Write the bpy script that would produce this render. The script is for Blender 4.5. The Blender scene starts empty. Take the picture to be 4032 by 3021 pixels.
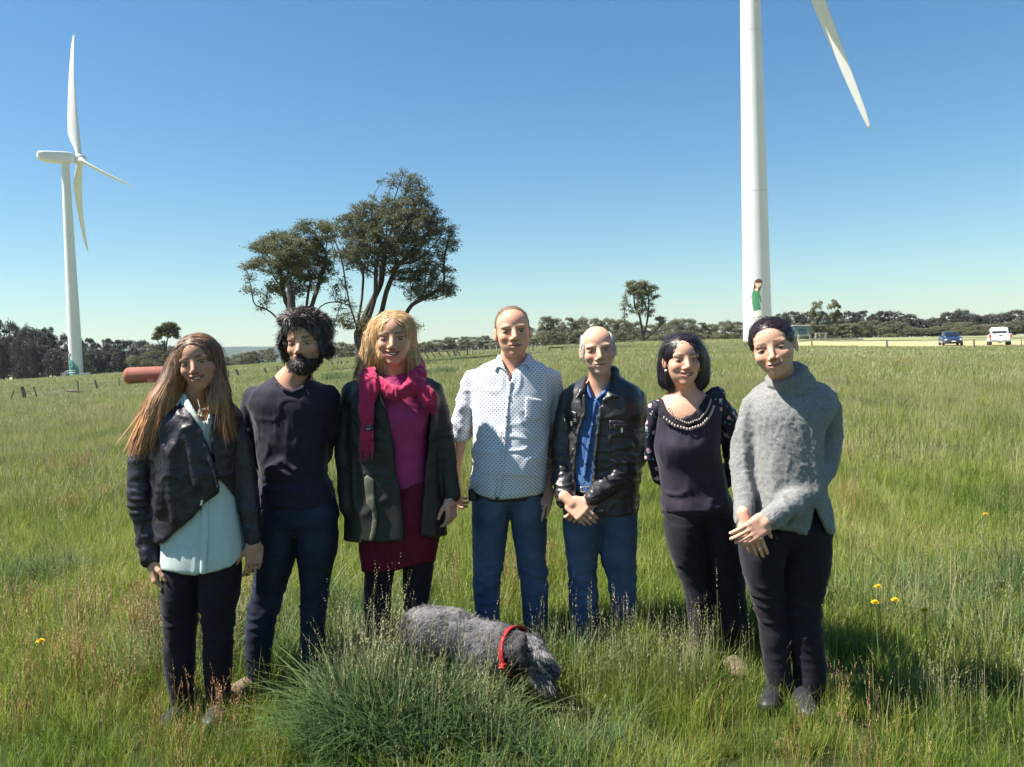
import bpy, math, random
import numpy as np
from math import radians
from mathutils import Vector, Matrix

rng = np.random.default_rng(7)
random.seed(7)
SC = bpy.context.scene
COL = SC.collection

# ------------------------------------------------------------------ camera
F, CU, CV = 3136.0, 2016.0, 1510.5           # focal length and centre in photograph pixels (28 mm lens on 4032 px)
PITCH, ROLL, EYE = radians(2.13), radians(1.9), 1.55
cam_d = bpy.data.cameras.new('camera')
cam = bpy.data.objects.new('camera', cam_d)
COL.objects.link(cam)
cam_d.sensor_width = 36.0
cam_d.lens = 28.0
cam_d.clip_start, cam_d.clip_end = 0.1, 30000
cam.location = (0, 0, EYE)
CMAT = Matrix.Rotation(radians(90) - PITCH, 3, 'X') @ Matrix.Rotation(-ROLL, 3, 'Z')
cam.rotation_euler = CMAT.to_euler()
SC.camera = cam

# ------------------------------------------------------------------ sky and sun
SUN_EL, SUN_AZ = radians(56), radians(-96)    # azimuth from the view axis, clockwise seen from above
SUN_DIR = np.array([math.cos(SUN_EL) * math.sin(SUN_AZ), math.cos(SUN_EL) * math.cos(SUN_AZ), math.sin(SUN_EL)])
world = bpy.data.worlds.new('World')
SC.world = world
world.use_nodes = True
wn, wl = world.node_tree.nodes, world.node_tree.links
bg = wn['Background']
sky = wn.new('ShaderNodeTexSky')
sky.sky_type = 'NISHITA'
sky.sun_disc = False
sky.sun_elevation = SUN_EL
sky.sun_rotation = SUN_AZ
sky.altitude = 1500
sky.air_density, sky.dust_density, sky.ozone_density = 1.5, 0.5, 3.0
hs = wn.new('ShaderNodeHueSaturation')
hs.inputs['Saturation'].default_value = 1.2
wl.new(sky.outputs['Color'], hs.inputs['Color'])
tint = wn.new('ShaderNodeMix'); tint.data_type = 'RGBA'; tint.blend_type = 'MULTIPLY'; tint.inputs[0].default_value = 1
tint.inputs[7].default_value = (0.84, 0.985, 1.02, 1)
wl.new(hs.outputs['Color'], tint.inputs[6])
wl.new(tint.outputs[2], bg.inputs['Color'])
bg.inputs['Strength'].default_value = 0.050
sun_d = bpy.data.lights.new('sun', 'SUN')
sun_d.energy = 4.9
sun_d.angle = radians(0.53)
sun_d.color = (1.0, 0.95, 0.86)
sun = bpy.data.objects.new('sun', sun_d)
COL.objects.link(sun)
sun.rotation_euler = Vector(SUN_DIR).to_track_quat('Z', 'Y').to_euler()
SC.view_settings.view_transform = 'Standard'
SC.view_settings.look = 'None'
SC.view_settings.exposure = 1.42
SC.view_settings.gamma = 1.0
SC.view_settings.use_curve_mapping = False
SC.render.engine = 'CYCLES'
cy = SC.cycles
cy.use_denoising = True
try:
    cy.denoiser = 'OPENIMAGEDENOISE'
    cy.denoising_input_passes = 'RGB_ALBEDO_NORMAL'
    cy.denoising_prefilter = 'ACCURATE'
except Exception:
    pass
cy.max_bounces = 6
cy.diffuse_bounces = 2
cy.glossy_bounces = 2
cy.transmission_bounces = 3
cy.transparent_max_bounces = 4
cy.volume_bounces = 0
cy.use_adaptive_sampling = True
cy.adaptive_threshold = 0.02
cy.caustics_reflective = cy.caustics_refractive = False

# ------------------------------------------------------------------ photograph pixel -> place
CR = np.array(CMAT)
CP = np.array([0, 0, EYE])

def ray(u, v):
    return CR @ np.array([(u - CU) / F, -(v - CV) / F, -1.0])

def P(u, v, d):
    r = ray(u, v)
    return CP + r * (d / r[1])

def project(X, Y, Z):
    x, y, z = X - CP[0], Y - CP[1], Z - CP[2]
    a = CR[0, 0] * x + CR[1, 0] * y + CR[2, 0] * z
    b = CR[0, 1] * x + CR[1, 1] * y + CR[2, 1] * z
    c = -(CR[0, 2] * x + CR[1, 2] * y + CR[2, 2] * z)
    return CU + F * a / c, CV - F * b / c

# ------------------------------------------------------------------ object helpers
def tag(o, label=None, cat=None, group=None, kind=None):
    if label: o['label'] = label
    if cat: o['category'] = cat
    if group: o['group'] = group
    if kind: o['kind'] = kind
    return o

def empty(name, loc, label, cat, group=None, rz=0.0):
    o = bpy.data.objects.new(name, None)
    o.empty_display_size = 0.2
    o.location = loc
    o.rotation_euler = (0, 0, rz)
    COL.objects.link(o)
    return tag(o, label, cat, group)

def mkmesh(name, V, faces, smooth=True, cols=None, mats=None, midx=None):
    V = np.asarray(V, np.float32).reshape(-1, 3)
    if not isinstance(faces, (list, tuple)) or (len(faces) and np.ndim(faces[0]) == 1): faces = [faces]
    faces = [np.asarray(f, np.int32) for f in faces if len(f)]
    me = bpy.data.meshes.new(name)
    me.vertices.add(len(V))
    me.vertices.foreach_set('co', V.ravel())
    if faces:
        loops = np.concatenate([f.ravel() for f in faces])
        tot = np.concatenate([np.full(len(f), f.shape[1], np.int32) for f in faces])
        st = np.concatenate([[0], np.cumsum(tot)[:-1]]).astype(np.int32)
        me.loops.add(len(loops))
        me.loops.foreach_set('vertex_index', loops)
        me.polygons.add(len(tot))
        me.polygons.foreach_set('loop_start', st)
        me.polygons.foreach_set('loop_total', tot)
        me.polygons.foreach_set('use_smooth', np.full(len(tot), smooth, bool))
        if midx is not None:
            me.polygons.foreach_set('material_index', np.asarray(midx, np.int32))
    if cols is not None:
        at = me.attributes.new('Col', 'FLOAT_COLOR', 'POINT')
        c = np.ones((len(V), 4), np.float32)
        c[:, :3] = cols
        at.data.foreach_set('color', c.ravel())
    for m in (mats or []):
        me.materials.append(m)
    me.update(calc_edges=True)
    return me

def link(name, me, parent=None, loc=(0, 0, 0)):
    o = bpy.data.objects.new(name, me)
    o.location = loc
    if parent is not None: o.parent = parent
    COL.objects.link(o)
    return o

def mk(name, V, faces, mat, parent=None, origin=None, smooth=True, cols=None):
    V = np.asarray(V, float)
    if origin is not None: V = V - np.asarray(origin)
    me = mkmesh(name, V, faces, smooth, cols, mat if isinstance(mat, list) else [mat])
    return link(name, me, parent)

class MB:
    """collects shapes into one mesh"""
    def __init__(s): s.V, s.Q, s.T, s.n = [], [], [], 0
    def add(s, V, Q=None, T=None):
        V = np.asarray(V, float).reshape(-1, 3)
        s.V.append(V)
        if Q is not None and len(Q): s.Q.append(np.asarray(Q) + s.n)
        if T is not None and len(T): s.T.append(np.asarray(T) + s.n)
        s.n += len(V)
    def box(s, c, size, R=None):
        h = np.asarray(size, float) / 2
        v = np.array([[x, y, z] for x in (-1, 1) for y in (-1, 1) for z in (-1, 1)]) * h
        if R is not None: v = v @ np.asarray(R).T
        s.add(v + np.asarray(c, float), [[0, 1, 3, 2], [4, 6, 7, 5], [0, 4, 5, 1], [2, 3, 7, 6], [0, 2, 6, 4], [1, 5, 7, 3]])
    def bar(s, a, b, w, h=None):
        a, b = np.asarray(a, float), np.asarray(b, float)
        d = b - a; L = np.linalg.norm(d)
        s.box((a + b) / 2, (w, h or w, L), frame(d))
    def tube(s, pts, rad, n=6, cap=True):
        pts = np.asarray(pts, float); m = len(pts)
        rad = np.broadcast_to(np.asarray(rad, float), (m,))
        tan = np.gradient(pts, axis=0)
        R = frame(tan[0]); x = R[:, 0]
        ang = np.arange(n) * 2 * math.pi / n
        V = []
        for i in range(m):
            t = tan[i] / (np.linalg.norm(tan[i]) + 1e-9)
            x = x - t * (x @ t); x /= np.linalg.norm(x) + 1e-9
            y = np.cross(t, x)
            V.append(pts[i] + rad[i] * (np.cos(ang)[:, None] * x + np.sin(ang)[:, None] * y))
        Q = [[i * n + j, i * n + (j + 1) % n, (i + 1) * n + (j + 1) % n, (i + 1) * n + j] for i in range(m - 1) for j in range(n)]
        V = np.concatenate(V); T = []
        if cap:
            V = np.vstack([V, pts[0], pts[-1]]); a, b = m * n, m * n + 1
            T = [[a, (j + 1) % n, j] for j in range(n)] + [[b, (m - 1) * n + j, (m - 1) * n + (j + 1) % n] for j in range(n)]
        s.add(V, Q, T)
    def ball(s, c, r, n=10, m=7, R=None):
        r = np.broadcast_to(np.asarray(r, float), (3,))
        th = np.linspace(0, math.pi, m + 1)[1:-1]; ph = np.arange(n) * 2 * math.pi / n
        V = [[math.sin(t) * math.cos(p), math.sin(t) * math.sin(p), math.cos(t)] for t in th for p in ph] + [[0, 0, 1], [0, 0, -1]]
        V = np.array(V) * r
        if R is not None: V = V @ np.asarray(R).T
        k = len(th); N = k * n
        Q = [[i * n + j, (i + 1) * n + j, (i + 1) * n + (j + 1) % n, i * n + (j + 1) % n] for i in range(k - 1) for j in range(n)]
        T = [[N, j, (j + 1) % n] for j in range(n)] + [[N + 1, (k - 1) * n + (j + 1) % n, (k - 1) * n + j] for j in range(n)]
        s.add(V + np.asarray(c, float), Q, T)
    def prism(s, poly, y0, y1):
        """closed outline in x,z pushed along y"""
        p = np.asarray(poly, float); n = len(p)
        V = np.vstack([np.c_[p[:, 0], np.full(n, y0), p[:, 1]], np.c_[p[:, 0], np.full(n, y1), p[:, 1]]])
        Q = [[i, (i + 1) % n, n + (i + 1) % n, n + i] for i in range(n)]
        s.add(V, Q, None)
        c0, c1 = V[:n].mean(0), V[n:].mean(0)
        s.add(np.vstack([V, c0, c1]), None, [[2 * n, (i + 1) % n, i] for i in range(n)] + [[2 * n + 1, n + i, n + (i + 1) % n] for i in range(n)])
    def build(s, name, mat, parent=None, origin=None, smooth=False, cols=None):
        f = []
        if s.Q: f.append(np.concatenate(s.Q))
        if s.T: f.append(np.concatenate(s.T))
        return mk(name, np.concatenate(s.V), f, mat, parent, origin, smooth, cols)
    def mesh(s, name, mats, smooth=False):
        f = []
        if s.Q: f.append(np.concatenate(s.Q))
        if s.T: f.append(np.concatenate(s.T))
        return mkmesh(name, np.concatenate(s.V), f, smooth, None, mats)

def frame(d):
    d = np.asarray(d, float); d = d / (np.linalg.norm(d) + 1e-12)
    a = np.array([0, 0, 1.0]) if abs(d[2]) < 0.9 else np.array([0, 1.0, 0])
    x = np.cross(a, d); x /= np.linalg.norm(x)
    return np.stack([x, np.cross(d, x), d], 1)

def rotz(a): c, s = math.cos(a), math.sin(a); return np.array([[c, -s, 0], [s, c, 0], [0, 0, 1.0]])
def roty(a): c, s = math.cos(a), math.sin(a); return np.array([[c, 0, s], [0, 1.0, 0], [-s, 0, c]])
def rotx(a): c, s = math.cos(a), math.sin(a); return np.array([[1.0, 0, 0], [0, c, -s], [0, s, c]])

# value noise for shapes
_LAT = np.random.default_rng(3).random((32, 32, 32)).astype(np.float32) * 2 - 1
def vnoise(p):
    p = np.asarray(p, np.float32); i = np.floor(p).astype(int); f = p - i
    f = f * f * (3 - 2 * f); i0 = i % 32; i1 = (i + 1) % 32
    x0, y0, z0 = i0[..., 0], i0[..., 1], i0[..., 2]; x1, y1, z1 = i1[..., 0], i1[..., 1], i1[..., 2]
    fx, fy, fz = f[..., 0], f[..., 1], f[..., 2]
    a = _LAT[x0, y0, z0] * (1 - fx) + _LAT[x1, y0, z0] * fx
    b = _LAT[x0, y1, z0] * (1 - fx) + _LAT[x1, y1, z0] * fx
    c = _LAT[x0, y0, z1] * (1 - fx) + _LAT[x1, y0, z1] * fx
    d = _LAT[x0, y1, z1] * (1 - fx) + _LAT[x1, y1, z1] * fx
    a = a * (1 - fy) + b * fy; c = c * (1 - fy) + d * fy
    return a * (1 - fz) + c * fz
def fbm(p, o=3):
    s = 0; a = 1.0
    for k in range(o):
        s = s + a * vnoise(p * 2 ** k + 7.3 * k); a *= 0.5
    return s

# ------------------------------------------------------------------ materials
def lin(r, g, b):
    f = lambda c: (c / 12.92 if c <= 0.04045 else ((c + 0.055) / 1.055) ** 2.4)
    return (f(r / 255), f(g / 255), f(b / 255))

def M(name, col, rough=0.8, spec=0.3, col2=None, nscale=8.0, ndetail=4.0, coord='Object', bump=0.0, bscale=60.0, bdist=0.01,
      metal=0.0, sub=0.0, attr=False, transl=0.0, coat=0.0, sheen=0.0, rnd=0.0, stretch=None, contrast=(0.35, 0.65)):
    m = bpy.data.materials.new(name); m.use_nodes = True
    nt = m.node_tree; N, L = nt.nodes, nt.links
    b = N['Principled BSDF']
    b.inputs['Roughness'].default_value = rough
    b.inputs['Specular IOR Level'].default_value = spec
    b.inputs['Metallic'].default_value = metal
    if coat:
        b.inputs['Coat Weight'].default_value = coat; b.inputs['Coat Roughness'].default_value = 0.08
    if sheen:
        b.inputs['Sheen Weight'].default_value = sheen; b.inputs['Sheen Roughness'].default_value = 0.4
    if sub:
        b.inputs['Subsurface Weight'].default_value = sub
        b.inputs['Subsurface Radius'].default_value = (1.0, 0.35, 0.2)
        b.inputs['Subsurface Scale'].default_value = 0.008
    tc = N.new('ShaderNodeTexCoord')
    src = tc.outputs[coord]
    if coord == 'Position':
        pass
    if stretch:
        mp = N.new('ShaderNodeMapping'); mp.inputs['Scale'].default_value = stretch
        L.new(src, mp.inputs['Vector']); src = mp.outputs['Vector']
    out = None
    if attr:
        a = N.new('ShaderNodeAttribute'); a.attribute_name = 'Col'; out = a.outputs['Color']
    if col2 is not None:
        nz = N.new('ShaderNodeTexNoise'); nz.inputs['Scale'].default_value = nscale; nz.inputs['Detail'].default_value = ndetail
        L.new(src, nz.inputs['Vector'])
        mr = N.new('ShaderNodeMapRange'); mr.inputs[1].default_value, mr.inputs[2].default_value = contrast
        L.new(nz.outputs['Fac'], mr.inputs[0])
        mx = N.new('ShaderNodeMix'); mx.data_type = 'RGBA'
        mx.inputs[6].default_value = (*col, 1); mx.inputs[7].default_value = (*col2, 1)
        L.new(mr.outputs[0], mx.inputs[0])
        if out is not None:
            m2 = N.new('ShaderNodeMix'); m2.data_type = 'RGBA'; m2.blend_type = 'MULTIPLY'; m2.inputs[0].default_value = 1
            L.new(out, m2.inputs[6]); L.new(mx.outputs[2], m2.inputs[7]); out = m2.outputs[2]
        else: out = mx.outputs[2]
    if rnd:
        oi = N.new('ShaderNodeObjectInfo'); h = N.new('ShaderNodeHueSaturation')
        r1 = N.new('ShaderNodeMapRange'); r1.inputs[3].default_value = 1 - rnd; r1.inputs[4].default_value = 1 + rnd
        L.new(oi.outputs['Random'], r1.inputs[0]); L.new(r1.outputs[0], h.inputs['Value'])
        if out is None: h.inputs['Color'].default_value = (*col, 1)
        else: L.new(out, h.inputs['Color'])
        out = h.outputs['Color']
    if out is None: b.inputs['Base Color'].default_value = (*col, 1)
    else: L.new(out, b.inputs['Base Color'])
    if bump:
        nz = N.new('ShaderNodeTexNoise'); nz.inputs['Scale'].default_value = bscale; nz.inputs['Detail'].default_value = 3
        L.new(src, nz.inputs['Vector'])
        bp = N.new('ShaderNodeBump'); bp.inputs['Strength'].default_value = bump; bp.inputs['Distance'].default_value = bdist
        L.new(nz.outputs['Fac'], bp.inputs['Height']); L.new(bp.outputs['Normal'], b.inputs['Normal'])
    if transl:
        t = N.new('ShaderNodeBsdfTranslucent'); ms = N.new('ShaderNodeMixShader'); ms.inputs[0].default_value = transl
        if out is None: t.inputs['Color'].default_value = (*col, 1)
        else: L.new(out, t.inputs['Color'])
        L.new(b.outputs[0], ms.inputs[1]); L.new(t.outputs[0], ms.inputs[2])
        L.new(ms.outputs[0], N['Material Output'].inputs['Surface'])
    return m
# ================================================================== TERRAIN
_TU = np.array([-900, 0, 506, 1000, 1280, 1500, 1900, 2300, 2800, 3200, 3600, 3950, 4900.])
_TE = np.array([-60, -44, -26, -13, 0, 3, 10, 22, 21, 19, 14, 8, 4.])
_TD = np.array([230, 230, 230, 210, 190, 170, 120, 130, 140, 150, 150, 150, 150.])
_TP = np.array([1, 1, 1, 1, 1, 1, 1, 1, 1, .95, 1.25, 1.5, 1.5])
_uu = np.linspace(-900, 4900, 400)
def _sm(a):
    y = np.interp(_uu, _TU, a); k = np.hanning(41); k /= k.sum()
    return np.convolve(np.pad(y, 20, 'edge'), k, 'valid')
_SE, _SD, _SP = _sm(_TE), _sm(_TD), _sm(_TP)

def terr(x, y):
    x = np.asarray(x, float); y = np.asarray(y, float)
    r = np.maximum(y, 0.0)
    u = np.clip(CU + F * x / np.maximum(y, 0.05 + 0.5 * np.abs(x)), -900, 4900)
    e, D, p = np.interp(u, _uu, _SE), np.interp(u, _uu, _SD), np.interp(u, _uu, _SP)
    zf = EYE + e * D / F
    z = zf * np.minimum(r / D, 1) ** p
    rr = np.minimum(r, 700)
    z = np.where(r > D, EYE + e * rr / F, z)
    w = np.clip((r - 8) / 20, 0, 1)
    return z + w * 0.05 * vnoise(np.stack([x * .12, y * .12, x * 0], -1))

def at(u, d, dz=0.0):
    p = P(u, 1394 + (2016 - u) * 0.0332, d)
    return np.array([p[0], d, float(terr(p[0], d)) + dz])

_r = np.concatenate([[0], np.geomspace(0.8, 9000, 150)])
_fr = np.radians(np.linspace(-42, 42, 169)); _bk = np.radians(np.linspace(46, 314, 48))
_a = np.concatenate([_fr, _bk]); na = len(_a)
_X = _r[:, None] * np.sin(_a)[None]; _Y = _r[:, None] * np.cos(_a)[None]
_Z = terr(_X, _Y)
_i = np.arange(len(_r) - 1)[:, None] * na; _j = np.arange(na)[None]; _j2 = (np.arange(na)[None] + 1) % na
_q = np.stack([_i + _j, _i + _j2, _i + na + _j2, _i + na + _j], -1).reshape(-1, 4)[:, ::-1]

def ground_mat():
    m = M('ground soil and turf', (0.05, 0.07, 0.02), 0.95, 0.1)
    N, L = m.node_tree.nodes, m.node_tree.links
    g = N.new('ShaderNodeNewGeometry')
    def noise(sc, det=4):
        n = N.new('ShaderNodeTexNoise'); n.inputs['Scale'].default_value = sc; n.inputs['Detail'].default_value = det
        L.new(g.outputs['Position'], n.inputs['Vector']); return n.outputs['Fac']
    def ramp(f, stops):
        r = N.new('ShaderNodeValToRGB'); e = r.color_ramp.elements
        while len(e) < len(stops): e.new(0.5)
        for k, (p, c) in enumerate(stops): e[k].position = p; e[k].color = (*c, 1)
        L.new(f, r.inputs[0]); return r.outputs[0]
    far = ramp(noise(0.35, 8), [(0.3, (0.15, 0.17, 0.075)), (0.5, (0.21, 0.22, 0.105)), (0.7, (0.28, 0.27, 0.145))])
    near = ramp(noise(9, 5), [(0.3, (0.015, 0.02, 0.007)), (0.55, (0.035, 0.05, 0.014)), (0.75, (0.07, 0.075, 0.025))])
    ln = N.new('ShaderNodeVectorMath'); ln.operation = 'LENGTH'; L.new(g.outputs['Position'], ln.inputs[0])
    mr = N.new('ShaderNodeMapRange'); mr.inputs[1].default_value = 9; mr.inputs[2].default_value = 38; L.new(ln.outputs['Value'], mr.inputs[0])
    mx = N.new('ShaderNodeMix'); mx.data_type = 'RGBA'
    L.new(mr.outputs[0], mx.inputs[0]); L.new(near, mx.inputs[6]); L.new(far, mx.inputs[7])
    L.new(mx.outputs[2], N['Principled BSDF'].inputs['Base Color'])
    return m
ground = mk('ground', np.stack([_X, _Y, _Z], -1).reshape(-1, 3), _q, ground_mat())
tag(ground, 'grassy paddock ground rolling back to the far tree line', 'ground', kind='structure')

# dry track and yard where the vehicles stand
tu = np.linspace(3020, 4500, 60); tr = np.linspace(0, 1, 14)
V = []
for k in tr:
    for u in tu:
        near = np.interp(u, [3020, 3130, 3400, 3900, 4500], [96, 74, 73, 72.5, 74]) + 1.2 * math.sin(u * .02) + .6 * math.sin(u * .071)
        d = near + k * np.interp(u, [3020, 3200, 3500, 4500], [6, 40, 30, 26])
        V.append(at(u, d, 0.04))
V = np.array(V); n = len(tu)
q = [[a * n + b, a * n + b + 1, (a + 1) * n + b + 1, (a + 1) * n + b] for a in range(len(tr) - 1) for b in range(n - 1)]
tag(mk('dirt_track', V, q, M('dry straw track', (0.40, 0.33, 0.19), 0.95, 0.1, (0.27, 0.25, 0.12), 0.6, 8, contrast=(0.4, 0.62))),
    'dry straw coloured track across the paddock where the vehicles stand', 'track', kind='structure')

# far hills
def hill(u0, u1, d, prof, nm, seed):
    us = np.linspace(u0, u1, 90); V = []
    for k in range(9):
        t = k / 8
        for u in us:
            p = P(u, 1394 + (2016 - u) * 0.0332, d + 1500 * t)
            h = np.interp(u, *prof) / F * d + 4 * fbm(np.array([u * .012, seed, t * 3]), 3) * 1.5
            V.append([p[0], p[1], EYE - 20 + (h + 20) * math.sin(t * math.pi / 2)])
    n = len(us)
    q = [[a * n + b, a * n + b + 1, (a + 1) * n + b + 1, (a + 1) * n + b] for a in range(8) for b in range(n - 1)]
    o = mk(nm, V, q, M('forested hill', (0.035, 0.05, 0.028), 1.0, 0.0, (0.06, 0.075, 0.04), 0.02, 8, bump=1.0, bscale=0.05, bdist=15))
    tag(o, 'blue hazy forested ridge low on the horizon behind the trees', 'hill', kind='structure')
hill(-900, 2600, 4200, ([-900, 200, 500, 700, 830, 930, 1040, 1300, 1500, 1620, 1700, 1780, 1900, 2600],
                        [60, 78, 88, 60, 84, 88, 80, 62, 52, 55, 66, 58, 40, 10]), 'hills', 1.0)

# ================================================================== TURBINES
M_TUR = M('white turbine paint', (0.62, 0.63, 0.635), 0.38, 0.4, (0.585, 0.595, 0.60), 0.35, 3)
M_TURD = M('grey turbine joint', (0.5, 0.5, 0.5), 0.5, 0.4)
M_STEEL = M('galvanised steel', (0.42, 0.43, 0.44), 0.45, 0.5, metal=0.6)
M_CONC = M('pale concrete', (0.42, 0.41, 0.38), 0.9, 0.2, (0.34, 0.33, 0.30), 3.0)
M_PURP = {k: M('mural paint ' + k, c, 0.5, 0.3) for k, c in {
    'green': (0.07, 0.24, 0.12), 'pale green': (0.16, 0.38, 0.17), 'dark green': (0.03, 0.12, 0.08), 'brown hair': (0.14, 0.05, 0.05), 'skin': (0.72, 0.58, 0.40),
    'cream': (0.72, 0.70, 0.60), 'grey': (0.27, 0.26, 0.25), 'trunk': (0.33, 0.25, 0.20), 'teal': (0.10, 0.30, 0.28), 'navy': (0.03, 0.06, 0.18), 'slate': (0.40, 0.46, 0.48), 'maroon': (0.16, 0.06, 0.07)}.items()}

def tower_r(z): return np.interp(z, [0, 20, 67], [2.02, 1.80, 1.15])

def painted(parent, name, poly, mat, az, z0, lift):
    """flat painted shape laid round the tower: poly in metres (across, up)"""
    poly = np.asarray(poly, float)
    pts = []
    n = len(poly)
    for i in range(n):
        a, b = poly[i], poly[(i + 1) % n]
        k = max(1, int(np.linalg.norm(b - a) / 0.25))
        for t in range(k): pts.append(a + (b - a) * t / k)
    pts = np.array(pts)
    from mathutils.geometry import delaunay_2d_cdt
    lo, hi = pts.min(0), pts.max(0)
    gx, gz = np.meshgrid(np.arange(lo[0], hi[0], .25), np.arange(lo[1], hi[1], .6))
    extra = np.c_[gx.ravel(), gz.ravel()]
    allp = np.vstack([pts, extra])
    r = delaunay_2d_cdt([Vector(p) for p in allp], [], [list(range(len(pts)))], 1, 1e-4)
    v2 = np.array([list(p) for p in r[0]]); faces = [f for f in r[2] if len(f) == 3]
    z = z0 + v2[:, 1]; R = tower_r(z) + lift
    ang = az + v2[:, 0] / R
    V = np.c_[R * np.sin(ang), -R * np.cos(ang), z]
    return mk(name, V, np.array(faces), mat, parent)

def blade(parent, hubp, axis, phi, hz, L=41.0, pitch=0.0):
    """hubp hub centre, axis upwind direction, hz in-plane horizontal direction; phi angle in the rotor plane"""
    rad_d = hz * math.cos(phi) + np.cross(hz, axis) * 0
    up = np.cross(axis, hz); up = up if up[2] > 0 else -up
    rd = hz * math.cos(phi) + up * math.sin(phi)
    tg = np.cross(axis, rd)
    st = np.array([0.9, 2.2, 4, 6.5, 9, 13, 18, 24, 30, 35, 38.5, 40.4, 41.0]) * L / 41
    ch = np.array([1.85, 1.85, 2.2, 3.2, 3.7, 3.5, 3.0, 2.45, 1.9, 1.45, 1.05, .6, .14])
    th = np.array([1.85, 1.85, 1.55, 1.15, .9, .7, .52, .4, .29, .2, .14, .09, .04])
    tw = np.radians(np.array([22, 22, 21, 18, 14, 10, 7, 4, 2, 0.5, 0, 0, 0]) * (1 if pitch >= 0 else -1)) + pitch
    pre = 3.6 * (st / L) ** 2 + st * 0.03
    V = []; n = 14
    for s, c, t, w, p in zip(st, ch, th, tw, pre):
        cen = hubp + rd * s + axis * p
        d1 = tg * math.cos(w) + axis * math.sin(w); d2 = -tg * math.sin(w) + axis * math.cos(w)
        off = min(1, max(0, (s - 2) / 6)) * 0.22 * c
        for k in range(n):
            a = 2 * math.pi * k / n
            q = math.cos(a); taper = 1 - 0.35 * max(0, -q) * min(1, max(0, (s - 2) / 5))
            V.append(cen + d1 * (q * c / 2 - off) + d2 * (math.sin(a) * t / 2 * taper))
    m = len(st)
    q = [[i * n + j, i * n + (j + 1) % n, (i + 1) * n + (j + 1) % n, (i + 1) * n + j] for i in range(m - 1) for j in range(n)]
    V = np.vstack([V, V[-n:]]); 
    V = np.array(V); c = V[(m - 1) * n:m * n].mean(0)
    V = np.vstack([V[:m * n], c])
    return mk('blade', V, [np.array(q), np.array([[m * n, (m - 1) * n + j, (m - 1) * n + (j + 1) % n] for j in range(n)])], M_TUR, parent)

def turbine(u, d, axis_az, phi0, label, pitch):
    base = at(u, d)
    root = empty('wind_turbine', base, label, 'wind turbine', 'wind turbines in the paddock')
    zz = np.concatenate([[-0.5], np.linspace(0, 67, 30)]); n = 48; a = np.arange(n) * 2 * math.pi / n
    V = np.concatenate([np.c_[tower_r(z) * np.cos(a), tower_r(z) * np.sin(a), np.full(n, z)] for z in zz])
    q = [[i * n + j, i * n + (j + 1) % n, (i + 1) * n + (j + 1) % n, (i + 1) * n + j] for i in range(len(zz) - 1) for j in range(n)]
    tw = mk('tower', V, q, M_TUR, root)
    for z in (21.5, 44.0):
        b = MB()
        R = tower_r(z) + 0.012
        V = np.concatenate([np.c_[R * np.cos(a), R * np.sin(a), np.full(n, z + k)] for k in (-.06, .06)])
        b.add(V, [[j, (j + 1) % n, n + (j + 1) % n, n + j] for j in range(n)])
        b.build('joint_ring', M_TURD, tw, smooth=True)
    b = MB(); b.tube([[0, 0, -1.2], [0, 0, 0.12]], [4.2, 4.0], 40); b.build('foundation', M_CONC, root)
    ax = np.array([math.sin(axis_az), math.cos(axis_az), 0]); hz = np.array([ax[1], -ax[0], 0])
    tilt = radians(5); axt = ax * math.cos(tilt) + np.array([0, 0, math.sin(tilt)])
    zc = 68.6
    # nacelle: rounded box section lofted along the axis
    st = [(-7.6, .75, .55, .5), (-7.3, 1.25, 1.15, .3), (-5.5, 1.6, 1.6, .05), (-1, 1.75, 1.8, 0), (1.2, 1.7, 1.75, 0), (2.4, 1.35, 1.4, .05), (2.8, 1.1, 1.15, .08)]
    V = []; m = 24
    for s, w, h, dz in st:
        for k in range(m):
            t = 2 * math.pi * k / m; c_, s_ = math.cos(t), math.sin(t)
            x = abs(c_) ** .45 * np.sign(c_) * w; z = abs(s_) ** .45 * np.sign(s_) * h
            V.append(ax * s + hz * x + np.array([0, 0, zc + z + dz + s * math.sin(tilt) * 0.6]))
    q = [[i * m + j, i * m + (j + 1) % m, (i + 1) * m + (j + 1) % m, (i + 1) * m + j] for i in range(len(st) - 1) for j in range(m)]
    V = np.array(V); V = np.vstack([V, V[:m].mean(0), V[-m:].mean(0)])
    t = [[len(V) - 2, (j + 1) % m, j] for j in range(m)] + [[len(V) - 1, (len(st) - 1) * m + j, (len(st) - 1) * m + (j + 1) % m] for j in range(m)]
    nac = mk('nacelle', V, [np.array(q), np.array(t)], M_TUR, root)
    b = MB(); p0 = ax * -7.1 + np.array([0, 0, zc + 1.4]); b.tube([p0, p0 + np.array([0, 0, 2.3])], .05, 5); b.tube([p0 + [0, 0, 1.9] - hz * .5, p0 + [0, 0, 1.9] + hz * .5], .05, 5)
    b.build('wind_vane', M_STEEL, nac)
    hubp = ax * 4.1 + np.array([0, 0, zc + 0.1])
    b = MB()
    pr = [(-1.4, 1.15), (-1.0, 1.6), (0, 1.72), (.9, 1.5), (1.6, 1.0), (2.0, .45), (2.1, .02)]
    b.tube([hubp + axt * s for s, r in pr], [r for s, r in pr], 22)
    b.build('hub', M_TUR, root, smooth=True)
    for k in range(3): blade(root, hubp, axt, phi0 + k * 2 * math.pi / 3, hz, 41.0, pitch)
    return root

AX = radians(52)
tl = turbine(300, 252, AX, radians(-22), 'whole wind turbine on the left behind the woods with three blades and nacelle showing', radians(40))
trr = turbine(2984, 115, AX, radians(-75), 'near wind turbine on the right with a painted girl on its tower', radians(20))
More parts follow.
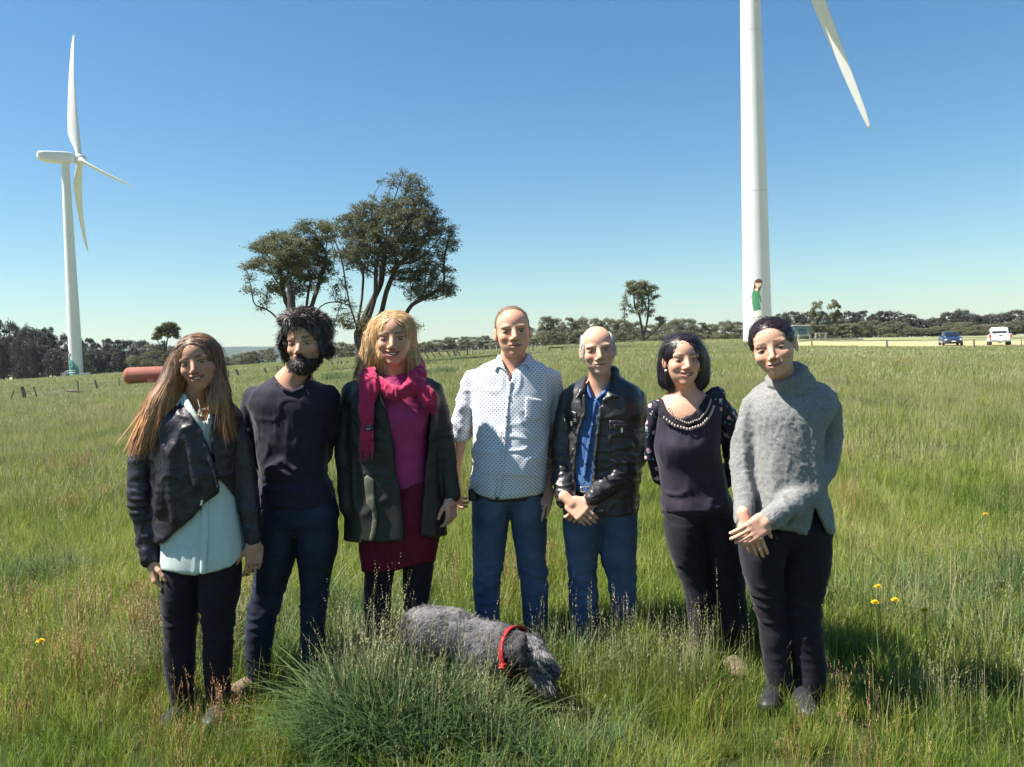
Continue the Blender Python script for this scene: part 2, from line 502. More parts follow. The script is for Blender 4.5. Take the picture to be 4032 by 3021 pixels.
# mural of a girl in a green dress over pointed grass
def poly(cx, cy, k, pts): return [((x - cx) * k, (cy - y) * k) for x, y in pts]
S = 4.15 / 560.0
az0 = -0.30
def mu(name, pts, mat, lift=.012): return painted(trr, name, poly(520, 1440, S, pts), M_PURP[mat], az0, 0.05, lift)
mu('mural_hair', [(455, 440), (480, 300), (505, 250), (560, 230), (610, 250), (632, 290), (628, 330), (575, 470), (540, 450), (500, 430)], 'brown hair', .010)
mu('mural_face', [(490, 308), (620, 316), (605, 360), (580, 388), (545, 392), (548, 440), (530, 465), (500, 462), (478, 432), (515, 400), (512, 370), (495, 345)], 'skin', .016)
mu('mural_dress', [(455, 440), (478, 434), (500, 462), (530, 466), (548, 444), (572, 470), (605, 685), (585, 690), (555, 580), (560, 640), (592, 815), (455, 850), (430, 700), (432, 550), (402, 625), (395, 615)], 'green', .013)
mu('mural_leg', [(478, 850), (505, 840), (512, 1000), (480, 1000)], 'cream', .010)
mu('mural_skirt', [(455, 850), (592, 818), (622, 930), (470, 975)], 'cream', .013)
mu('mural_shoe', [(385, 1030), (400, 1005), (470, 970), (472, 990), (410, 1010)], 'grey', .013)
mu('mural_shoe', [(510, 965), (620, 930), (605, 955), (515, 985)], 'grey', .016)
mu('mural_trunk', [(488, 1000), (515, 1000), (522, 1120), (535, 1200), (505, 1200), (490, 1120)], 'trunk', .010)
for k, (x0, x1, yt) in enumerate([(370, 420, 1060), (405, 450, 1100), (440, 485, 1075), (470, 520, 1120), (525, 580, 1090), (570, 620, 1075), (610, 660, 1030), (650, 700, 1060)]):
    mu('mural_grass', [(x0, 1190), ((x0 + x1) / 2, yt), (x1, 1190), (x1 - 8, 1300), ((x0 + x1) / 2, 1250), (x0 + 6, 1290)], 'green' if k % 2 else 'pale green', .013 + .002 * k)
mu('mural_stone', [(372, 1300), (440, 1320), (520, 1290), (560, 1440), (372, 1440)], 'slate', .009)
# blue lettering near the shaded edge
for y0, g in ((700, [((870, 0), (878, 0), (900, 75), (890, 78)), ((870, 0), (910, 10), (905, 22), (872, 10)), ((880, 40), (905, 45), (905, 55), (882, 50))]),
              (850, [((890, 0), (900, 0), (880, 85), (870, 80)), ((895, 0), (905, 0), (918, 90), (908, 92)), ((880, 45), (912, 50), (912, 60), (880, 56))])):
    for pts in g: painted(trr, 'lettering', poly(520, 1440, S, [(x + 60, y0 + y) for x, y in pts]), M_PURP['navy'], az0, 0.05, .014)
# left tower: figure in teal and navy
def ml(name, pts, mat, lift): return painted(tl, name, poly(1010, 830, 4.1 / 190, pts), M_PURP[mat], -0.05, 0.05, lift)
ml('mural_head', [(918, 470), (935, 415), (948, 450), (970, 475), (965, 520), (945, 545), (920, 540)], 'maroon', .012)
ml('mural_face', [(918, 500), (940, 490), (950, 530), (928, 545)], 'cream', .016)
ml('mural_body', [(925, 560), (945, 540), (975, 530), (985, 575), (1020, 600), (1060, 655), (1085, 680), (1100, 720), (1104, 800), (1010, 800), (960, 770), (940, 640)], 'teal', .012)
ml('mural_arm', [(955, 545), (980, 500), (1000, 490), (1000, 510), (975, 545), (965, 580), (935, 600)], 'navy', .016)
ml('mural_coat', [(950, 640), (975, 610), (1000, 665), (1040, 690), (1070, 720), (1090, 770), (1050, 800), (1000, 740), (965, 720)], 'dark green', .016)
ml('mural_skirt', [(930, 660), (965, 640), (975, 760), (945, 800), (932, 800)], 'teal', .014)
ml('mural_leaf', [(985, 680), (1005, 670), (1015, 692), (1000, 688)], 'cream', .019)
ml('mural_leaf', [(930, 825), (965, 760), (990, 800), (992, 828)], 'teal', .017)
# steps with rails and a pale plinth at the left tower
st = at(262, 247); R_ = empty('access_stair', st, 'steel access stair with handrails at the foot of the left turbine', 'stair')
for k in range(5):
    b = MB(); b.box((-1.6 + .55 * k, 0, .2 + .3 * k), (.5, 1.0, .06)); b.build('step', M_STEEL, R_)
for s in (-.55, .55):
    b = MB(); b.tube([(-1.8, s, .0), (-1.5, s, 1.1), (.5, s, 2.1), (2.4, s, 2.1)], .07, 6); b.tube([(-1.2, s, .6), (.6, s, 1.5), (2.4, s, 1.5)], .05, 6)
    for k in range(4): b.tube([(-1.0 + k * 1.05, s, 0), (-1.0 + k * 1.05, s, 1.3 + .28 * k if k < 3 else 2.1)], .05, 6)
    b.build('handrail', M_STEEL, R_)
b = MB(); b.box((1.6, 0, .7), (1.7, 1.0, .08)); b.box((1.6, 0, 1.4), (1.7, 1.0, .05)); b.build('landing', M_STEEL, R_)
pb = at(334, 246); R_ = empty('cable_cabinet', pb, 'low pale cabinet standing against the foot of the left turbine', 'cabinet')
b = MB(); b.box((0, 0, .45), (2.9, 1.2, .9)); b.build('housing', M('cabinet grey', (.45, .47, .46), .6), R_)
b = MB(); b.box((0, 0, .95), (3.1, 1.35, .1)); b.build('lid', M('cabinet lid', (.7, .7, .68), .6), R_)

# ================================================================== TREES
def leafmat(name, c, c2, tr=0.42): return M(name, c, 0.6, 0.25, c2, 0.9, 3, coord='Object', transl=tr, rnd=0.16, contrast=(0.38, 0.62))
L_DARK = leafmat('dark gum leaves', (0.048, 0.050, 0.040), (0.092, 0.088, 0.066))
L_OLIVE = leafmat('olive gum leaves', (0.125, 0.130, 0.072), (0.18, 0.175, 0.110))
L_BIG = leafmat('blackwood leaves', (0.085, 0.094, 0.048), (0.15, 0.145, 0.080), 0.35)
L_BUSH = leafmat('pale bush leaves', (0.125, 0.13, 0.065), (0.18, 0.17, 0.095))
M_BARK = M('grey brown bark', (0.050, 0.040, 0.036), 0.95, 0.1, (0.10, 0.083, 0.072), 5, 5, bump=0.6, bscale=14, bdist=.05)
M_PALEB = M('bleached dead wood', (0.40, 0.34, 0.27), 0.8, 0.2, (0.42, 0.36, 0.28), 6)

def leaf_quads(cen, nrm, size, r, jit=.42):
    """one leaf-clump quad per centre, facing roughly nrm"""
    n = len(cen)
    nr = nrm + r.normal(0, jit, (n, 3)); nr /= np.linalg.norm(nr, axis=1)[:, None] + 1e-9
    a = r.normal(0, 1, (n, 3)); a -= nr * (a * nr).sum(1)[:, None]; a /= np.linalg.norm(a, axis=1)[:, None] + 1e-9
    b = np.cross(nr, a)
    sa = size * r.uniform(.55, 1.15, n)[:, None]; sb = sa * r.uniform(.35, .7, n)[:, None]
    bend = nr * sa * r.uniform(-.25, .1, n)[:, None]
    V = np.stack([cen - a * sa, cen - b * sb + bend * 0, cen + a * sa, cen + b * sb], 1)
    V[:, 0] += bend; V[:, 2] += bend
    return V.reshape(-1, 3), np.arange(4 * n).reshape(n, 4)

def crown_mesh(r, H, W, npuff, nleaf, lsize, low=.22, tall=False):
    """puffs of leaves through an uneven crown, base of tree at 0"""
    Vs, Ns = [], []
    k = 0
    while k < npuff:
        z = r.uniform(low, .97)
        env = (np.interp(z, [low, .35, .6, .85, 1], [.85, 1.0, .98, .74, .25]) if not tall else np.interp(z, [low, .5, .6, .8, .95, 1], [.3, .25, .8, 1.0, .55, .2]))
        an = r.uniform(0, 2 * math.pi); rr = env * math.sqrt(r.uniform(.12, 1))
        c = np.array([math.cos(an) * rr * W / 2, math.sin(an) * rr * W / 2, z * H])
        pr = np.array([W, W, W * .92]) * r.uniform(.09, .19)
        d = r.normal(0, 1, (nleaf, 3)); d /= np.linalg.norm(d, axis=1)[:, None]
        d[:, 2] = np.where(d[:, 2] < -.35, -d[:, 2] * .6, d[:, 2])
        rad = r.uniform(.72, 1.08, nleaf)[:, None]
        Vs.append(c + d * pr * rad); Ns.append(d + np.array([0, 0, .25])); k += 1
    return leaf_quads(np.concatenate(Vs), np.concatenate(Ns), lsize, r)

def trunk_mb(r, H, W, forks=6, rad=None, lean=0.05):
    b = MB(); rad = rad or H * .022
    top = np.array([r.normal(0, lean) * H, r.normal(0, lean) * H, H * .8])
    pts = np.array([top * t + np.array([math.sin(t * 5) * .02 * H, 0, 0]) for t in np.linspace(0, 1, 7)])
    b.tube(pts, np.linspace(rad, rad * .25, 7), 7)
    for k in range(forks):
        t = r.uniform(.25, .75); p = top * t; an = r.uniform(0, 6.28)
        q = np.array([math.cos(an) * W * .4, math.sin(an) * W * .4, H * min(.95, t + r.uniform(.12, .3))])
        m = (p + q) / 2 + np.array([0, 0, -.03 * H])
        b.tube([p, m, q], [rad * (1 - t) * .7 + .02, rad * .35, rad * .12], 5)
    return b

def tree_template(seed, kind):
    r = np.random.default_rng(seed)
    H, W = 10.0, {'round': 9.0, 'tall': 6.0, 'wide': 11.0, 'bush': 11.0}[kind]
    lm = {'round': L_OLIVE, 'tall': L_OLIVE, 'wide': L_OLIVE, 'bush': L_BUSH}[kind]
    npf = {'round': 60, 'tall': 26, 'wide': 66, 'bush': 48}[kind]
    V, q = crown_mesh(r, H, W, npf, 95, .30, {'round': .03, 'tall': .3, 'wide': .03, 'bush': .02}[kind], kind == 'tall')
    crown = mkmesh('crown', V, q, False, None, [lm])
    tb = trunk_mb(r, H, W, 7 if kind != 'bush' else 3)
    return crown, tb.mesh('trunk', [M_BARK], True)
TT = {}
for kind, n in (('round', 4), ('tall', 2), ('wide', 3), ('bush', 2)):
    TT[kind] = [tree_template(100 + 10 * k + len(kind), kind) for k in range(n)]
DARK = {}
for kind in TT:
    DARK[kind] = []
    for c, t in TT[kind]:
        c2 = c.copy(); c2.materials.clear(); c2.materials.append(L_DARK); DARK[kind].append((c2, t))

ORD = ['first', 'second', 'third', 'fourth', 'fifth', 'sixth', 'seventh', 'eighth', 'ninth', 'tenth', 'eleventh', 'twelfth', 'thirteenth', 'fourteenth', 'fifteenth', 'sixteenth', 'seventeenth', 'eighteenth', 'nineteenth', 'twentieth']
rt = np.random.default_rng(11)
def plant_tree(u, d, vtop, wpx, kind, dark, label, group, name='gum_tree'):
    b = at(u, d)
    hv = 1394 + (2016 - u) * 0.0332
    H = EYE + (hv - vtop) / F * d - b[2]
    W = wpx / F * d
    src = (DARK if dark else TT)[kind]; c, t = src[rt.integers(len(src))]
    wt = {'round': 9.0, 'tall': 6.0, 'wide': 11.0, 'bush': 11.0}[kind]
    o = empty(name, b, label, 'bush' if kind == 'bush' else 'tree', group, rt.uniform(0, 6.28))
    o.scale = (W / wt, W / wt, H / 9.9)
    link('crown', c, o); link('trunk', t, o)
    return o

def tree_row(u0, u1, n, d, prof, dark, where, group, wide=1.0, low=0.0):
    for k in range(n):
        u = u0 + (u1 - u0) * (k + .5) / n + rt.uniform(-.2, .2) * (u1 - u0) / n
        v = np.interp(u, *prof) + rt.uniform(0, 9) + low
        kind = ['round', 'wide', 'round', 'round', 'wide'][rt.integers(5)]
        plant_tree(u, d + rt.uniform(-9, 9), v, (u1 - u0) / n * 1.75 * wide * rt.uniform(.85, 1.15), kind, dark, ORD[k] + ' tree from the left ' + where, group)
pL = ([-80, 25, 120, 200, 300, 400, 480], [1262, 1278, 1296, 1326, 1326, 1333, 1340])
tree_row(-80, 490, 11, 285, pL, True, 'in the dark wood behind the left turbine', 'trees of the dark wood behind the left turbine')
tree_row(-70, 480, 13, 262, pL, True, 'along the front edge of the dark wood', 'trees along the front edge of the dark wood', 1.0, 48)
plant_tree(190, 268, 1288, 64, 'tall', True, 'thin umbrella topped tree poking above the dark wood beside the left turbine', 'trees of the dark wood behind the left turbine')
tree_row(470, 720, 4, 275, ([470, 540, 600, 720], [1343, 1352, 1346, 1372]), True, 'between the dark wood and the woman with long brown hair', 'trees right of the dark wood')
plant_tree(592, 252, 1366, 150, 'bush', False, 'big round olive bush behind the rusty red tank', None, 'bush')
tree_row(820, 1080, 8, 300, ([820, 900, 1000, 1080], [1400, 1402, 1378, 1372]), False, 'behind the bearded man on his left', 'low trees behind the bearded man')
tree_row(820, 1000, 4, 270, ([820, 900, 1000], [1405, 1418, 1405]), False, 'in the low front row beside the bearded man', 'low trees behind the bearded man', 1.0, 4)
tree_row(1230, 1480, 8, 300, ([1230, 1300, 1400, 1480], [1360, 1348, 1350, 1352]), False, 'behind the trunk of the big spreading tree', 'trees behind the big spreading tree')
tree_row(1600, 2000, 11, 300, ([1600, 1627, 1700, 1800, 1900, 1960, 2000], [1360, 1353, 1342, 1328, 1320, 1338, 1345]), False, 'between the blonde woman and the man in the white shirt', 'trees of the middle tree line')
pR = ([2060, 2100, 2150, 2300, 2390, 2480, 2560, 2700, 2780, 2850, 2920, 3000], [1300, 1290, 1254, 1256, 1250, 1262, 1280, 1250, 1277, 1262, 1276, 1275])
tree_row(2070, 2980, 18, 250, pR, False, 'in the olive tree line right of the white shirt man', 'trees of the olive tree line')
tree_row(2080, 2960, 20, 225, pR, False, 'in the front row of the olive tree line', 'trees in the front row of the olive tree line', 1.0, 42)
pF = ([3040, 3090, 3150, 3250, 3330, 3400, 3450, 3530, 3600, 3660, 3780, 3850, 3930, 4000, 4080], [1250, 1236, 1228, 1236, 1230, 1224, 1226, 1226, 1250, 1256, 1222, 1240, 1242, 1222, 1215])
tree_row(3050, 4090, 19, 255, pF, True, 'in the wood on the right behind the parked vehicles', 'trees of the right hand wood')
tree_row(3060, 4080, 20, 232, pF, False, 'along the front edge of the right hand wood', 'trees along the front edge of the right hand wood', 1.0, 40)
plant_tree(3219, 230, 1186, 62, 'tall', False, 'tall bare stemmed gum above the shed, left of a pair', 'pair of tall gums above the shed')
plant_tree(3287, 228, 1182, 66, 'tall', False, 'tall bare stemmed gum above the wood, right of a pair', 'pair of tall gums above the shed')
for k, (u, v, w, lab) in enumerate([(3845, 1288, 96, 'round olive bush behind the parked white pickup'), (3505, 1314, 50, 'small round bush at the foot of the right hand wood'),
                    (3250, 1322, 70, 'low bush beside the pale timber frame'), (2500, 1340, 90, 'pale low bush under the tall bare limbed tree'), (2050, 1362, 70, 'pale low bush right of the white shirt man at rail height')]):
    plant_tree(u, 190 if u > 3000 else 170, v, w, 'bush', False, lab, None, 'bush')

def grow(base_pts, blobs, seed, step, kill, infl, n_attr, max_iter=260):
    """branching towards points spread through the crown"""
    r = np.random.default_rng(seed)
    A = []
    tot = sum(b[1][0] * b[1][1] for b in blobs)
    for c, rad, dens in blobs:
        m = int(n_attr * rad[0] * rad[1] / tot * dens)
        d = r.normal(0, 1, (m, 3)); d /= np.linalg.norm(d, axis=1)[:, None]
        A.append(np.asarray(c) + d * np.asarray(rad) * (r.uniform(0, 1, m) ** .4)[:, None])
    A = np.concatenate(A)
    nodes, par = [], []
    for path in base_pts:
        prev = path[0] if isinstance(path[0], (int, np.integer)) else -1
        pts = path[1:] if prev >= 0 else path
        last = np.asarray(nodes[prev]) if prev >= 0 else None
        for p in pts:
            p = np.asarray(p, float)
            if last is None: nodes.append(p); par.append(-1)
            else:
                k = max(1, int(np.linalg.norm(p - last) / step))
                p0 = last
                for t in range(1, k + 1):
                    par.append(prev if t == 1 and prev >= 0 else len(nodes) - 1); nodes.append(p0 + (p - p0) * t / k)
                    prev = -1
            last = p
    N = np.array(nodes); par = list(par)
    near = np.zeros(len(A), int); nd = np.full(len(A), 1e9)
    def upd(new0):
        D = np.linalg.norm(A[:, None] - N[None, new0:], axis=2); j = D.argmin(1); m = D[np.arange(len(A)), j]
        b = m < nd; nd[b] = m[b]; near[b] = j[b] + new0
    upd(0)
    for it in range(max_iter):
        if not len(A): break
        act = nd < infl
        if not act.any(): act = nd <= nd.min() + 1e-6
        src = near[act]; dirs = A[act] - N[src]; dirs /= np.linalg.norm(dirs, axis=1)[:, None] + 1e-9
        us, inv = np.unique(src, return_inverse=True)
        acc = np.zeros((len(us), 3)); np.add.at(acc, inv, dirs)
        acc += r.normal(0, .25, acc.shape) + np.array([0, 0, .12]); acc /= np.linalg.norm(acc, axis=1)[:, None] + 1e-9
        n0 = len(N); N = np.vstack([N, N[us] + acc * step]); par += list(us)
        upd(n0)
        keep = nd > kill
        A, nd, near = A[keep], nd[keep], near[keep]
    return N, np.array(par)

def tree_tubes(N, par, r_tip, power, rmax):
    n = len(N); ch = [[] for _ in range(n)]
    for i, p in enumerate(par):
        if p >= 0: ch[p].append(i)
    R = np.zeros(n)
    for i in range(n - 1, -1, -1):
        pass
    order = []; st = [i for i in range(n) if par[i] < 0]
    while st:
        i = st.pop(); order.append(i); st += ch[i]
    for i in reversed(order):
        R[i] = r_tip if not ch[i] else sum(R[c] ** power for c in ch[i]) ** (1 / power)
    R = np.minimum(R, rmax)
    b = MB()
    done = set()
    starts = [i for i in order if par[i] < 0]
    while starts:
        s = starts.pop()
        chain = [par[s], s] if par[s] >= 0 else [s]
        i = s
        while ch[i]:
            k = max(ch[i], key=lambda c: R[c])
            for c in ch[i]:
                if c != k: starts.append(c)
            chain.append(k); i = k
        if len(chain) < 2: continue
        rr = R[chain].copy()
        if par[s] >= 0: rr[0] = R[s]
        pts = N[chain]
        if len(pts) > 3:
            pts = pts.copy(); pts[1:-1] = pts[1:-1] * .5 + (pts[:-2] + pts[2:]) * .25
        b.tube(pts, rr, 7 if rr[0] > .12 else (4 if rr[0] > .04 else 3), cap=False)
    tips = np.array([i for i in range(n) if not ch[i]])
    return b, R, tips

def special_tree(name, label, u, d, paths, blobs, seed, step, n_attr, leaf_n, leaf_s, spread, lm, rmax, r_tip=.018, dens_thin=1.0, power=2.35, max_r_leaf=.05):
    o = at(u, d)
    pt = lambda q: P(q[0], q[1], d + (q[2] if len(q) > 2 else 0)) - o
    bp = [[pt(q) if not isinstance(q, int) else q for q in path] for path in paths]
    bl = []
    for c in blobs:
        cu, cv, ru, rv, dep = c[:5]
        bl.append((pt((cu, cv, dep)), np.array([ru, max(ru, rv) * .9, rv]) / F * d, c[5] if len(c) > 5 else 1.0))
    N, par = grow(bp, bl, seed, step, step * 1.25, step * 6, n_attr)
    b, R, tips = tree_tubes(N, par, r_tip, power, rmax)
    root = empty(name, o, label, 'tree')
    b.build('trunk', M_BARK, root, smooth=True)
    r = np.random.default_rng(seed + 1)
    src = N[(R < max_r_leaf)]
    idx = r.integers(0, len(src), leaf_n)
    # leaves bunch on upper side of twigs
    keep = r.random(len(src)) < dens_thin
    pool = src[keep]; idx = r.integers(0, len(pool), leaf_n)
    cen = pool[idx] + r.normal(0, spread, (leaf_n, 3)) * np.array([1, 1, .6]) + np.array([0, 0, spread * .5])
    nr = r.normal(0, .5, (leaf_n, 3)) + np.array([0, 0, .8])
    V, q = leaf_quads(cen, nr, leaf_s, r)
    mk('crown', V, q, lm, root, smooth=False)
    return root, o

# big spreading tree (coordinates are photograph pixels, last value metres towards / away)
def z2(x, y): return 900 + x * .531, 620 + y * .531
def Bz(x, y, rx, ry, dep=0, dn=1.0): return (*z2(x, y), rx * .531, ry * .531, dep, dn)
T1 = [[(1416, 1424), (1418, 1380), (1413, 1330), (1402, 1270)], [6, (1375, 1195), (1362, 1120)], [6, (1425, 1180), (1432, 1080)], [5, (1455, 1250, -1), (1478, 1170, -1), (1480, 1060, -1)],
      [5, (1500, 1240, 1), (1520, 1150, 1), (1560, 1050, 1)], [5, (1440, 1240, 2), (1500, 1120, 2), (1515, 1000, 2)], [4, (1480, 1300, 0), (1580, 1270, 0), (1620, 1200, 0), (1700, 1160, 0)]]
special_tree('spreading_tree', 'big spreading tree with many limbs behind the blonde woman', 1416, 75, T1,
    [Bz(1300, 175, 130, 60, 0), Bz(1160, 150, 50, 40, 0, .7), Bz(1400, 290, 120, 110, 0), Bz(1440, 420, 130, 110, 1), Bz(1560, 560, 130, 120, 0), Bz(1640, 660, 80, 70, 0), Bz(1240, 420, 170, 110, -1),
     Bz(1060, 400, 170, 80, 0, .8), Bz(960, 520, 170, 110, 0, .9), Bz(1100, 620, 190, 120, 1), Bz(1320, 680, 190, 110, -1), Bz(1600, 900, 95, 90, 0), Bz(1500, 1000, 190, 80, 0, .9), Bz(1350, 850, 150, 90, 1, .8),
     Bz(920, 760, 130, 90, 0, .6), Bz(1040, 820, 120, 80, -1, .7), Bz(780, 560, 100, 80, 0, .8), Bz(860, 1230, 60, 70, 0, 1.2), Bz(1000, 1210, 70, 60, -1, 1.2), Bz(1380, 1280, 40, 30, 0, .8), Bz(700, 500, 60, 40, 0, .6), Bz(1250, 560, 360, 260, 0, .35), Bz(1400, 800, 260, 200, 1, .3), Bz(1000, 700, 260, 160, -1, .35)],
    21, .42, 7500, 66000, .105, .27, L_BIG, .8, r_tip=.028, dens_thin=.7, power=2.15)
T2 = [[(1200, 1492), (1203, 1400), (1200, 1310), (1205, 1225), (1214, 1150), (1228, 1085)], [8, (1260, 1205), (1300, 1188), (1362, 1192), (1385, 1215)], [6, (1150, 1250, 1), (1120, 1170, 1), (1105, 1080, 1)],
      [9, (1255, 1120, .5), (1290, 1000, .5)], [5, (1110, 1270), (1050, 1215), (1000, 1205)], [4, (1285, 1335, 0), (1320, 1270, 0), (1340, 1200, 0)]]
special_tree('old_tree', 'gnarled old tree with bare spreading limbs right behind the bearded man', 1200, 66, T2,
    [Bz(350, 610, 100, 60, 0), Bz(250, 680, 100, 45, 0, .9), Bz(400, 700, 80, 60, 0, .8), Bz(580, 560, 110, 80, 0), Bz(650, 660, 100, 80, 0), Bz(560, 740, 110, 80, 0, .8), Bz(720, 560, 90, 90, 0), Bz(170, 830, 90, 40, 0, .4),
     Bz(340, 980, 90, 70, 0, .35), Bz(180, 1010, 60, 25, 0, .4), Bz(500, 1000, 60, 50, 0, .8), Bz(450, 800, 90, 60, 0, .7), Bz(700, 780, 90, 70, 0, .7), Bz(700, 1250, 40, 50, 0, .5), Bz(820, 930, 60, 60, 0, .4), Bz(250, 1110, 60, 20, 0, .25), Bz(450, 760, 280, 190, 0, .35), Bz(620, 880, 160, 140, 1, .3)],
    22, .40, 4200, 34000, .10, .27, L_BIG, .85, r_tip=.026, dens_thin=.65, power=2.1)
r_, o_ = None, at(1150, 64)
sn = empty('dead_stump', o_, 'tall grey broken tree stump standing left of the old tree', 'tree stump')
b = MB(); pt = lambda q: P(q[0], q[1], 64) - o_
b.tube([pt((1160, 1500)), pt((1158, 1380)), pt((1150, 1250)), pt((1146, 1160)), pt((1140, 1128)), pt((1134, 1100))], [.42, .38, .36, .30, .19, .04], 9)
b.tube([pt((1154, 1190)), pt((1160, 1150)), pt((1162, 1132))], [.14, .10, .02], 6)
b.build('trunk', M_BARK, sn, smooth=True)
for a, c, rr in (((1230, 1112), (1242, 1160), .17), ((1230, 1222), (1254, 1236), .17)):
    b = MB(); p0, p1 = P(*a, 65.2), P(*c, 65.0); mid = (p0 + p1) / 2
    b.tube([p0 - mid, (p0 * .6 + p1 * .4) - mid + [.06, 0, 0], p1 - mid], [rr * .5, rr, rr * .35], 8)
    o = b.build('broken_branch', M_PALEB, None, smooth=True); o.location = mid
    tag(o, 'pale torn wood on the old tree, the ' + ('upper' if a[1] < 1200 else 'lower') + ' of two scars', 'broken branch', 'torn wood on the old tree')
def z3(x, y): return 2000 + x * .4973, 1050 + y * .4973
def Cz(x, y, rx, ry, dep=0, dn=1.0): return (*z3(x, y), rx * .4973, ry * .4973, dep, dn)
special_tree('lone_gum', 'tall lone gum with bare fanning limbs and flat top in the middle distance', 2533, 180,
    [[z3(1075, 630), z3(1070, 560), z3(1060, 480), z3(1040, 380)], [3, z3(1095, 480), z3(1110, 380)], [2, z3(1000, 530), z3(930, 470)], [2, z3(1130, 540), z3(1200, 480), z3(1215, 440)]],
    [Cz(1020, 150, 90, 40), Cz(1120, 180, 70, 40), Cz(960, 200, 50, 30), Cz(1150, 245, 45, 25, 0, .6), Cz(1040, 200, 110, 40), Cz(930, 340, 40, 30, 0, .8), Cz(1000, 350, 40, 40, 0, .5), Cz(1120, 350, 45, 60, 0, .8), Cz(910, 280, 25, 20, 0, .3), Cz(1215, 420, 45, 40, 0, 1.3), Cz(1060, 320, 90, 80, 0, .4)],
    23, .6, 1300, 7500, .24, .38, L_OLIVE, .62, r_tip=.05, dens_thin=.5, max_r_leaf=.14)
def z1(x, y): return 500 + x * .3017, 1250 + y * .3017
def Dz(x, y, rx, ry, dep=0, dn=1.0): return (*z1(x, y), rx * .3017, ry * .3017, dep, dn)
special_tree('umbrella_tree', 'umbrella shaped tree with forked stems above the head of the woman on the left', 645, 190,
    [[z1(500, 620), z1(490, 400), z1(480, 330)], [2, z1(520, 330), z1(530, 280)], [2, z1(420, 330), z1(370, 280)]],
    [Dz(550, 110, 90, 40), Dz(620, 170, 70, 45), Dz(460, 160, 80, 35), Dz(400, 230, 60, 35), Dz(340, 290, 35, 25, 0, .7), Dz(600, 240, 80, 50), Dz(480, 220, 70, 40)],
    24, .5, 500, 7000, .24, .30, L_BIG, .40, r_tip=.035, max_r_leaf=.09)

# ================================================================== TANK, SHED, FENCES
M_RUST = M('faded red oxide paint', (0.30, 0.085, 0.06), 0.75, 0.3, (0.24, 0.10, 0.075), 2.2, 6, bump=.15, bscale=6, bdist=.02)
M_RUSTD = M('dark rust', (0.12, 0.05, 0.035), 0.9, 0.2)
M_POST = M('weathered post timber', (0.11, 0.095, 0.08), 0.95, 0.1, (0.20, 0.175, 0.15), 9)
M_POSTP = M('pale grey timber', (0.38, 0.35, 0.30), 0.9, 0.1, (0.28, 0.26, 0.22), 7)
M_DARKW = M('dark stained timber', (0.045, 0.04, 0.038), 0.9, 0.1)
M_WIRE = M('fence wire', (0.25, 0.25, 0.25), 0.6, 0.4, metal=.5)
o = at(574, 66)
tank = empty('fuel_tank', o, 'rusty red cylindrical tank lying in the paddock grass', 'tank')
b = MB(); r0 = .70; zc = r0 + .12
pr = [(-1.75, .02), (-1.73, .25), (-1.66, .48), (-1.52, .63), (-1.3, r0), (0, r0), (1.6, r0), (3.1, r0), (3.35, .6), (3.5, .4), (3.55, .02)]
b.tube([(s, .12 * s, zc) for s, r in pr], [r for s, r in pr], 28, cap=False); b.build('shell', M_RUST, tank, smooth=True)
for x in (-1.25, .95, 2.95):
    b = MB(); b.tube([(x, .12 * x, zc), (x + .05, .12 * x, zc)], r0 + .008, 28, cap=False); b.build('seam', M_RUST, tank, smooth=True)
b = MB(); b.box((.75, -.78, .34), (.52, .32, .32)); b.build('valve_box', M_RUST, tank)
b = MB(); b.box((1.12, -.80, .34), (.22, .28, .36)); b.tube([(1.1, -.8, .3), (1.1, -1.0, .3)], .06, 8); b.build('valve', M_RUSTD, tank)
for x in (-.9, 2.4):
    b = MB(); b.box((x, .12 * x, .15), (.25, 1.1, .3)); b.build('cradle', M_RUSTD, tank)

o = at(3152, 150); sh = empty('shed', o, 'small blue green tin shed with a pale roof edge behind the right hand woman', 'shed', None, radians(-8))
b = MB(); b.box((0, 0, 1.05 + .45), (2.75, 2.4, 2.0)); b.build('wall', M('blue green tin', (.13, .22, .24), .6, .4, stretch=(1, 1, 1)), sh)
b = MB(); b.box((0, -.06, 2.58), (2.95, 2.7, .12), roty(radians(1.5))); b.build('roof', M('pale roof edge', (.62, .58, .5), .7), sh)
w = MB(); w.box((.12, -1.22, 1.45), (1.1, .05, .8)); w_ = w.build('window', M('shed glass', (.05, .09, .14), .15, .6), sh)
w = MB()
for x in (-.45, .12, .69): w.box((x, -1.25, 1.45), (.06, .05, .86))
for z in (1.04, 1.86): w.box((.12, -1.25, z), (1.2, .05, .06))
w.build('frame', M_DARKW, w_)
for x in (-1.2, 1.2):
    for y in (-1, 1): b = MB(); b.box((x, y, .25), (.2, .2, .5)); b.build('stump', M_DARKW, sh)

def rail_frame(u0, u1, d, vt, mat, label, w=.16, rails=1, posts=(0, 1), group=None, tilt=0):
    a, c = at(u0, d), at(u1, d + tilt); m = (a + c) / 2
    r = empty('timber_rail', m, label, 'rail fence', group)
    hv = 1394 + (2016 - (u0 + u1) / 2) * .0332
    h = EYE + (hv - vt) / F * d - m[2]
    for t in posts:
        p = a + (c - a) * t - m; b = MB(); b.bar(p - [0, 0, .2], p + [0, 0, h], w); b.build('post', mat, r)
    for k in range(rails):
        b = MB(); z = h - w * .5 - k * .45
        b.bar(a - m + [0, -w * .8, z], c - m + [0, -w * .8, z], w * .8); b.build('rail', mat, r)
    return r
gr = 'timber rails along the back of the paddock'
rail_frame(3145, 3191, 138, 1318, M_POSTP, 'timber rail frame in front of the blue green shed', .25, 1, group=gr)
rail_frame(3213, 3253, 140, 1311, M_POSTP, 'pale timber frame with three posts right of the shed', .26, 1, (0, .4, 1), group=gr)
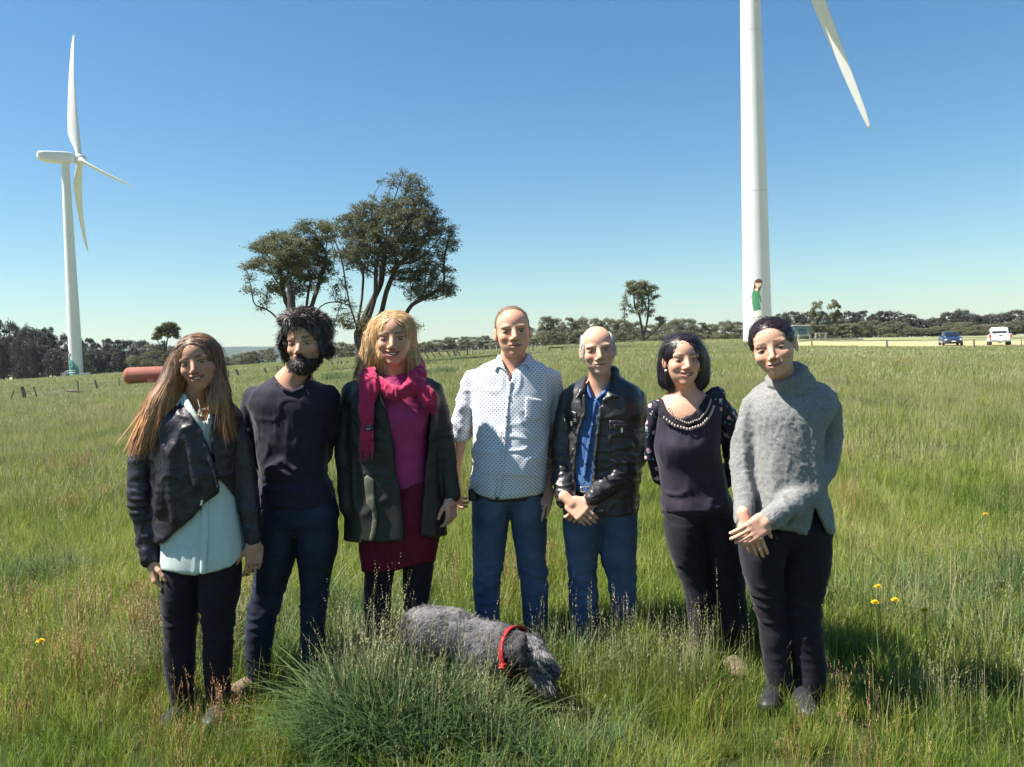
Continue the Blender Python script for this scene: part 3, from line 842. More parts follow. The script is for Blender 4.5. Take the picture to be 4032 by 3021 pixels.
rail_frame(2082, 2099, 95, 1359, M_POSTP, 'pale narrow gate frame beside the white shirt man', .14, 1, group=gr)
rail_frame(2162, 2214, 88, 1367, M_DARKW, 'dark rail on two posts left of the older man', .12, 1, group=gr)
rail_frame(2214, 2290, 92, 1362, M_POSTP, 'pale rail joining the dark rail behind the older man', .12, 2, (0, .5, 1), group=gr)
rail_frame(2420, 2482, 88, 1361, M_POSTP, 'thick pale pole rail right of the older man', .20, 1, (.98,), group=gr)
rail_frame(1729, 1798, 92, 1377, M_POSTP, 'pale rail gate among the leaning posts', .13, 1, (0, .9, 1), group=gr)
# dark low bank near the shed
V, q = [], []
for k, u in enumerate(np.linspace(3150, 3400, 22)):
    for j, (dd, h) in enumerate(((0, 0), (.7, 1), (1.8, 1.1), (4, 0))):
        V.append(at(u, 126 + dd, h * .30 * math.sin(math.pi * (k + .6) / 22.5) ** .5 + .02 + .03 * math.sin(k * 2.1)))
q = [[k * 4 + j, (k + 1) * 4 + j, (k + 1) * 4 + j + 1, k * 4 + j + 1] for k in range(21) for j in range(3)]
tag(mk('earth_bank', V, q, M('dark soil bank', (.05, .05, .035), .95, .1, (.10, .105, .06), 2)), 'low dark earth bank curving in front of the shed', 'bank', kind='structure')

def fence(name, posts, label, wires=None, mat=M_POST, w=.11):
    """posts: (u, v_top, d, lean, width factor)"""
    b0 = at(posts[0][0], posts[0][2]); root = empty(name, b0, label, 'fence')
    tops = []
    for (u, vt, d, lean, wf) in posts:
        p = at(u, d); hv = 1394 + (2016 - u) * .0332; h = EYE + (hv - vt) / F * d - p[2]
        t = p + np.array([lean * h, 0, h]); b = MB()
        n = int(5 + 3 * wf); k = w * wf / 2
        b.tube([p - [0, 0, .25] - b0, (p + t) / 2 - b0 + [k * .3, 0, 0], t - b0], [k * 1.05, k, k * .85], n)
        b.build('post', mat, root); tops.append((p, t))
    for f in (wires or []):
        b = MB()
        for (p, t), (p2, t2) in zip(tops, tops[1:]):
            a, c = p + (t - p) * f - b0, p2 + (t2 - p2) * f - b0
            b.tube([a, (a + c) / 2 - [0, 0, .03], c], .006, 3, cap=False)
        b.build('wire', M_WIRE, root)
    return root
fence('old_fence', [(27, 1537, 44, .45, .8), (89, 1524, 46, -.12, 2.2), (142, 1523, 48, -.25, .8), (302, 1502, 53, .02, .9), (378, 1498, 57, -.15, 1.5), (465, 1489, 62, 0, .9)],
      'broken old fence of leaning grey posts left of the rusty tank', [.7])
fence('paddock_fence', [(897, 1460, 66, 0, .9), (939, 1455, 70, -.35, 1.5), (1047, 1448, 76, -.3, 1.1), (1088, 1441, 80, .05, 1.0), (1258, 1427, 88, 0, .9), (1306, 1424, 90, 0, 1.1), (1329, 1421, 91, 0, 1.0), (1341, 1421, 91, .1, 1.6), (1367, 1420, 93, 0, .9), (1402, 1417, 95, -.2, 1.0)],
      'wire fence of uneven posts running behind the bearded man', [.45, .85], w=.16)
fence('leaning_fence', [(1649, 1388, 84, .1, .9), (1668, 1388, 84, -.5, 1), (1694, 1387, 85, -.7, 1), (1720, 1386, 86, -.6, .9), (1748, 1385, 86, -.65, 1), (1776, 1381, 88, -.55, 1.1), (1800, 1379, 89, -.5, .9), (1818, 1377, 90, -.6, 1), (1840, 1366, 91, -.06, 1.5)],
      'row of sagging leaning fence posts right of the blonde woman', [.5, .85], w=.15)
fence('straight_fence', [(1859, 1370, 96, 0, 1), (1884, 1366, 97, 0, 1.1), (1907, 1365, 98, 0, .9), (1932, 1363, 99, 0, 1.1), (1957, 1362, 100, 0, 1), (2110, 1359, 104, 0, 1), (2135, 1358, 104, 0, 1.2), (2160, 1358, 104, 0, 1), (2250, 1356, 106, 0, 1)],
      'upright post and wire fence behind the man in the white shirt', [.3, .6, .9], M_POSTP, .15)
fence('roadside_fence', [(2589, 1357, 82, 0, .7), (2934, 1351, 74, 0, 1), (3196, 1343, 70, 0, 1), (3492, 1339, 68, -.04, 1.2), (3833, 1337, 66, .03, 1.1), (4021, 1336, 65, 0, .6), (4260, 1330, 64, 0, 1)],
      'post and wire fence between the green paddock and the dry track', [.35, .65, .92], w=.14)
lg = at(293, 51.5, .25); b = MB(); b.tube([[-.55, 0, .12], [.0, .1, .05], [.62, .2, -.1]], [.09, .08, .05], 7)
o = b.build('fallen_post', M_POST, None, smooth=True); o.location = lg; tag(o, 'fallen grey post leaning against the old fence near the left turbine', 'fence post')
o = at(147, 47.5, .12); b = MB(); b.tube([[-.2, 0, 0], [0, .02, .04], [.2, 0, .0]], [.03, .07, .04], 7)
o2 = b.build('pale_log', M_PALEB, None, smooth=True); o2.location = o; tag(o2, 'short pale piece of wood at the foot of a leaning post', 'log')
rb = np.random.default_rng(5); b = MB(); o = at(225, 49)
for k in range(26):
    p = np.array([rb.uniform(-1.6, 1.4), rb.uniform(-.5, .6), rb.uniform(.0, .3)]); d = rb.normal(0, 1, 3); d[2] = abs(d[2]) * .7; d /= np.linalg.norm(d)
    L_ = rb.uniform(.3, .9); b.tube([p, p + d * L_ * .5 + rb.normal(0, .05, 3), p + d * L_], [.022, .016, .006], 4)
o2 = b.build('dead_branch', M_POSTP, None, smooth=True); o2.location = o; tag(o2, 'tangle of grey dead branches lying behind the old fence', 'dead branch')

# ================================================================== AIR
hm_ = bpy.data.materials.new('thin haze'); hm_.use_nodes = True
hN, hL = hm_.node_tree.nodes, hm_.node_tree.links
hN.remove(hN['Principled BSDF']); pv = hN.new('ShaderNodeVolumePrincipled')
pv.inputs['Color'].default_value = (0.70, 0.84, 1.0, 1); pv.inputs['Density'].default_value = 0.00006; pv.inputs['Anisotropy'].default_value = 0.2
hL.new(pv.outputs[0], hN['Material Output'].inputs['Volume'])
b = MB(); b.box((0, 3400, 72), (16000, 7800, 240)); hz_ = b.build('haze', hm_)
tag(hz_, 'thin blue summer haze over the paddocks and the far ridge', 'haze', kind='stuff')
# ================================================================== FIGURES: implicit surfaces turned into meshes
def smin(a, b, k):
    h = np.maximum(k - np.abs(a - b), 0) / k
    return np.minimum(a, b) - h * h * k * .25
def smax(a, b, k): return -smin(-a, -b, k)

def sd_caps(X, Y, Z, a, b, ra, rb):
    ba = b - a; L = ba @ ba + 1e-12
    x, y, z = X - a[0], Y - a[1], Z - a[2]
    t = np.clip((x * ba[0] + y * ba[1] + z * ba[2]) / L, 0, 1)
    return np.sqrt((x - t * ba[0]) ** 2 + (y - t * ba[1]) ** 2 + (z - t * ba[2]) ** 2) - (ra + (rb - ra) * t)

def sd_ell(X, Y, Z, c, r, Rm=None):
    x, y, z = X - c[0], Y - c[1], Z - c[2]
    if Rm is not None:
        x, y, z = (Rm[0, 0] * x + Rm[1, 0] * y + Rm[2, 0] * z, Rm[0, 1] * x + Rm[1, 1] * y + Rm[2, 1] * z, Rm[0, 2] * x + Rm[1, 2] * y + Rm[2, 2] * z)
    k0 = np.sqrt((x / r[0]) ** 2 + (y / r[1]) ** 2 + (z / r[2]) ** 2)
    k1 = np.sqrt((x / r[0] ** 2) ** 2 + (y / r[1] ** 2) ** 2 + (z / r[2] ** 2) ** 2)
    return k0 * (k0 - 1) / (k1 + 1e-9)

def sd_box(X, Y, Z, c, h, Rm, rd):
    x, y, z = X - c[0], Y - c[1], Z - c[2]
    if Rm is not None:
        x, y, z = (Rm[0, 0] * x + Rm[1, 0] * y + Rm[2, 0] * z, Rm[0, 1] * x + Rm[1, 1] * y + Rm[2, 1] * z, Rm[0, 2] * x + Rm[1, 2] * y + Rm[2, 2] * z)
    qx, qy, qz = np.abs(x) - h[0] + rd, np.abs(y) - h[1] + rd, np.abs(z) - h[2] + rd
    return np.sqrt(np.maximum(qx, 0) ** 2 + np.maximum(qy, 0) ** 2 + np.maximum(qz, 0) ** 2) + np.minimum(np.maximum(qx, np.maximum(qy, qz)), 0) - rd

def sd_poly2(u, v, poly):
    """signed distance to a closed outline in the plane"""
    p = np.asarray(poly, float); n = len(p)
    d = np.full(u.shape, 1e18); ins = np.zeros(u.shape, bool)
    for i in range(n):
        a, b = p[i], p[(i + 1) % n]; e = b - a
        wx, wy = u - a[0], v - a[1]
        t = np.clip((wx * e[0] + wy * e[1]) / (e @ e + 1e-12), 0, 1)
        d = np.minimum(d, (wx - t * e[0]) ** 2 + (wy - t * e[1]) ** 2)
        c = ((a[1] > v) != (b[1] > v)) & (u < e[0] * (v - a[1]) / (e[1] if abs(e[1]) > 1e-12 else 1e-12) + a[0])
        ins ^= c
    d = np.sqrt(d)
    return np.where(ins, -d, d)

class Field:
    def __init__(s): s.ops = []
    def add(s, fn, lo, hi, k=.01, mode='u'): s.ops.append((mode, fn, np.asarray(lo, float), np.asarray(hi, float), k)); return s
    def cap(s, a, b, ra, rb, k=.01, mode='u'):
        a, b = np.asarray(a, float), np.asarray(b, float); r = max(ra, rb)
        return s.add(lambda X, Y, Z: sd_caps(X, Y, Z, a, b, ra, rb), np.minimum(a, b) - r, np.maximum(a, b) + r, k, mode)
    def chain(s, pts, k=.01, mode='u'):
        A = [(np.asarray(p[:3], float), np.asarray(q[:3], float), p[3], q[3]) for p, q in zip(pts, pts[1:])]
        def fn(X, Y, Z):
            f = None
            for a, b, ra, rb in A:
                d = sd_caps(X, Y, Z, a, b, ra, rb); f = d if f is None else smin(f, d, .006)
            return f
        lo = np.min([np.minimum(a, b) - max(ra, rb) for a, b, ra, rb in A], 0); hi = np.max([np.maximum(a, b) + max(ra, rb) for a, b, ra, rb in A], 0)
        return s.add(fn, lo, hi, k, mode)
    def ell(s, c, r, R=None, k=.01, mode='u'):
        c = np.asarray(c, float); r = np.asarray(r, float); m = r.max() if R is not None else r
        return s.add(lambda X, Y, Z: sd_ell(X, Y, Z, c, r, R), c - m, c + m, k, mode)
    def box(s, c, h, R=None, rd=.005, k=.005, mode='u'):
        c = np.asarray(c, float); h = np.asarray(h, float); m = np.linalg.norm(h)
        return s.add(lambda X, Y, Z: sd_box(X, Y, Z, c, h, R, rd), c - m, c + m, k, mode)
    def ev(s, X, Y, Z):
        f = np.full(np.broadcast(X, Y, Z).shape, .08)
        for mode, fn, lo, hi, k in s.ops:
            d = fn(X, Y, Z)
            f = smin(f, d, k) if mode == 'u' else smax(f, -d, k) if mode == 's' else smax(f, d, k)
        return f
    def evp(s, Q): return s.ev(Q[:, 0], Q[:, 1], Q[:, 2])
    def grad(s, Q, e=.002):
        g = np.stack([s.evp(Q + np.eye(3)[i] * e) - s.evp(Q - np.eye(3)[i] * e) for i in range(3)], 1)
        return g / (np.linalg.norm(g, axis=1)[:, None] + 1e-9)
    def bounds(s):
        u = [o for o in s.ops if o[0] == 'u']
        return np.min([o[2] for o in u], 0), np.max([o[3] for o in u], 0)
    def grid(s, h, fine=(), pad=.02):
        lo, hi = s.bounds(); lo, hi = lo - pad, hi + pad
        ax = []
        for k in range(3):
            p = [lo[k]]
            while p[-1] < hi[k]:
                st = h
                for a, b, hf in fine:
                    if a[k] - hf <= p[-1] <= b[k]: st = min(st, hf)
                    elif p[-1] < a[k] < p[-1] + st: st = max(hf, a[k] - p[-1])
                p.append(p[-1] + st)
            ax.append(np.array(p))
        G = np.full([len(a) for a in ax], .08, np.float32)
        for mode, fn, l, u, k in s.ops:
            if mode == 'i': sl = [slice(None)] * 3
            else:
                m = k + .012; sl = []
                for q in range(3):
                    i0 = max(0, np.searchsorted(ax[q], l[q] - m) - 1); i1 = min(len(ax[q]), np.searchsorted(ax[q], u[q] + m) + 1); sl.append(slice(i0, i1))
                if any(q.start >= q.stop for q in sl): continue
            X, Y, Z = ax[0][sl[0]][:, None, None], ax[1][sl[1]][None, :, None], ax[2][sl[2]][None, None, :]
            d = np.broadcast_to(fn(X, Y, Z), G[tuple(sl)].shape); f = G[tuple(sl)]
            G[tuple(sl)] = smin(f, d, k) if mode == 'u' else smax(f, -d, k) if mode == 's' else smax(f, d, k)
        return G, ax
    def mesh(s, h, fine=()):
        G, ax = s.grid(h, fine)
        return snets(G, ax)

_EDGES = [(a, b) for a in range(8) for b in range(a + 1, 8) if bin(a ^ b).count('1') == 1]
def snets(G, ax):
    S = G < 0
    c = S.astype(np.uint8); n = 0
    for d in range(8):
        i, j, k = d & 1, (d >> 1) & 1, (d >> 2) & 1
        n = n + c[i:c.shape[0] - 1 + i, j:c.shape[1] - 1 + j, k:c.shape[2] - 1 + k]
    act = (n > 0) & (n < 8)
    idx = np.full(act.shape, -1, np.int32); I, J, K = np.nonzero(act); idx[I, J, K] = np.arange(len(I))
    g = [G[I + (d & 1), J + ((d >> 1) & 1), K + ((d >> 2) & 1)].astype(float) for d in range(8)]
    off = [np.array([d & 1, (d >> 1) & 1, (d >> 2) & 1], float) for d in range(8)]
    acc = np.zeros((len(I), 3)); cnt = np.zeros(len(I))
    for a, b in _EDGES:
        m = (g[a] < 0) != (g[b] < 0)
        t = np.where(m, g[a] / np.where(m, g[a] - g[b], 1), 0)
        acc += np.where(m[:, None], off[a] + t[:, None] * (off[b] - off[a]), 0); cnt += m
    f = acc / np.maximum(cnt, 1)[:, None]
    V = np.stack([ax[q][ijk] + f[:, q] * (ax[q][ijk + 1] - ax[q][ijk]) for q, ijk in enumerate((I, J, K))], 1)
    Q = []
    def quads(m, o, di, dj):
        i, j, k = np.nonzero(m); p = np.stack([i, j, k], 1) + o
        q = np.stack([idx[tuple((p - di - dj).T)], idx[tuple((p - dj).T)], idx[tuple(p.T)], idx[tuple((p - di).T)]], 1)
        inside = S[tuple(p.T)]
        q[~inside] = q[~inside][:, ::-1]; Q.append(q)
    ex, ey, ez = np.eye(3, dtype=int)
    quads(S[:-1, 1:-1, 1:-1] != S[1:, 1:-1, 1:-1], np.array([0, 1, 1]), ey, ez)
    quads(S[1:-1, :-1, 1:-1] != S[1:-1, 1:, 1:-1], np.array([1, 0, 1]), ez, ex)
    quads(S[1:-1, 1:-1, :-1] != S[1:-1, 1:-1, 1:], np.array([1, 1, 0]), ex, ey)
    return V, np.concatenate(Q)

def vnormals(V, Q):
    n = np.cross(V[Q[:, 2]] - V[Q[:, 0]], V[Q[:, 3]] - V[Q[:, 1]])
    N = np.zeros_like(V)
    for k in range(4): np.add.at(N, Q[:, k], n)
    return N / (np.linalg.norm(N, axis=1)[:, None] + 1e-12)

def relax(V, Q, it=1, w=.5):
    e = np.concatenate([Q[:, [0, 1]], Q[:, [1, 2]], Q[:, [2, 3]], Q[:, [3, 0]]])
    for _ in range(it):
        A = np.zeros_like(V); c = np.zeros(len(V))
        np.add.at(A, e[:, 0], V[e[:, 1]]); np.add.at(c, e[:, 0], 1); np.add.at(A, e[:, 1], V[e[:, 0]]); np.add.at(c, e[:, 1], 1)
        V = V * (1 - w) + w * A / np.maximum(c, 1)[:, None]
    return V

def ribbons(P0, flow, n, step, width, F_=None, lift=.0, stick=1.0, jit=.1, seed=0, taper=True, cols=None, grav=0.0, free=None):
    """strands of hair or fur as tapered ribbons that follow a surface"""
    r = np.random.default_rng(seed)
    N0 = len(P0); P = P0.copy(); pts = [P.copy()]; nrm = []
    lf = lift * r.uniform(.3, 1.2, N0)
    step = step * r.uniform(.75, 1.2, N0)
    bias = r.normal(0, jit, (N0, 3))
    D = None
    for k in range(n):
        g = F_.grad(P) if F_ is not None else np.tile([0, -1.0, 0], (N0, 1))
        w = flow(P, k / n) + bias
        sk_ = stick if free is None else np.where(free(P), 0.0, stick)[:, None]
        w = w - g * (w * g).sum(1)[:, None] * sk_
        w /= np.linalg.norm(w, axis=1)[:, None] + 1e-9
        D = w if D is None else (D * .35 + w * .65)
        D /= np.linalg.norm(D, axis=1)[:, None] + 1e-9
        D[:, 2] -= grav * k / n
        P = P + D * step[:, None]
        if F_ is not None and stick > 0:
            d = F_.evp(P); tgt = lf * min(1, (k + 1) / 2)
            st_ = stick if free is None else np.where(free(P), 0.0, stick)
            P = P - g * (np.clip(d - tgt, -.03, .03) * st_)[:, None]
        pts.append(P.copy()); nrm.append(g)
    nrm.append(nrm[-1])
    V, Q = [], []
    m = n + 1
    wd = width * r.uniform(.6, 1.3, N0)
    for k in range(m):
        t = pts[min(k + 1, n)] - pts[max(k - 1, 0)]
        s = np.cross(t, nrm[k]); s /= np.linalg.norm(s, axis=1)[:, None] + 1e-9
        f = (1 - (k / n) ** 2 * .92) if taper else 1.0
        if k == 0: f *= .8
        V.append(pts[k] - s * (wd * f)[:, None]); V.append(pts[k] + s * (wd * f)[:, None])
    V = np.stack(V, 1).reshape(-1, 3)
    base = np.arange(N0) * 2 * m
    q = np.concatenate([np.stack([base + 2 * k, base + 2 * k + 1, base + 2 * k + 3, base + 2 * k + 2], 1) for k in range(n)])
    C = None
    if cols is not None:
        C = np.repeat(cols, 2 * m, axis=0)
    return V, q, C
# ================================================================== PEOPLE
class Head:
    def __init__(s, c, R, hs): s.c, s.R, s.hs = np.asarray(c, float), np.asarray(R, float), hs
    def W(s, x, y, z): return s.c + s.R @ (np.array([x, y, z]) * s.hs)
    def loc(s, X, Y, Z):
        x, y, z = X - s.c[0], Y - s.c[1], Z - s.c[2]; R = s.R
        return [(R[0, i] * x + R[1, i] * y + R[2, i] * z) / s.hs for i in range(3)]
    def locp(s, Q): return (Q - s.c) @ s.R / s.hs
    def ell(s, f, c, r, k=.05, mode='u', warp=0.0, R2=None):
        c = np.asarray(c, float); r = np.asarray(r, float)
        def fn(X, Y, Z):
            x, y, z = s.loc(X, Y, Z)
            if warp: z = z - warp * x * x
            return sd_ell(x, y, z, c, r, R2) * s.hs
        w = s.W(*c); m = (r.max() + abs(warp) * r[0] ** 2 + .02) * s.hs
        f.add(fn, w - m, w + m, k * s.hs, mode)
    def cap(s, f, a, b, ra, rb, k=.03, mode='u'): f.cap(s.W(*a), s.W(*b), ra * s.hs, rb * s.hs, k * s.hs, mode)

SKIN = M('skin', (1, 1, 1), .58, .28, attr=True, sub=.08, bump=.12, bscale=300, bdist=.003)
M_EYE = M('eye', (1, 1, 1), .12, .5, attr=True)
M_TEETH = M('teeth', (.78, .74, .66), .25, .5)
def HAIRM(name, c, c2, rough=.55): return M(name, c, rough, .45, c2, 30, 3, attr=True, stretch=(1, 1, .15), transl=.12)

def face(f, H, jaw=.243, chin=.105, wide=.0, nose=1.0, nosew=1.0, mouth=.13, smile=.5, mopen=.006, eye=.5, brow=1.0, ears=1.0, zc=-.285, lips=1.0, ex=.145, cheek=1.0, age=0.0, chinz=-.42):
    w = 1 + wide
    H.ell(f, (0, .08, .13), (.315 * w, .41, .365))
    H.ell(f, (0, -.10, .17), (.27 * w, .255, .26), .08)
    H.ell(f, (0, -.08, -.10), (.292 * w, .27, .28), .08)
    H.ell(f, (0, -.08, -.26), (jaw, .25, .22), .08)
    H.ell(f, (0, -.235, chinz), (chin, .09, .085), .07)
    for sx in (-1, 1):
        H.ell(f, (sx * .165 * w, -.215, -.115), (.105, .105 * cheek, .095 * cheek), .05)
        H.ell(f, (sx * .12, -.283, .085), (.125, .060 * brow, .05), .045)
    H.ell(f, (0, -.235, -.27), (.145, .115, .12), .05)
    for sx in (-1, 1):
        H.ell(f, (sx * ex, -.405, -.002), (.10, .085, .055), .035, 's')
        H.ell(f, (sx * ex, -.266, .002), (.086, .076, .056), .016)
        H.ell(f, (sx * ex, -.375, .004), (.070, .06, .056 * eye), .003, 's', warp=-.8)
    H.cap(f, (0, -.318, .05), (0, -.415 - .012 * nose, -.135 * nose), .032 * nosew, .047 * nosew, .045)
    for sx in (-1, 1):
        H.ell(f, (sx * .055 * nosew, -.372, -.162 * nose), (.040 * nosew, .050, .033), .022)
        H.ell(f, (sx * .024 * nosew, -.405, -.192 * nose), (.014, .02, .012), .004, 's')
    m = mouth
    if age:
        for sx in (-1, 1): H.cap(f, (sx * .08, -.375, -.185), (sx * .15, -.355, -.30), .008 * age, .008 * age, .012, 's')
    if smile > .3:
        for sx in (-1, 1): H.cap(f, (sx * .085, -.385, -.19), (sx * .155, -.36, -.265), .007, .009, .02, 's')
    H.ell(f, (0, -.340, zc + .020 + mopen * .7), (m * .90, .030, .011 * lips), .018, warp=smile * 2.2)
    H.ell(f, (0, -.335, zc - .026 - mopen * .8), (m * .72, .034, .014 * lips), .018, warp=smile * 2.2)
    H.ell(f, (0, -.39, zc), (m, .075, mopen), .003, 's', warp=smile * 2.2)
    if ears:
        for sx in (-1, 1):
            if ears > 1.5 and sx < 0: continue
            R2 = rotz(sx * -.35)
            H.ell(f, (sx * .335 * w, .06, -.03), (.030, .075, .125), .02, R2=R2)
            H.ell(f, (sx * .362 * w, .035, -.01), (.020, .045, .075), .012, 's', R2=R2)

def face_cols(H, V, skin, lip, stub=None, mouth=.13, zc=-.285, smile=.5, mopen=.006, lips=1.0, ex=.145, blush=.25, brow=None, eye=.5):
    q = H.locp(V); x, y, z = q.T
    c = np.tile(np.array(skin), (len(V), 1))
    near = (np.abs(x) < .6) & (np.abs(z) < .7)
    front = near & (y < 0)
    n1 = vnoise(q * 9)[:, None]
    c = c * (1 + .07 * n1 + .05 * vnoise(q * 26 + 3)[:, None])
    c = c * (1 + np.array([.03, -.05, -.06]) * vnoise(q * 5 + 11)[:, None])
    def mixin(c, w, col): return c * (1 - w[:, None]) + np.array(col) * w[:, None]
    red = np.array(skin) * np.array([1.06, .74, .68])
    for sx in (-1, 1):
        c = mixin(c, front * blush * np.exp(-(((x - sx * .19) / .09) ** 2 + ((z + .12) / .08) ** 2)), red)
    c = mixin(c, front * blush * .9 * np.exp(-((x / .05) ** 2 + ((z + .15) / .05) ** 2)), red)
    if stub is not None:
        w = front * np.clip((-.17 - z - .25 * np.clip(np.abs(x) - .12, -.05, .2) * -1) / .05, 0, 1) * np.clip((z + .56) / .05, 0, 1) * stub[0]
        w = w * (.75 + .5 * vnoise(q * 60))
        c = mixin(c, np.clip(w, 0, 1), stub[1])
    for sx in (-1, 1):
        c = mixin(c, front * .30 * np.exp(-(((x - sx * .14) / .085) ** 2 + ((z + .065) / .03) ** 2)), np.array(skin) * np.array([.72, .6, .62]))
        c = mixin(c, front * .8 * np.exp(-(((x - sx * .026) / .016) ** 2 + ((z + .195) / .014) ** 2)), (.10, .04, .035))
    zz = z - smile * 2.2 * x * x
    lm = front * np.clip(1.25 - ((x / (mouth * .97)) ** 2 + ((zz - zc) / (.025 * lips + mopen)) ** 2), 0, .25) / .25
    c = mixin(c, lm * .85, lip)
    inn = front * np.clip(1.3 - ((x / mouth) ** 2 + ((zz - zc) / (mopen * .9 + .003)) ** 2), 0, .3) / .3
    c = mixin(c, inn * .75, (.16, .05, .045))
    for sx in (-1, 1):
        dx = x - sx * ex; ze = z - .004 + .8 * dx * dx
        rim = front * np.exp(-((dx / .078) ** 2) ** 3) * np.exp(-((ze - .058 * eye) / .013) ** 2)
        c = mixin(c, np.clip(rim * .95, 0, 1), (.045, .03, .025))
        low = front * np.exp(-((dx / .07) ** 2) ** 3) * np.exp(-((ze + .052 * eye) / .008) ** 2)
        c = mixin(c, low * .5, (.12, .07, .055))
    if brow is not None:
        for sx in (-1, 1):
            dx = sx * x
            zb = .098 + .10 * np.clip(dx - .06, 0, 1) - .55 * np.clip(dx - .16, 0, 1) ** 1.5
            w = front * np.clip((dx - .045) / .02, 0, 1) * np.clip((.245 - dx) / .06, 0, 1) * np.exp(-((z - zb) / .024) ** 4) * min(1, brow[0] * 1.35) * (.8 + .4 * vnoise(q * np.array([40, 40, 90])))
            c = mixin(c, np.clip(w, 0, 1), brow[1])
    return np.clip(c, 0, 1)

class Person:
    def __init__(s, name, d, u0, label, group='people standing in a row'):
        s.d = d; p = P(u0, 1400, d); s.o = np.array([p[0], d, float(terr(p[0], d))])
        s.root = empty('person', s.o, label, 'person', group)
        s.body = Field(); s.fine = []
    def p(s, u, v, dy=0.0): return P(u, v, s.d + dy)
    def r(s, px): return px * s.d / F
    def pts(s, L, k=1.0, kr=1.0):
        return [(*s.p(a[0], a[1], a[2]), s.r(a[3]) * kr) for a in L]
    def chain(s, f, L, k=.03, kr=1.0): f.chain(s.pts(L, kr=kr), k)
    def loft(s, f, secs, n=2.4, k=.02, mode='u', grow=0.0, cy0=0.0):
        """secs: v, u left, u right, half depth (m) or None, centre depth offset"""
        rows = []
        for q in secs:
            v, a, b = q[:3]; cy = (q[4] if len(q) > 4 else 0.0) + cy0
            A, B = s.p(a, v, cy), s.p(b, v, cy)
            rx = (B[0] - A[0]) / 2 + grow
            ry = (q[3] if len(q) > 3 and q[3] else rx * 1.05) + (grow if len(q) > 3 and q[3] else 0)
            rows.append(((A[2] + B[2]) / 2, (A[0] + B[0]) / 2, rx, s.d + cy, ry))
        rows = np.array(sorted(rows)); z = rows[:, 0]
        zt = np.linspace(z[0], z[-1], 160); tab = []
        for c in range(1, 5):
            y = rows[:, c]; m = np.gradient(y, z)
            i = np.clip(np.searchsorted(z, zt) - 1, 0, len(z) - 2); h = z[i + 1] - z[i]; t = (zt - z[i]) / h
            tab.append((2 * t ** 3 - 3 * t ** 2 + 1) * y[i] + (t ** 3 - 2 * t ** 2 + t) * h * m[i] + (-2 * t ** 3 + 3 * t ** 2) * y[i + 1] + (t ** 3 - t ** 2) * h * m[i + 1])
        def fn(X, Y, Z):
            cx, rx, cyy, ry = (np.interp(Z, zt, c) for c in tab)
            dx, dy = X - cx, Y - cyy
            rho = (np.abs(dx / rx) ** n + np.abs(dy / ry) ** n) ** (1 / n) + 1e-6
            L = np.sqrt(dx * dx + dy * dy)
            d = np.where(rho > .05, L - L / rho, -np.minimum(rx, ry) * .9)
            return smax(smax(d, Z - z[-1], .012), z[0] - Z, .004)
        mx = rows[:, 2].max(); my = rows[:, 4].max()
        f.add(fn, (rows[:, 1].min() - mx, rows[:, 3].min() - my, z[0]), (rows[:, 1].max() + mx, rows[:, 3].max() + my, z[-1]), k, mode)
    def poly(s, f, pts, mode='s', front=None, k=.004):
        """cut (or keep) an outline seen from the camera side; front=(y0,y1) limits depth relative to the person"""
        def fn(X, Y, Z):
            u, v = project(X, Y, Z)
            d = sd_poly2(u, v, pts) * s.d / F
            if front is not None: d = np.maximum(d, np.maximum(s.d + front[0] - Y, Y - s.d - front[1]))
            return d
        q = np.array(pts, float); A = [s.p(a, b, dy) for a, b in ((q[:, 0].min(), q[:, 1].min()), (q[:, 0].max(), q[:, 1].max())) for dy in (-.4, .4)]
        lo, hi = np.min(A, 0), np.max(A, 0)
        lo[1], hi[1] = s.d + (front[0] if front else -1), s.d + (front[1] if front else 1)
        f.add(fn, lo - .05, hi + .05, k, mode)
        return f
    def patch(s, base, pts, off, th, front=(-1, 0), k=.004):
        """a layer of cloth lying on another garment inside an outline"""
        f = Field(); q = np.array(pts, float)
        A = [s.p(a, b, dy) for a, b in ((q[:, 0].min(), q[:, 1].min()), (q[:, 0].max(), q[:, 1].max())) for dy in (-.35, .25)]
        lo, hi = np.min(A, 0), np.max(A, 0)
        lo[1], hi[1] = s.d + max(front[0], -.35), s.d + min(front[1], .3)
        def fn(X, Y, Z):
            u, v = project(X, Y, Z)
            d2 = sd_poly2(u, v, pts) * s.d / F
            b = base.ev(X, Y, Z)
            return smax(smax(np.maximum(b - off - th / 2, -b - .014), d2, .004), np.maximum(s.d + front[0] - Y, Y - s.d - front[1]), .004)
        f.add(fn, lo, hi, .002)
        return f
    def make(s, name, f, h, mat, disp=None, parent=None, rel=1, cols=None, fine=()):
        V, Q = f.mesh(h, fine)
        V = relax(V, Q, rel)
        if disp is not None:
            N = vnormals(V, Q); V = V + N * disp(V)[:, None]
        c = cols(V) if callable(cols) else cols
        return mk(name, V, Q, mat, parent or s.root, s.o, True, c)
    def head(s, eu, ev, hs, yaw=0, roll=0, pitch=0, dy=-.06, chin=None, **kw):
        R = rotz(radians(yaw)) @ roty(radians(-roll + 1.9)) @ rotx(radians(pitch))
        fp = s.p(eu, ev, dy - .33 * hs)
        s.H = Head(fp + R @ np.array([0, .33, 0]) * hs, R, hs); s.kw = kw
        face(s.body, s.H, **{k: v for k, v in kw.items() if k not in ('skin', 'lip', 'stub', 'blush', 'browc')})
        m = .60 * hs; s.fine.append((s.H.c - [.42 * hs, .52 * hs, .56 * hs], s.H.c + [.42 * hs, .48 * hs, .5 * hs], .0030))
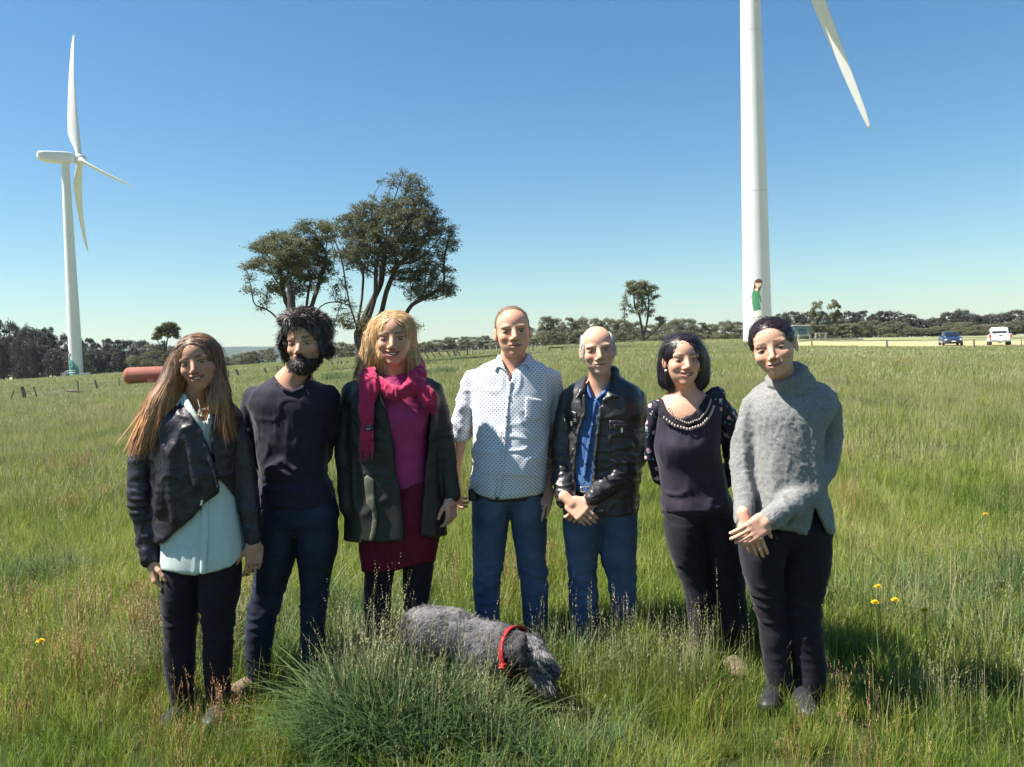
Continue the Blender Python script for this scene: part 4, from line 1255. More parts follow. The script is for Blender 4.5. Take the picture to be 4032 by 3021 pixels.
    def neck(s, u, v, rpx, dy=0.0, r2=None, shoulders=None):
        a = s.H.W(0, .12, -.22); b = s.p(u, v, dy)
        s.body.cap(a, b, .052, s.r(rpx), .03)
        if shoulders:
            for q in shoulders: s.body.cap(b, s.p(q[0], q[1] + 12, q[2]), s.r(rpx) * .8, s.r(q[3]) * .68, .04)
    def hand(s, wrist, to, palm, thumb, L=.18, curl=(.5, .55, .6, .65), tcurl=.3, wr=.024, tdir=None, f=None, spread=1.0, up=None):
        f = f or s.body
        w = np.asarray(wrist, float); d = np.asarray(to, float) - w; d /= np.linalg.norm(d)
        n = np.asarray(palm, float); n = n - d * (n @ d); n /= np.linalg.norm(n)
        t = np.cross(d, n) * thumb; k = L / .185
        R = np.stack([t, n, d], 1)
        f.cap(w - d * .03 * k, w + d * .02 * k, wr, wr * .95, .02)
        f.box(w + d * .052 * k, np.array([.040, .0135, .046]) * k, R, .012 * k, .012)
        f.ell(w + d * .035 * k + t * .024 * k + n * .006 * k, np.array([.02, .016, .032]) * k, R, .010)
        f.ell(w + d * .04 * k - t * .026 * k + n * .005 * k, np.array([.014, .015, .034]) * k, R, .010)
        for i, (o, ln, r0) in enumerate(((.030, .074, .0090), (.0105, .082, .0093), (-.0100, .076, .0089), (-.0290, .060, .0078))):
            p = w + d * (.093 - abs(o - .005) * .16) * k + t * o * k
            a = curl[i] * .75; sp = o * 2.0 * spread
            for sl, rr, da in ((.44, 1.0, 1.0), (.30, .93, 1.15), (.26, .85, .8)):
                q = p + (d * math.cos(a) + n * math.sin(a) + t * sp) * ln * sl * k
                f.cap(p, q, r0 * k * rr, r0 * k * rr * .93, .0025); p = q; a += curl[i] * da
            p0 = w + d * (.090 - abs(o - .005) * .16) * k + t * o * k
            f.ell(p0 - n * .005 * k, np.array([.009, .008, .010]) * k, R, .006)
        p = w + d * .020 * k + t * .028 * k + n * .006 * k
        dv = (d * .75 + t * .62 + n * .25) if tdir is None else np.asarray(tdir, float)
        dv = dv / np.linalg.norm(dv)
        q = p + dv * .040 * k; f.cap(p, q, .0125 * k, .0108 * k, .010)
        dv = dv * (1 - tcurl) + (d * .8 + n * .3 - t * .1) * tcurl; dv /= np.linalg.norm(dv)
        p, q = q, q + dv * .030 * k; f.cap(p, q, .0106 * k, .0092 * k, .003)
        dv = dv * .8 + d * .2 - t * .1; p, q = q, q + dv * .022 * k; f.cap(p, q, .0092 * k, .0080 * k, .003)
        c = w + d * .09 * k; s.fine.append((c - .10 * k, c + .10 * k, .0036))
    def legs_body(s, L):
        for a, b in zip(L, L[1:]): s.body.cap(s.p(*a[:3]), s.p(*b[:3]), s.r(a[3]), s.r(b[3]), .03)
    def finish(s, skin, lip, **kw):
        keys = ('mouth', 'zc', 'smile', 'mopen', 'lips', 'ex', 'eye')
        fk = {k: v for k, v in s.kw.items() if k in keys}
        s.make('body', s.body, .011, SKIN, None, None, 0, lambda V: face_cols(s.H, V, skin, lip, **fk, **kw), s.fine)
        H = s.H; ex = s.kw.get('ex', .145)
        for sx in (-1, 1):
            b = MB(); b.ball((0, 0, 0), .069 * H.hs, 28, 20)
            V = np.concatenate(b.V)
            c = H.W(sx * ex, -.268, 0)
            # gaze along the way the face looks
            fw = H.R @ np.array([0, -1.0, 0]); g = CP - c; g /= np.linalg.norm(g); g = fw * .35 + g * .65; g /= np.linalg.norm(g)
            ang = np.arccos(np.clip((V @ g) / (np.linalg.norm(V, axis=1) + 1e-9), -1, 1))
            col = np.where(ang[:, None] < .20, [[.012, .012, .012]], np.where(ang[:, None] < .60, [s.iris], [[.50, .46, .43]]))
            mk('eye', V + c, [np.concatenate(b.Q), np.concatenate(b.T)], M_EYE, s.root, s.o, True, col)
        if s.kw.get('mopen', 0) > .012:
            m, zc, w = s.kw.get('mouth', .13), s.kw.get('zc', -.285), s.kw.get('smile', .5) * 2.2; mo = s.kw['mopen']
            V, Q = [], []; n = 17
            for i in range(n):
                x = (i / (n - 1) * 2 - 1) * m * .90
                for j, zz in enumerate((mo * 1.3, mo * .1, -mo * 1.0)):
                    g = .004 if i % 2 else 0.0
                    V.append(H.W(x, -.340 + 1.9 * x * x + g * .6 + .004 * j, zc + zz * (1 - (x / m) ** 2 * .6) + w * x * x))
            Q = [[i * 3 + j, (i + 1) * 3 + j, (i + 1) * 3 + j + 1, i * 3 + j + 1] for i in range(n - 1) for j in range(2)]
            mk('teeth', V, Q, M_TEETH, s.root, s.o, True)
    def hair(s, name, fb, roots_n, flow, n, step, width, col, mat, lift=.012, jit=.15, stick=.9, seed=0, base=True, mask=None, h=.006, grav=0.0, colvar=.38, tipcol=None, parent=None, free=None):
        V, Q = fb.mesh(h); V = relax(V, Q, 1); N = vnormals(V, Q)
        r = np.random.default_rng(seed + 50)
        pool = np.arange(len(V))
        if mask is not None: pool = pool[mask(V)]
        pool = pool[s.body.evp(V[pool]) > -.004]
        i = r.choice(pool, roots_n); R0 = V[i] + r.normal(0, .003, (roots_n, 3))
        cc = np.array(col)[None] * (1 + r.normal(0, colvar, (roots_n, 1)))
        SV, SQ, SCo = ribbons(R0, flow, n, step, width, fb, lift, stick, jit, seed, True, np.clip(cc, .003, 1), grav, free)
        nf = max(60, roots_n // 16); j = r.choice(len(R0), nf)
        A = ribbons(R0[j], flow, n, step * 1.08, width * .55, fb, lift + .010, stick * .45, jit + .07, seed + 9, True, np.clip(cc[j] * 1.15, .003, 1), grav, free)
        SQ = np.vstack([SQ, A[1] + len(SV)]); SV = np.vstack([SV, A[0]]); SCo = np.vstack([SCo, A[2]])
        VV, FF, CC = SV, SQ, SCo
        if base:
            bc = np.tile(np.array(col) * .9, (len(V), 1))
            VV = np.vstack([V, SV]); FF = np.vstack([Q, SQ + len(V)]); CC = np.vstack([bc, SCo])
        if tipcol is not None: CC = tipcol(VV, CC)
        return mk(name, VV, FF, mat, parent or s.root, s.o, True, CC)
    def shoe(s, u, v, mat, dirx=0.0, L=.25, dy=0.0, name='shoe', dz=0.0):
        c = s.p(u, v, dy); z = float(terr(c[0], c[1])) + dz; c = np.array([c[0], c[1], z])
        d = np.array([math.sin(dirx), -math.cos(dirx), 0]); t = np.array([d[1], -d[0], 0]) * -1; R = np.stack([t, d, [0, 0, 1]], 1)
        f = Field()
        f.ell(c + d * .03 + [0, 0, .035], (.043, L * .42, .040), R, .02); f.ell(c - d * .075 + [0, 0, .05], (.038, .055, .055), R, .03); f.ell(c + d * .12 + [0, 0, .03], (.044, .06, .034), R, .03)
        f.box(c + d * .025 + [0, 0, -.02], (.1, .3, .03), R, .005, .004, 's')
        s.make(name, f, .007, mat)

def wrinkle(amp, fx, fz, seed=0.0, mask=None, fy=None):
    def fn(V):
        q = V * np.array([fx, fy or fx, fz]) + seed
        a = vnoise(q); b = vnoise(q * 2.1 + 5.1)
        r = np.clip(1 - np.abs(a) * 3.2, 0, 1) ** 1.4 * 1.1 - .35 + b * .35 + vnoise(q * .5 + 3) * .3
        w = amp * r
        return w * mask(V) if mask is not None else w
    return fn
def addf(*fs): return lambda V: sum(f(V) for f in fs)

# cloth materials
C_BLACK = M('black cloth', (.011, .009, .015), .82, .25, (.016, .013, .021), 40, bump=.3, bscale=500, bdist=.002, sheen=.08)
C_NAVY = M('charcoal knit', (.017, .015, .027), .85, .25, (.023, .020, .034), 60, bump=.35, bscale=600, bdist=.002, sheen=.12)
C_NAVYJ = M('dark indigo denim', (.014, .018, .034), .85, .25, (.024, .031, .056), 14, 5, bump=.3, bscale=700, bdist=.002)
C_DENIM = M('blue denim', (.045, .068, .135), .85, .2, (.085, .125, .21), 7, 5, bump=.3, bscale=700, bdist=.002)
C_LEATH = M('black leather', (.016, .013, .022), .44, .45, (.022, .018, .028), 20, bump=.45, bscale=60, bdist=.006)
C_LEATH2 = M('worn black leather', (.022, .020, .022), .40, .55, (.034, .032, .034), 9, bump=.5, bscale=55, bdist=.006)
C_MINT = M('pale mint cotton', (.50, .585, .555), .85, .2, (.54, .62, .59), 30, bump=.25, bscale=420, bdist=.002)
C_BLUE = M('blue cotton', (.055, .12, .29), .8, .25, (.07, .145, .33), 22, bump=.25, bscale=420, bdist=.002)
C_MAG = M('magenta jersey', (.30, .030, .115), .8, .25, (.35, .038, .14), 20, bump=.2, bscale=420, bdist=.002)
C_SCARF = M('crimson wool', (.36, .022, .075), .9, .2, (.43, .032, .10), 26, bump=.4, bscale=420, bdist=.003, sheen=.3)
C_RED = M('dark red wool', (.105, .008, .020), .9, .15, (.13, .012, .026), 25, bump=.4, bscale=350, bdist=.003)
C_COAT = M('dark olive raincoat', (.015, .014, .013), .55, .4, (.021, .020, .017), 12, bump=.2, bscale=90, bdist=.003)
C_SUNLINING = M('sunlit olive lining', (.13, .13, .095), .5, .4, (.07, .07, .05), 14)  # lining olive paled, with the sunlight put into its colour
C_GREY = M('grey wool knit', (.185, .185, .18), .95, .15, (.25, .25, .242), 120, 3, bump=.6, bscale=260, bdist=.005, sheen=.35)
C_TOP = M('navy black jersey', (.019, .015, .028), .75, .3, (.025, .019, .035), 30, bump=.2, bscale=400, bdist=.002, sheen=.1)
C_SHOE = M('dark shoe', (.02, .02, .028), .5, .4); C_TAN = M('sand suede', (.22, .17, .115), .9, .2, (.17, .13, .085), 30); C_BLUSH = M('grey blue canvas', (.16, .20, .26), .8, .2)
M_METAL = M('bright metal', (.75, .74, .70), .25, .6, metal=.9); M_BTN = M('shirt button', (.8, .78, .7), .3, .5); M_BTND = M('dark button', (.05, .07, .12), .3, .5)

def dotted():
    m = M('white shirt with small blue dots', (.80, .80, .80), .85, .2, bump=.2, bscale=420, bdist=.002)
    N, L = m.node_tree.nodes, m.node_tree.links
    tc = N.new('ShaderNodeTexCoord'); sx = N.new('ShaderNodeSeparateXYZ'); L.new(tc.outputs['Object'], sx.inputs[0])
    def mth(op, a, b=None, c=None):
        n = N.new('ShaderNodeMath'); n.operation = op
        for k, q in enumerate((a, b, c)):
            if q is None: continue
            if isinstance(q, (int, float)): n.inputs[k].default_value = q
            else: L.new(q, n.inputs[k])
        return n.outputs[0]
    def layer(ox, oz):
        fx = mth('SUBTRACT', mth('FRACT', mth('MULTIPLY_ADD', sx.outputs[0], 52.0, ox)), .5)
        fz = mth('SUBTRACT', mth('FRACT', mth('MULTIPLY_ADD', sx.outputs[2], 52.0, oz)), .5)
        d = mth('SQRT', mth('ADD', mth('MULTIPLY', fx, mth('MULTIPLY', fx, .55)), mth('MULTIPLY', fz, fz)))
        return mth('LESS_THAN', d, .145)
    k = mth('MAXIMUM', layer(50.0, 50.0), layer(50.5, 50.5))
    mx = N.new('ShaderNodeMix'); mx.data_type = 'RGBA'; mx.inputs[6].default_value = (.66, .66, .66, 1); mx.inputs[7].default_value = (.09, .15, .42, 1)
    L.new(k, mx.inputs[0]); L.new(mx.outputs[2], N['Principled BSDF'].inputs['Base Color'])
    return m
C_DOT = dotted()
def floral():
    m = M('navy chiffon with pink flowers', (.02, .02, .04), .7, .3)
    N, L = m.node_tree.nodes, m.node_tree.links
    tc = N.new('ShaderNodeTexCoord')
    v = N.new('ShaderNodeTexVoronoi'); v.inputs['Scale'].default_value = 23; L.new(tc.outputs['Object'], v.inputs['Vector'])
    nz = N.new('ShaderNodeTexNoise'); nz.inputs['Scale'].default_value = 70; L.new(tc.outputs['Object'], nz.inputs['Vector'])
    ad = N.new('ShaderNodeMath'); ad.operation = 'MULTIPLY_ADD'; ad.inputs[1].default_value = .55; L.new(nz.outputs['Fac'], ad.inputs[0]); L.new(v.outputs['Distance'], ad.inputs[2])
    rp = N.new('ShaderNodeValToRGB'); rp.color_ramp.interpolation = 'CONSTANT'; e = rp.color_ramp.elements
    e[0].position, e[0].color = 0, (.62, .40, .46, 1); e[1].position, e[1].color = .58, (.018, .017, .034, 1); L.new(ad.outputs[0], rp.inputs[0])
    v2 = N.new('ShaderNodeTexVoronoi'); v2.inputs['Scale'].default_value = 27; mp = N.new('ShaderNodeMapping'); mp.inputs['Location'].default_value = (3.3, 1.7, 2.2); L.new(tc.outputs['Object'], mp.inputs[0]); L.new(mp.outputs[0], v2.inputs['Vector'])
    ad2 = N.new('ShaderNodeMath'); ad2.operation = 'MULTIPLY_ADD'; ad2.inputs[1].default_value = .5; L.new(nz.outputs['Fac'], ad2.inputs[0]); L.new(v2.outputs['Distance'], ad2.inputs[2])
    lt = N.new('ShaderNodeMath'); lt.operation = 'LESS_THAN'; lt.inputs[1].default_value = .44; L.new(ad2.outputs[0], lt.inputs[0])
    mx = N.new('ShaderNodeMix'); mx.data_type = 'RGBA'; L.new(lt.outputs[0], mx.inputs[0]); L.new(rp.outputs[0], mx.inputs[6]); mx.inputs[7].default_value = (.06, .19, .20, 1)
    L.new(mx.outputs[2], N['Principled BSDF'].inputs['Base Color'])
    return m
C_FLOR = floral()
def zmask(z0, z1): return lambda V: np.clip((V[:, 2] - z0) / (z1 - z0), 0, 1)

BL = .0085     # cloth grid
def trousers(S, hips, left, right, mat, n=2.3, wr=None, name='trousers', h=BL):
    f = Field()
    hy = hips[1][3]; mid = (left[0][2] + right[0][1]) / 2; hv, ha, hb_ = hips[1][:3]
    lg = lambda L: [(*q[:3], (hy * .98 if i == 0 else (q[2] - q[1]) / 2 * S.d / F * (1.32 if i == 1 else 1.16 if i == 2 else 1.06)), q[4] if len(q) > 4 else 0.0) for i, q in enumerate(L)]
    S.loft(f, [(q[0], q[1] + 6, q[2] - 6, q[3] - .006) for q in hips[:2]] + [(hv + 30, ha + 40, hb_ - 40, hy * .7)], n)
    S.loft(f, [(hv - 20, ha + 1, mid + 25, hy)] + lg(left), 2.2, .022); S.loft(f, [(hv - 20, mid - 25, hb_ - 1, hy)] + lg(right), 2.2, .022)
    kn = S.p(0, np.mean([q[0] for q in left]), 0)[2]
    S.make(name, f, h, mat, wr or addf(wrinkle(.0055, 9, 26, 2.0, lambda V: np.exp(-((V[:, 2] - .42) / .14) ** 2) + .25), wrinkle(.005, 7, 22, 5.0, lambda V: np.exp(-((V[:, 2] - .85) / .10) ** 2))))
    for L in (left, right):
        c = [((q[1] + q[2]) / 2, q[0], q[4] if len(q) > 4 else 0.0, (q[2] - q[1]) * .32) for q in L]
        S.legs_body(c)
    return f
def torso_body(S, u, v0, v1, rpx): S.body.cap(S.p(u, v0), S.p(u, v1), S.r(rpx), S.r(rpx), .04)
def arm_body(S, L, kr=.62):
    for a, b in zip(L, L[1:]): S.body.cap(S.p(*a[:3]), S.p(*b[:3]), S.r(a[3]) * kr, S.r(b[3]) * kr, .02)
SK_F = (.53,.33,.24); LIP_F = (.42, .13, .13)
def hairflow_long(H, part=0.0, out=.7, drift=(0, 0, 0), back=.25):
    """hair falling from a parting"""
    up = H.R @ np.array([0, 0, 1.0]); rt_ = H.R @ np.array([1.0, 0, 0]); bk = H.R @ np.array([0, 1.0, 0])
    def fl(Q, t):
        q = H.locp(Q); sx = np.sign(q[:, 0] - part + 1e-4); hi = np.clip((q[:, 2] - .10) / .3, 0, 1)[:, None]
        D = rt_[None] * (sx * out)[:, None] * hi + np.array([0, 0, -1.0])[None] * (1.05 - .75 * hi) + bk[None] * back * hi
        return D + np.array(drift)[None] * (1 - hi)
    return fl

def nearface(H, V):
    q = H.locp(V); return ~((np.abs(q[:, 0]) < .29) & (q[:, 1] < -.08) & (q[:, 2] < .22))

# ---------------------------------------------------------------- woman with long brown hair, leather jacket
def woman_leather():
    S = Person('person', 3.44, 785, 'smiling woman with long brown hair in black leather jacket over pale mint shirt'); S.iris = (.10, .06, .035)
    S.head(761, 1430, .232, yaw=4, roll=11.5, pitch=2, dy=-.07, wide=.04, smile=.85, mopen=.021, mouth=.140, eye=.45, jaw=.225, nosew=.95, cheek=1.05, zc=-.275, ex=.142, ears=0)
    S.neck(770, 1590, 46, .02, shoulders=[(640, 1640, .02, 40), (890, 1620, .02, 40)])
    torso_body(S, 785, 1680, 2080, 70)
    hips = [(2090, 665, 938, .095), (2190, 656, 946, .105), (2290, 650, 945, .11), (2340, 655, 930, .11)]
    LL = [(2230, 652, 798), (2345, 643, 786), (2468, 650, 773), (2585, 647, 766), (2708, 664, 764), (2801, 682, 764), (2862, 686, 762)]
    RL = [(2230, 786, 946), (2345, 792, 937), (2468, 800, 917), (2585, 801, 915), (2708, 812, 909), (2801, 820, 909), (2862, 824, 906)]
    trousers(S, hips, LL, RL, C_BLACK)
    S.shoe(722, 2868, C_SHOE, -.15); S.shoe(868, 2868, C_SHOE, .1)
    # shirt
    sh = Field()
    S.loft(sh, [(1545, 705, 840, .065, .01), (1610, 640, 890, .10), (1720, 612, 918, .118), (1850, 622, 925, .122), (1950, 632, 930, .118), (2100, 640, 955, .128), (2200, 640, 964, .135), (2300, 642, 960, .135)])
    shirt_base = Field(); shirt_base.ops = list(sh.ops)
    S.poly(sh, [(560, 2236), (641, 2248), (720, 2262), (784, 2268), (790, 2238), (797, 2264), (860, 2250), (920, 2224), (965, 2172), (1060, 2120), (1060, 2420), (560, 2420)])
    S.poly(sh, [(735, 1500), (742, 1575), (775, 1640), (812, 1665), (826, 1600), (835, 1500)], front=(-1, .02))
    S.make('shirt', sh, BL, C_MINT, wrinkle(.0035, 10, 7, 3.0))
    f = S.patch(shirt_base, [(782, 1660), (812, 1660), (818, 1900), (822, 2100), (812, 2262), (786, 2262), (792, 2100), (790, 1900)], .004, .006); S.make('placket', f, .006, C_MINT)
    f = S.patch(shirt_base, [(718, 1545), (736, 1560), (790, 1655), (806, 1690), (768, 1668), (726, 1600)], .008, .007, (-1, .03)); S.make('collar', f, .006, C_MINT)
    for v in (1730, 1850, 2010, 2120):
        b = MB(); c = S.p(803, v, 0); f0 = shirt_base; y = np.linspace(-.25, 0, 60); q = np.stack([np.full(60, c[0]), S.d + y, np.full(60, c[2])], 1); y0 = y[np.argmax(f0.evp(q) < .010)]
        b.ball((c[0], S.d + y0, c[2]), (.005, .0025, .005), 8, 5); b.build('button', M_BTN, S.root, S.o, True)
    # jacket
    jk = Field()
    S.loft(jk, [(1575, 660, 890, .085, .01), (1625, 580, 940, .125), (1720, 590, 945, .142), (1850, 612, 940, .148), (1950, 618, 938, .142), (2060, 622, 950, .148), (2150, 622, 972, .155)], 2.5)
    cut = [(728, 1510), (742, 1590), (765, 1650), (815, 1745), (846, 1850), (867, 1938), (800, 1985), (760, 2040), (716, 2078), (668, 2115), (628, 2142), (560, 2150), (560, 2420), (1010, 2420), (995, 2250), (970, 2150), (960, 2050), (925, 1960), (880, 1905), (852, 1868), (828, 1730), (822, 1600), (826, 1510)]
    S.poly(jk, cut, front=(-1, .01), k=.008)
    folds = Field()
    S.chain(jk, [(722, 1690, -.13, 9), (686, 1760, -.142, 15), (668, 1850, -.148, 16), (676, 1960, -.148, 20), (690, 2040, -.15, 16)], .035)
    S.chain(jk, [(735, 1690, -.135, 8), (752, 1800, -.146, 10), (772, 1905, -.15, 12)], .03)
    S.chain(jk, [(748, 1600, -.075, 9), (790, 1700, -.128, 8), (835, 1830, -.140, 7), (860, 1925, -.148, 6)], .012)
    S.chain(jk, [(628, 2000, -.12, 18), (640, 1900, -.13, 20), (650, 1780, -.125, 12)], .04)
    AL = [(596, 1665, 0, 52), (566, 1760, .0, 54), (556, 1870, -.01, 52), (560, 1960, -.02, 53), (576, 2080, -.03, 45), (592, 2196, -.05, 37)]
    AR = [(905, 1645, .02, 48), (945, 1760, .02, 47), (968, 1890, .02, 44), (985, 2010, .0, 40), (1000, 2126, -.01, 31)]
    S.chain(jk, AL, .014); S.chain(jk, AR, .014)
    el = S.p(560, 1960)
    S.make('jacket', jk, BL, C_LEATH, addf(wrinkle(.005, 14, 16, 1.0), wrinkle(.009, 10, 34, 9.0, lambda V: np.exp(-((V[:, 0] - el[0]) / .10) ** 2) * np.clip((1.16 - V[:, 2]) / .2, 0, 1))))
    arm_body(S, AL); arm_body(S, AR)
    b = MB(); c = S.p(794, 1980, -.165); b.box(c, (.008, .006, .022), roty(.3)); b.build('zip_pull', M_METAL, S.root, S.o)
    r_ = np.random.default_rng(6); b = MB(); c0 = S.p(792, 1622, -.135)
    b.tube([S.p(778, 1572, -.115), S.p(786, 1600, -.13), S.p(796, 1640, -.14)], .0016, 4)
    for k in range(16):
        o_ = c0 + r_.normal(0, .011, 3) * np.array([1, .3, 1.5]); d_ = r_.normal(0, 1, 3); d_ /= np.linalg.norm(d_); e_ = np.cross(d_, r_.normal(0, 1, 3)); e_ /= np.linalg.norm(e_)
        b.add([o_ - d_ * .012, o_ - e_ * .004, o_ + d_ * .012, o_ + e_ * .004], [[0, 1, 2, 3]])
    b.build('pale_sprig', M('dry pale sprig', (.50, .46, .32), .8, .2), S.root, S.o)
    # hands
    S.hand(S.p(596, 2212, -.05), S.p(622, 2330, -.07), (.75, .45, 0), 1, .178, (.75, .85, .95, 1.0), .5)
    S.hand(S.p(1004, 2140, -.01), S.p(996, 2262, -.02), (-.55, .75, 0), -1, .172, (.3, .4, .5, .55), .4)
    b = MB(); c = S.p(1010, 2234, -.045); b.ball(c, .004, 8, 6); b.build('ring', M_METAL, S.root, S.o, True)
    S.finish((0.488, 0.255, 0.173), (.40, .12, .12), brow=(.75, (.10, .06, .04)))
    # hair
    H = S.H; hb = Field()
    H.ell(hb, (0, .07, .15), (.355, .44, .385), .05); H.ell(hb, (0, .28, -.2), (.29, .22, .42), .1)
    S.chain(hb, [(698, 1405, -.02, 18), (684, 1450, -.03, 24), (670, 1510, -.05, 36), (640, 1580, -.07, 50), (610, 1640, -.09, 50)], .05)
    S.chain(hb, [(690, 1440, -.0, 24), (682, 1520, -.02, 36), (660, 1590, -.04, 46)], .05)
    S.chain(hb, [(832, 1400, -.02, 22), (846, 1460, -.04, 30), (856, 1540, -.06, 44), (856, 1596, -.09, 40)], .05)
    H.ell(hb, (.015, -.44, -.18), (.262, .36, .50), .03, 's'); H.ell(hb, (.05, -.5, .02), (.255, .38, .335), .03, 's')
    drift = (-.32, -.02, 0)
    fl0 = hairflow_long(H, -.02, .75)
    def fl(Q, t):
        D = fl0(Q, t); x = Q[:, 0]; cx = H.c[0]
        lo = Q[:, 2] < H.c[2] - .04
        D[:, 0] += np.where(x < cx, -.36, .06) * lo
        return D
    msk = lambda V: (H.locp(V)[:, 2] > -.70) & (V[:, 1] < H.c[1] + .09) & nearface(H, V)
    zt = S.p(0, 1480)[2]; zb = S.p(0, 1680)[2]; zf = S.p(0, 1590)[2]
    def tip(V, C):
        k = np.clip((zt - V[:, 2]) / (zt - zb), 0, 1)[:, None]; return C * (1 - k) + C * np.array([2.5, 2.3, 1.9]) * k  # hair paled towards the ends: sunlight painted into the colour
    S.hair('hair', hb, 5200, fl, 9, .023, .0022, (.22, .125, .072), HAIRM('light brown hair', (1, .97, .95), (.72, .68, .66)), .006, .10, .85, 3, mask=msk, tipcol=tip, free=lambda Q: Q[:, 2] < zf)

# ---------------------------------------------------------------- bearded man in charcoal jumper
def man_beard():
    S = Person('person', 3.70, 1170, 'bearded man with tousled dark hair in charcoal crew neck jumper, hands behind his back'); S.iris = (.07, .045, .03)
    S.head(1178, 1352, .240, yaw=-6, roll=4, pitch=0, dy=-.075, smile=.35, mopen=.008, mouth=.125, eye=.5, jaw=.245, nose=1.05, brow=1.2, zc=-.275, wide=.02)
    S.neck(1150, 1505, 58, .0, shoulders=[(1010, 1545, .02, 40), (1290, 1540, .02, 40)])
    torso_body(S, 1160, 1580, 2050, 75)
    trousers(S, [(1930, 1030, 1312, .115), (2060, 1028, 1325, .125), (2140, 1026, 1328, .12), (2190, 1040, 1310, .11)],
             [(2090, 1028, 1178), (2180, 1012, 1166), (2290, 998, 1135), (2370, 982, 1108), (2443, 972, 1086), (2511, 967, 1075), (2647, 972, 1062), (2735, 975, 1060)],
             [(2090, 1170, 1328), (2180, 1172, 1325), (2246, 1178, 1306), (2308, 1182, 1298), (2468, 1183, 1281), (2616, 1180, 1275), (2735, 1182, 1270)], C_NAVYJ)
    S.shoe(995, 2740, C_TAN, -.35, .29); S.shoe(1228, 2745, C_TAN, .25, .29)
    f = Field()
    S.loft(f, [(1478, 1085, 1212, .070, .01), (1500, 1050, 1240, .085, .01), (1525, 1002, 1292, .105), (1565, 978, 1322, .125), (1650, 1000, 1308, .132), (1750, 1012, 1292, .132), (1850, 1022, 1284, .128), (1930, 1018, 1306, .13), (1990, 1020, 1322, .132)])
    base = Field(); base.ops = list(f.ops)
    AL = [(1002, 1568, 0, 48), (984, 1690, .03, 46), (1012, 1800, .10, 42), (1100, 1890, .19, 34)]
    AR = [(1292, 1562, 0, 47), (1292, 1690, .03, 44), (1266, 1800, .10, 40), (1190, 1890, .19, 32)]
    S.chain(f, AL, .014); S.chain(f, AR, .014)
    neck = [(1060, 1440), (1078, 1488), (1092, 1512), (1120, 1533), (1155, 1543), (1190, 1528), (1210, 1500), (1222, 1440)]
    S.poly(f, neck, front=(-1, .03), k=.006)
    S.chain(f, [(1060, 1850, -.12, 14), (1110, 1815, -.135, 9), (1160, 1850, -.14, 8)], .02); S.chain(f, [(1085, 1838, -.13, 6), (1150, 1880, -.138, 9)], .02)
    S.make('jumper', f, BL, C_NAVY, addf(wrinkle(.004, 12, 12, 4.0), wrinkle(.007, 6, 24, 8.0, lambda V: np.exp(-((V[:, 2] - .98) / .10) ** 2)), wrinkle(.006, 22, 10, 2.0, lambda V: np.exp(-((V[:, 2] - 1.25) / .08) ** 2))))
    rib = Field(); prev = [(1078, 1488), (1092, 1513), (1120, 1535), (1155, 1545), (1190, 1530), (1211, 1502), (1220, 1480)]
    yy = []
    for u, v in prev:
        c = S.p(u, v); ys = np.linspace(-.2, .12, 120); q = np.stack([np.full(120, c[0]), S.d + ys, np.full(120, c[2])], 1); k = np.argmax(base.evp(q) < 0) if (base.evp(q) < 0).any() else 60; yy.append(ys[k])
    S.chain(rib, [(u, v, y, 8) for (u, v), y in zip(prev, yy)], .006); S.make('collar', rib, .005, C_NAVY)
    arm_body(S, AL); arm_body(S, AR)
    S.hand(S.p(1110, 1898, .20), S.p(1170, 1960, .21), (0, 1, .2), 1, .19); S.hand(S.p(1185, 1898, .20), S.p(1140, 1965, .25), (0, 1, .2), -1, .19)
    S.finish((0.562, 0.304, 0.202), (.42, .17, .15), stub=(.5, (.06, .045, .04)), brow=(1.0, (.035, .025, .022)))
    H = S.H
    bf = Field()
    H.ell(bf, (0, -.12, -.36), (.255, .272, .195), .05); H.ell(bf, (0, -.25, -.43), (.15, .16, .14), .06); H.ell(bf, (0, -.33, -.235), (.15, .055, .035), .04, warp=-1.0)
    H.ell(bf, (0, -.42, -.295), (.085, .14, .036), .02, 's', warp=.8)
    for sx in (-1, 1): H.ell(bf, (sx * .20, -.32, -.15), (.17, .24, .15), .03, 's'); H.ell(bf, (sx * .27, .02, -.22), (.03, .06, .16), .03)
    H.ell(bf, (0, .17, -.36), (.36, .20, .5), .03, 's')
    dn = lambda Q, t: np.stack([(H.locp(Q)[:, 0]) * 1.2, np.full(len(Q), -.35), np.full(len(Q), -1.0)], 1)
    S.hair('beard', bf, 1700, dn, 3, .006, .0018, (.060, .045, .038), HAIRM('dark beard', (1, 1, 1), (.6, .6, .6), .6), .008, .75, .35, 8, h=.005, mask=lambda V: H.locp(V)[:, 2] < -.19)
    hb = Field()
    H.ell(hb, (.02, .09, .20), (.385, .44, .40), .05); H.ell(hb, (0, .20, -.05), (.36, .30, .36), .08); H.ell(hb, (-.05, -.14, .43), (.26, .22, .13), .06)
    for sx in (-1, 1): H.ell(hb, (sx * .345, .03, .02), (.085, .16, .26), .06)
    H.ell(hb, (-.02, -.48, -.06), (.27, .42, .385), .03, 's')
    r = np.random.default_rng(4)
    def fl(Q, t):
        q = H.locp(Q); n3 = np.stack([vnoise(Q * 14), vnoise(Q * 14 + 9), vnoise(Q * 14 + 19)], 1)
        D = np.stack([q[:, 0] * 2.2, (q[:, 1] - .1) * 1.5 - .25 * (q[:, 2] > .3), np.where(q[:, 2] > .35, .15, -.8)], 1) @ H.R.T
        return D + n3 * 1.6
    def hm(V):
        q = H.locp(V); return (q[:, 1] < .35) & ~((q[:, 2] < .36) & (q[:, 1] < -.06) & (np.abs(q[:, 0]) < .34)) & (q[:, 2] > -.25)
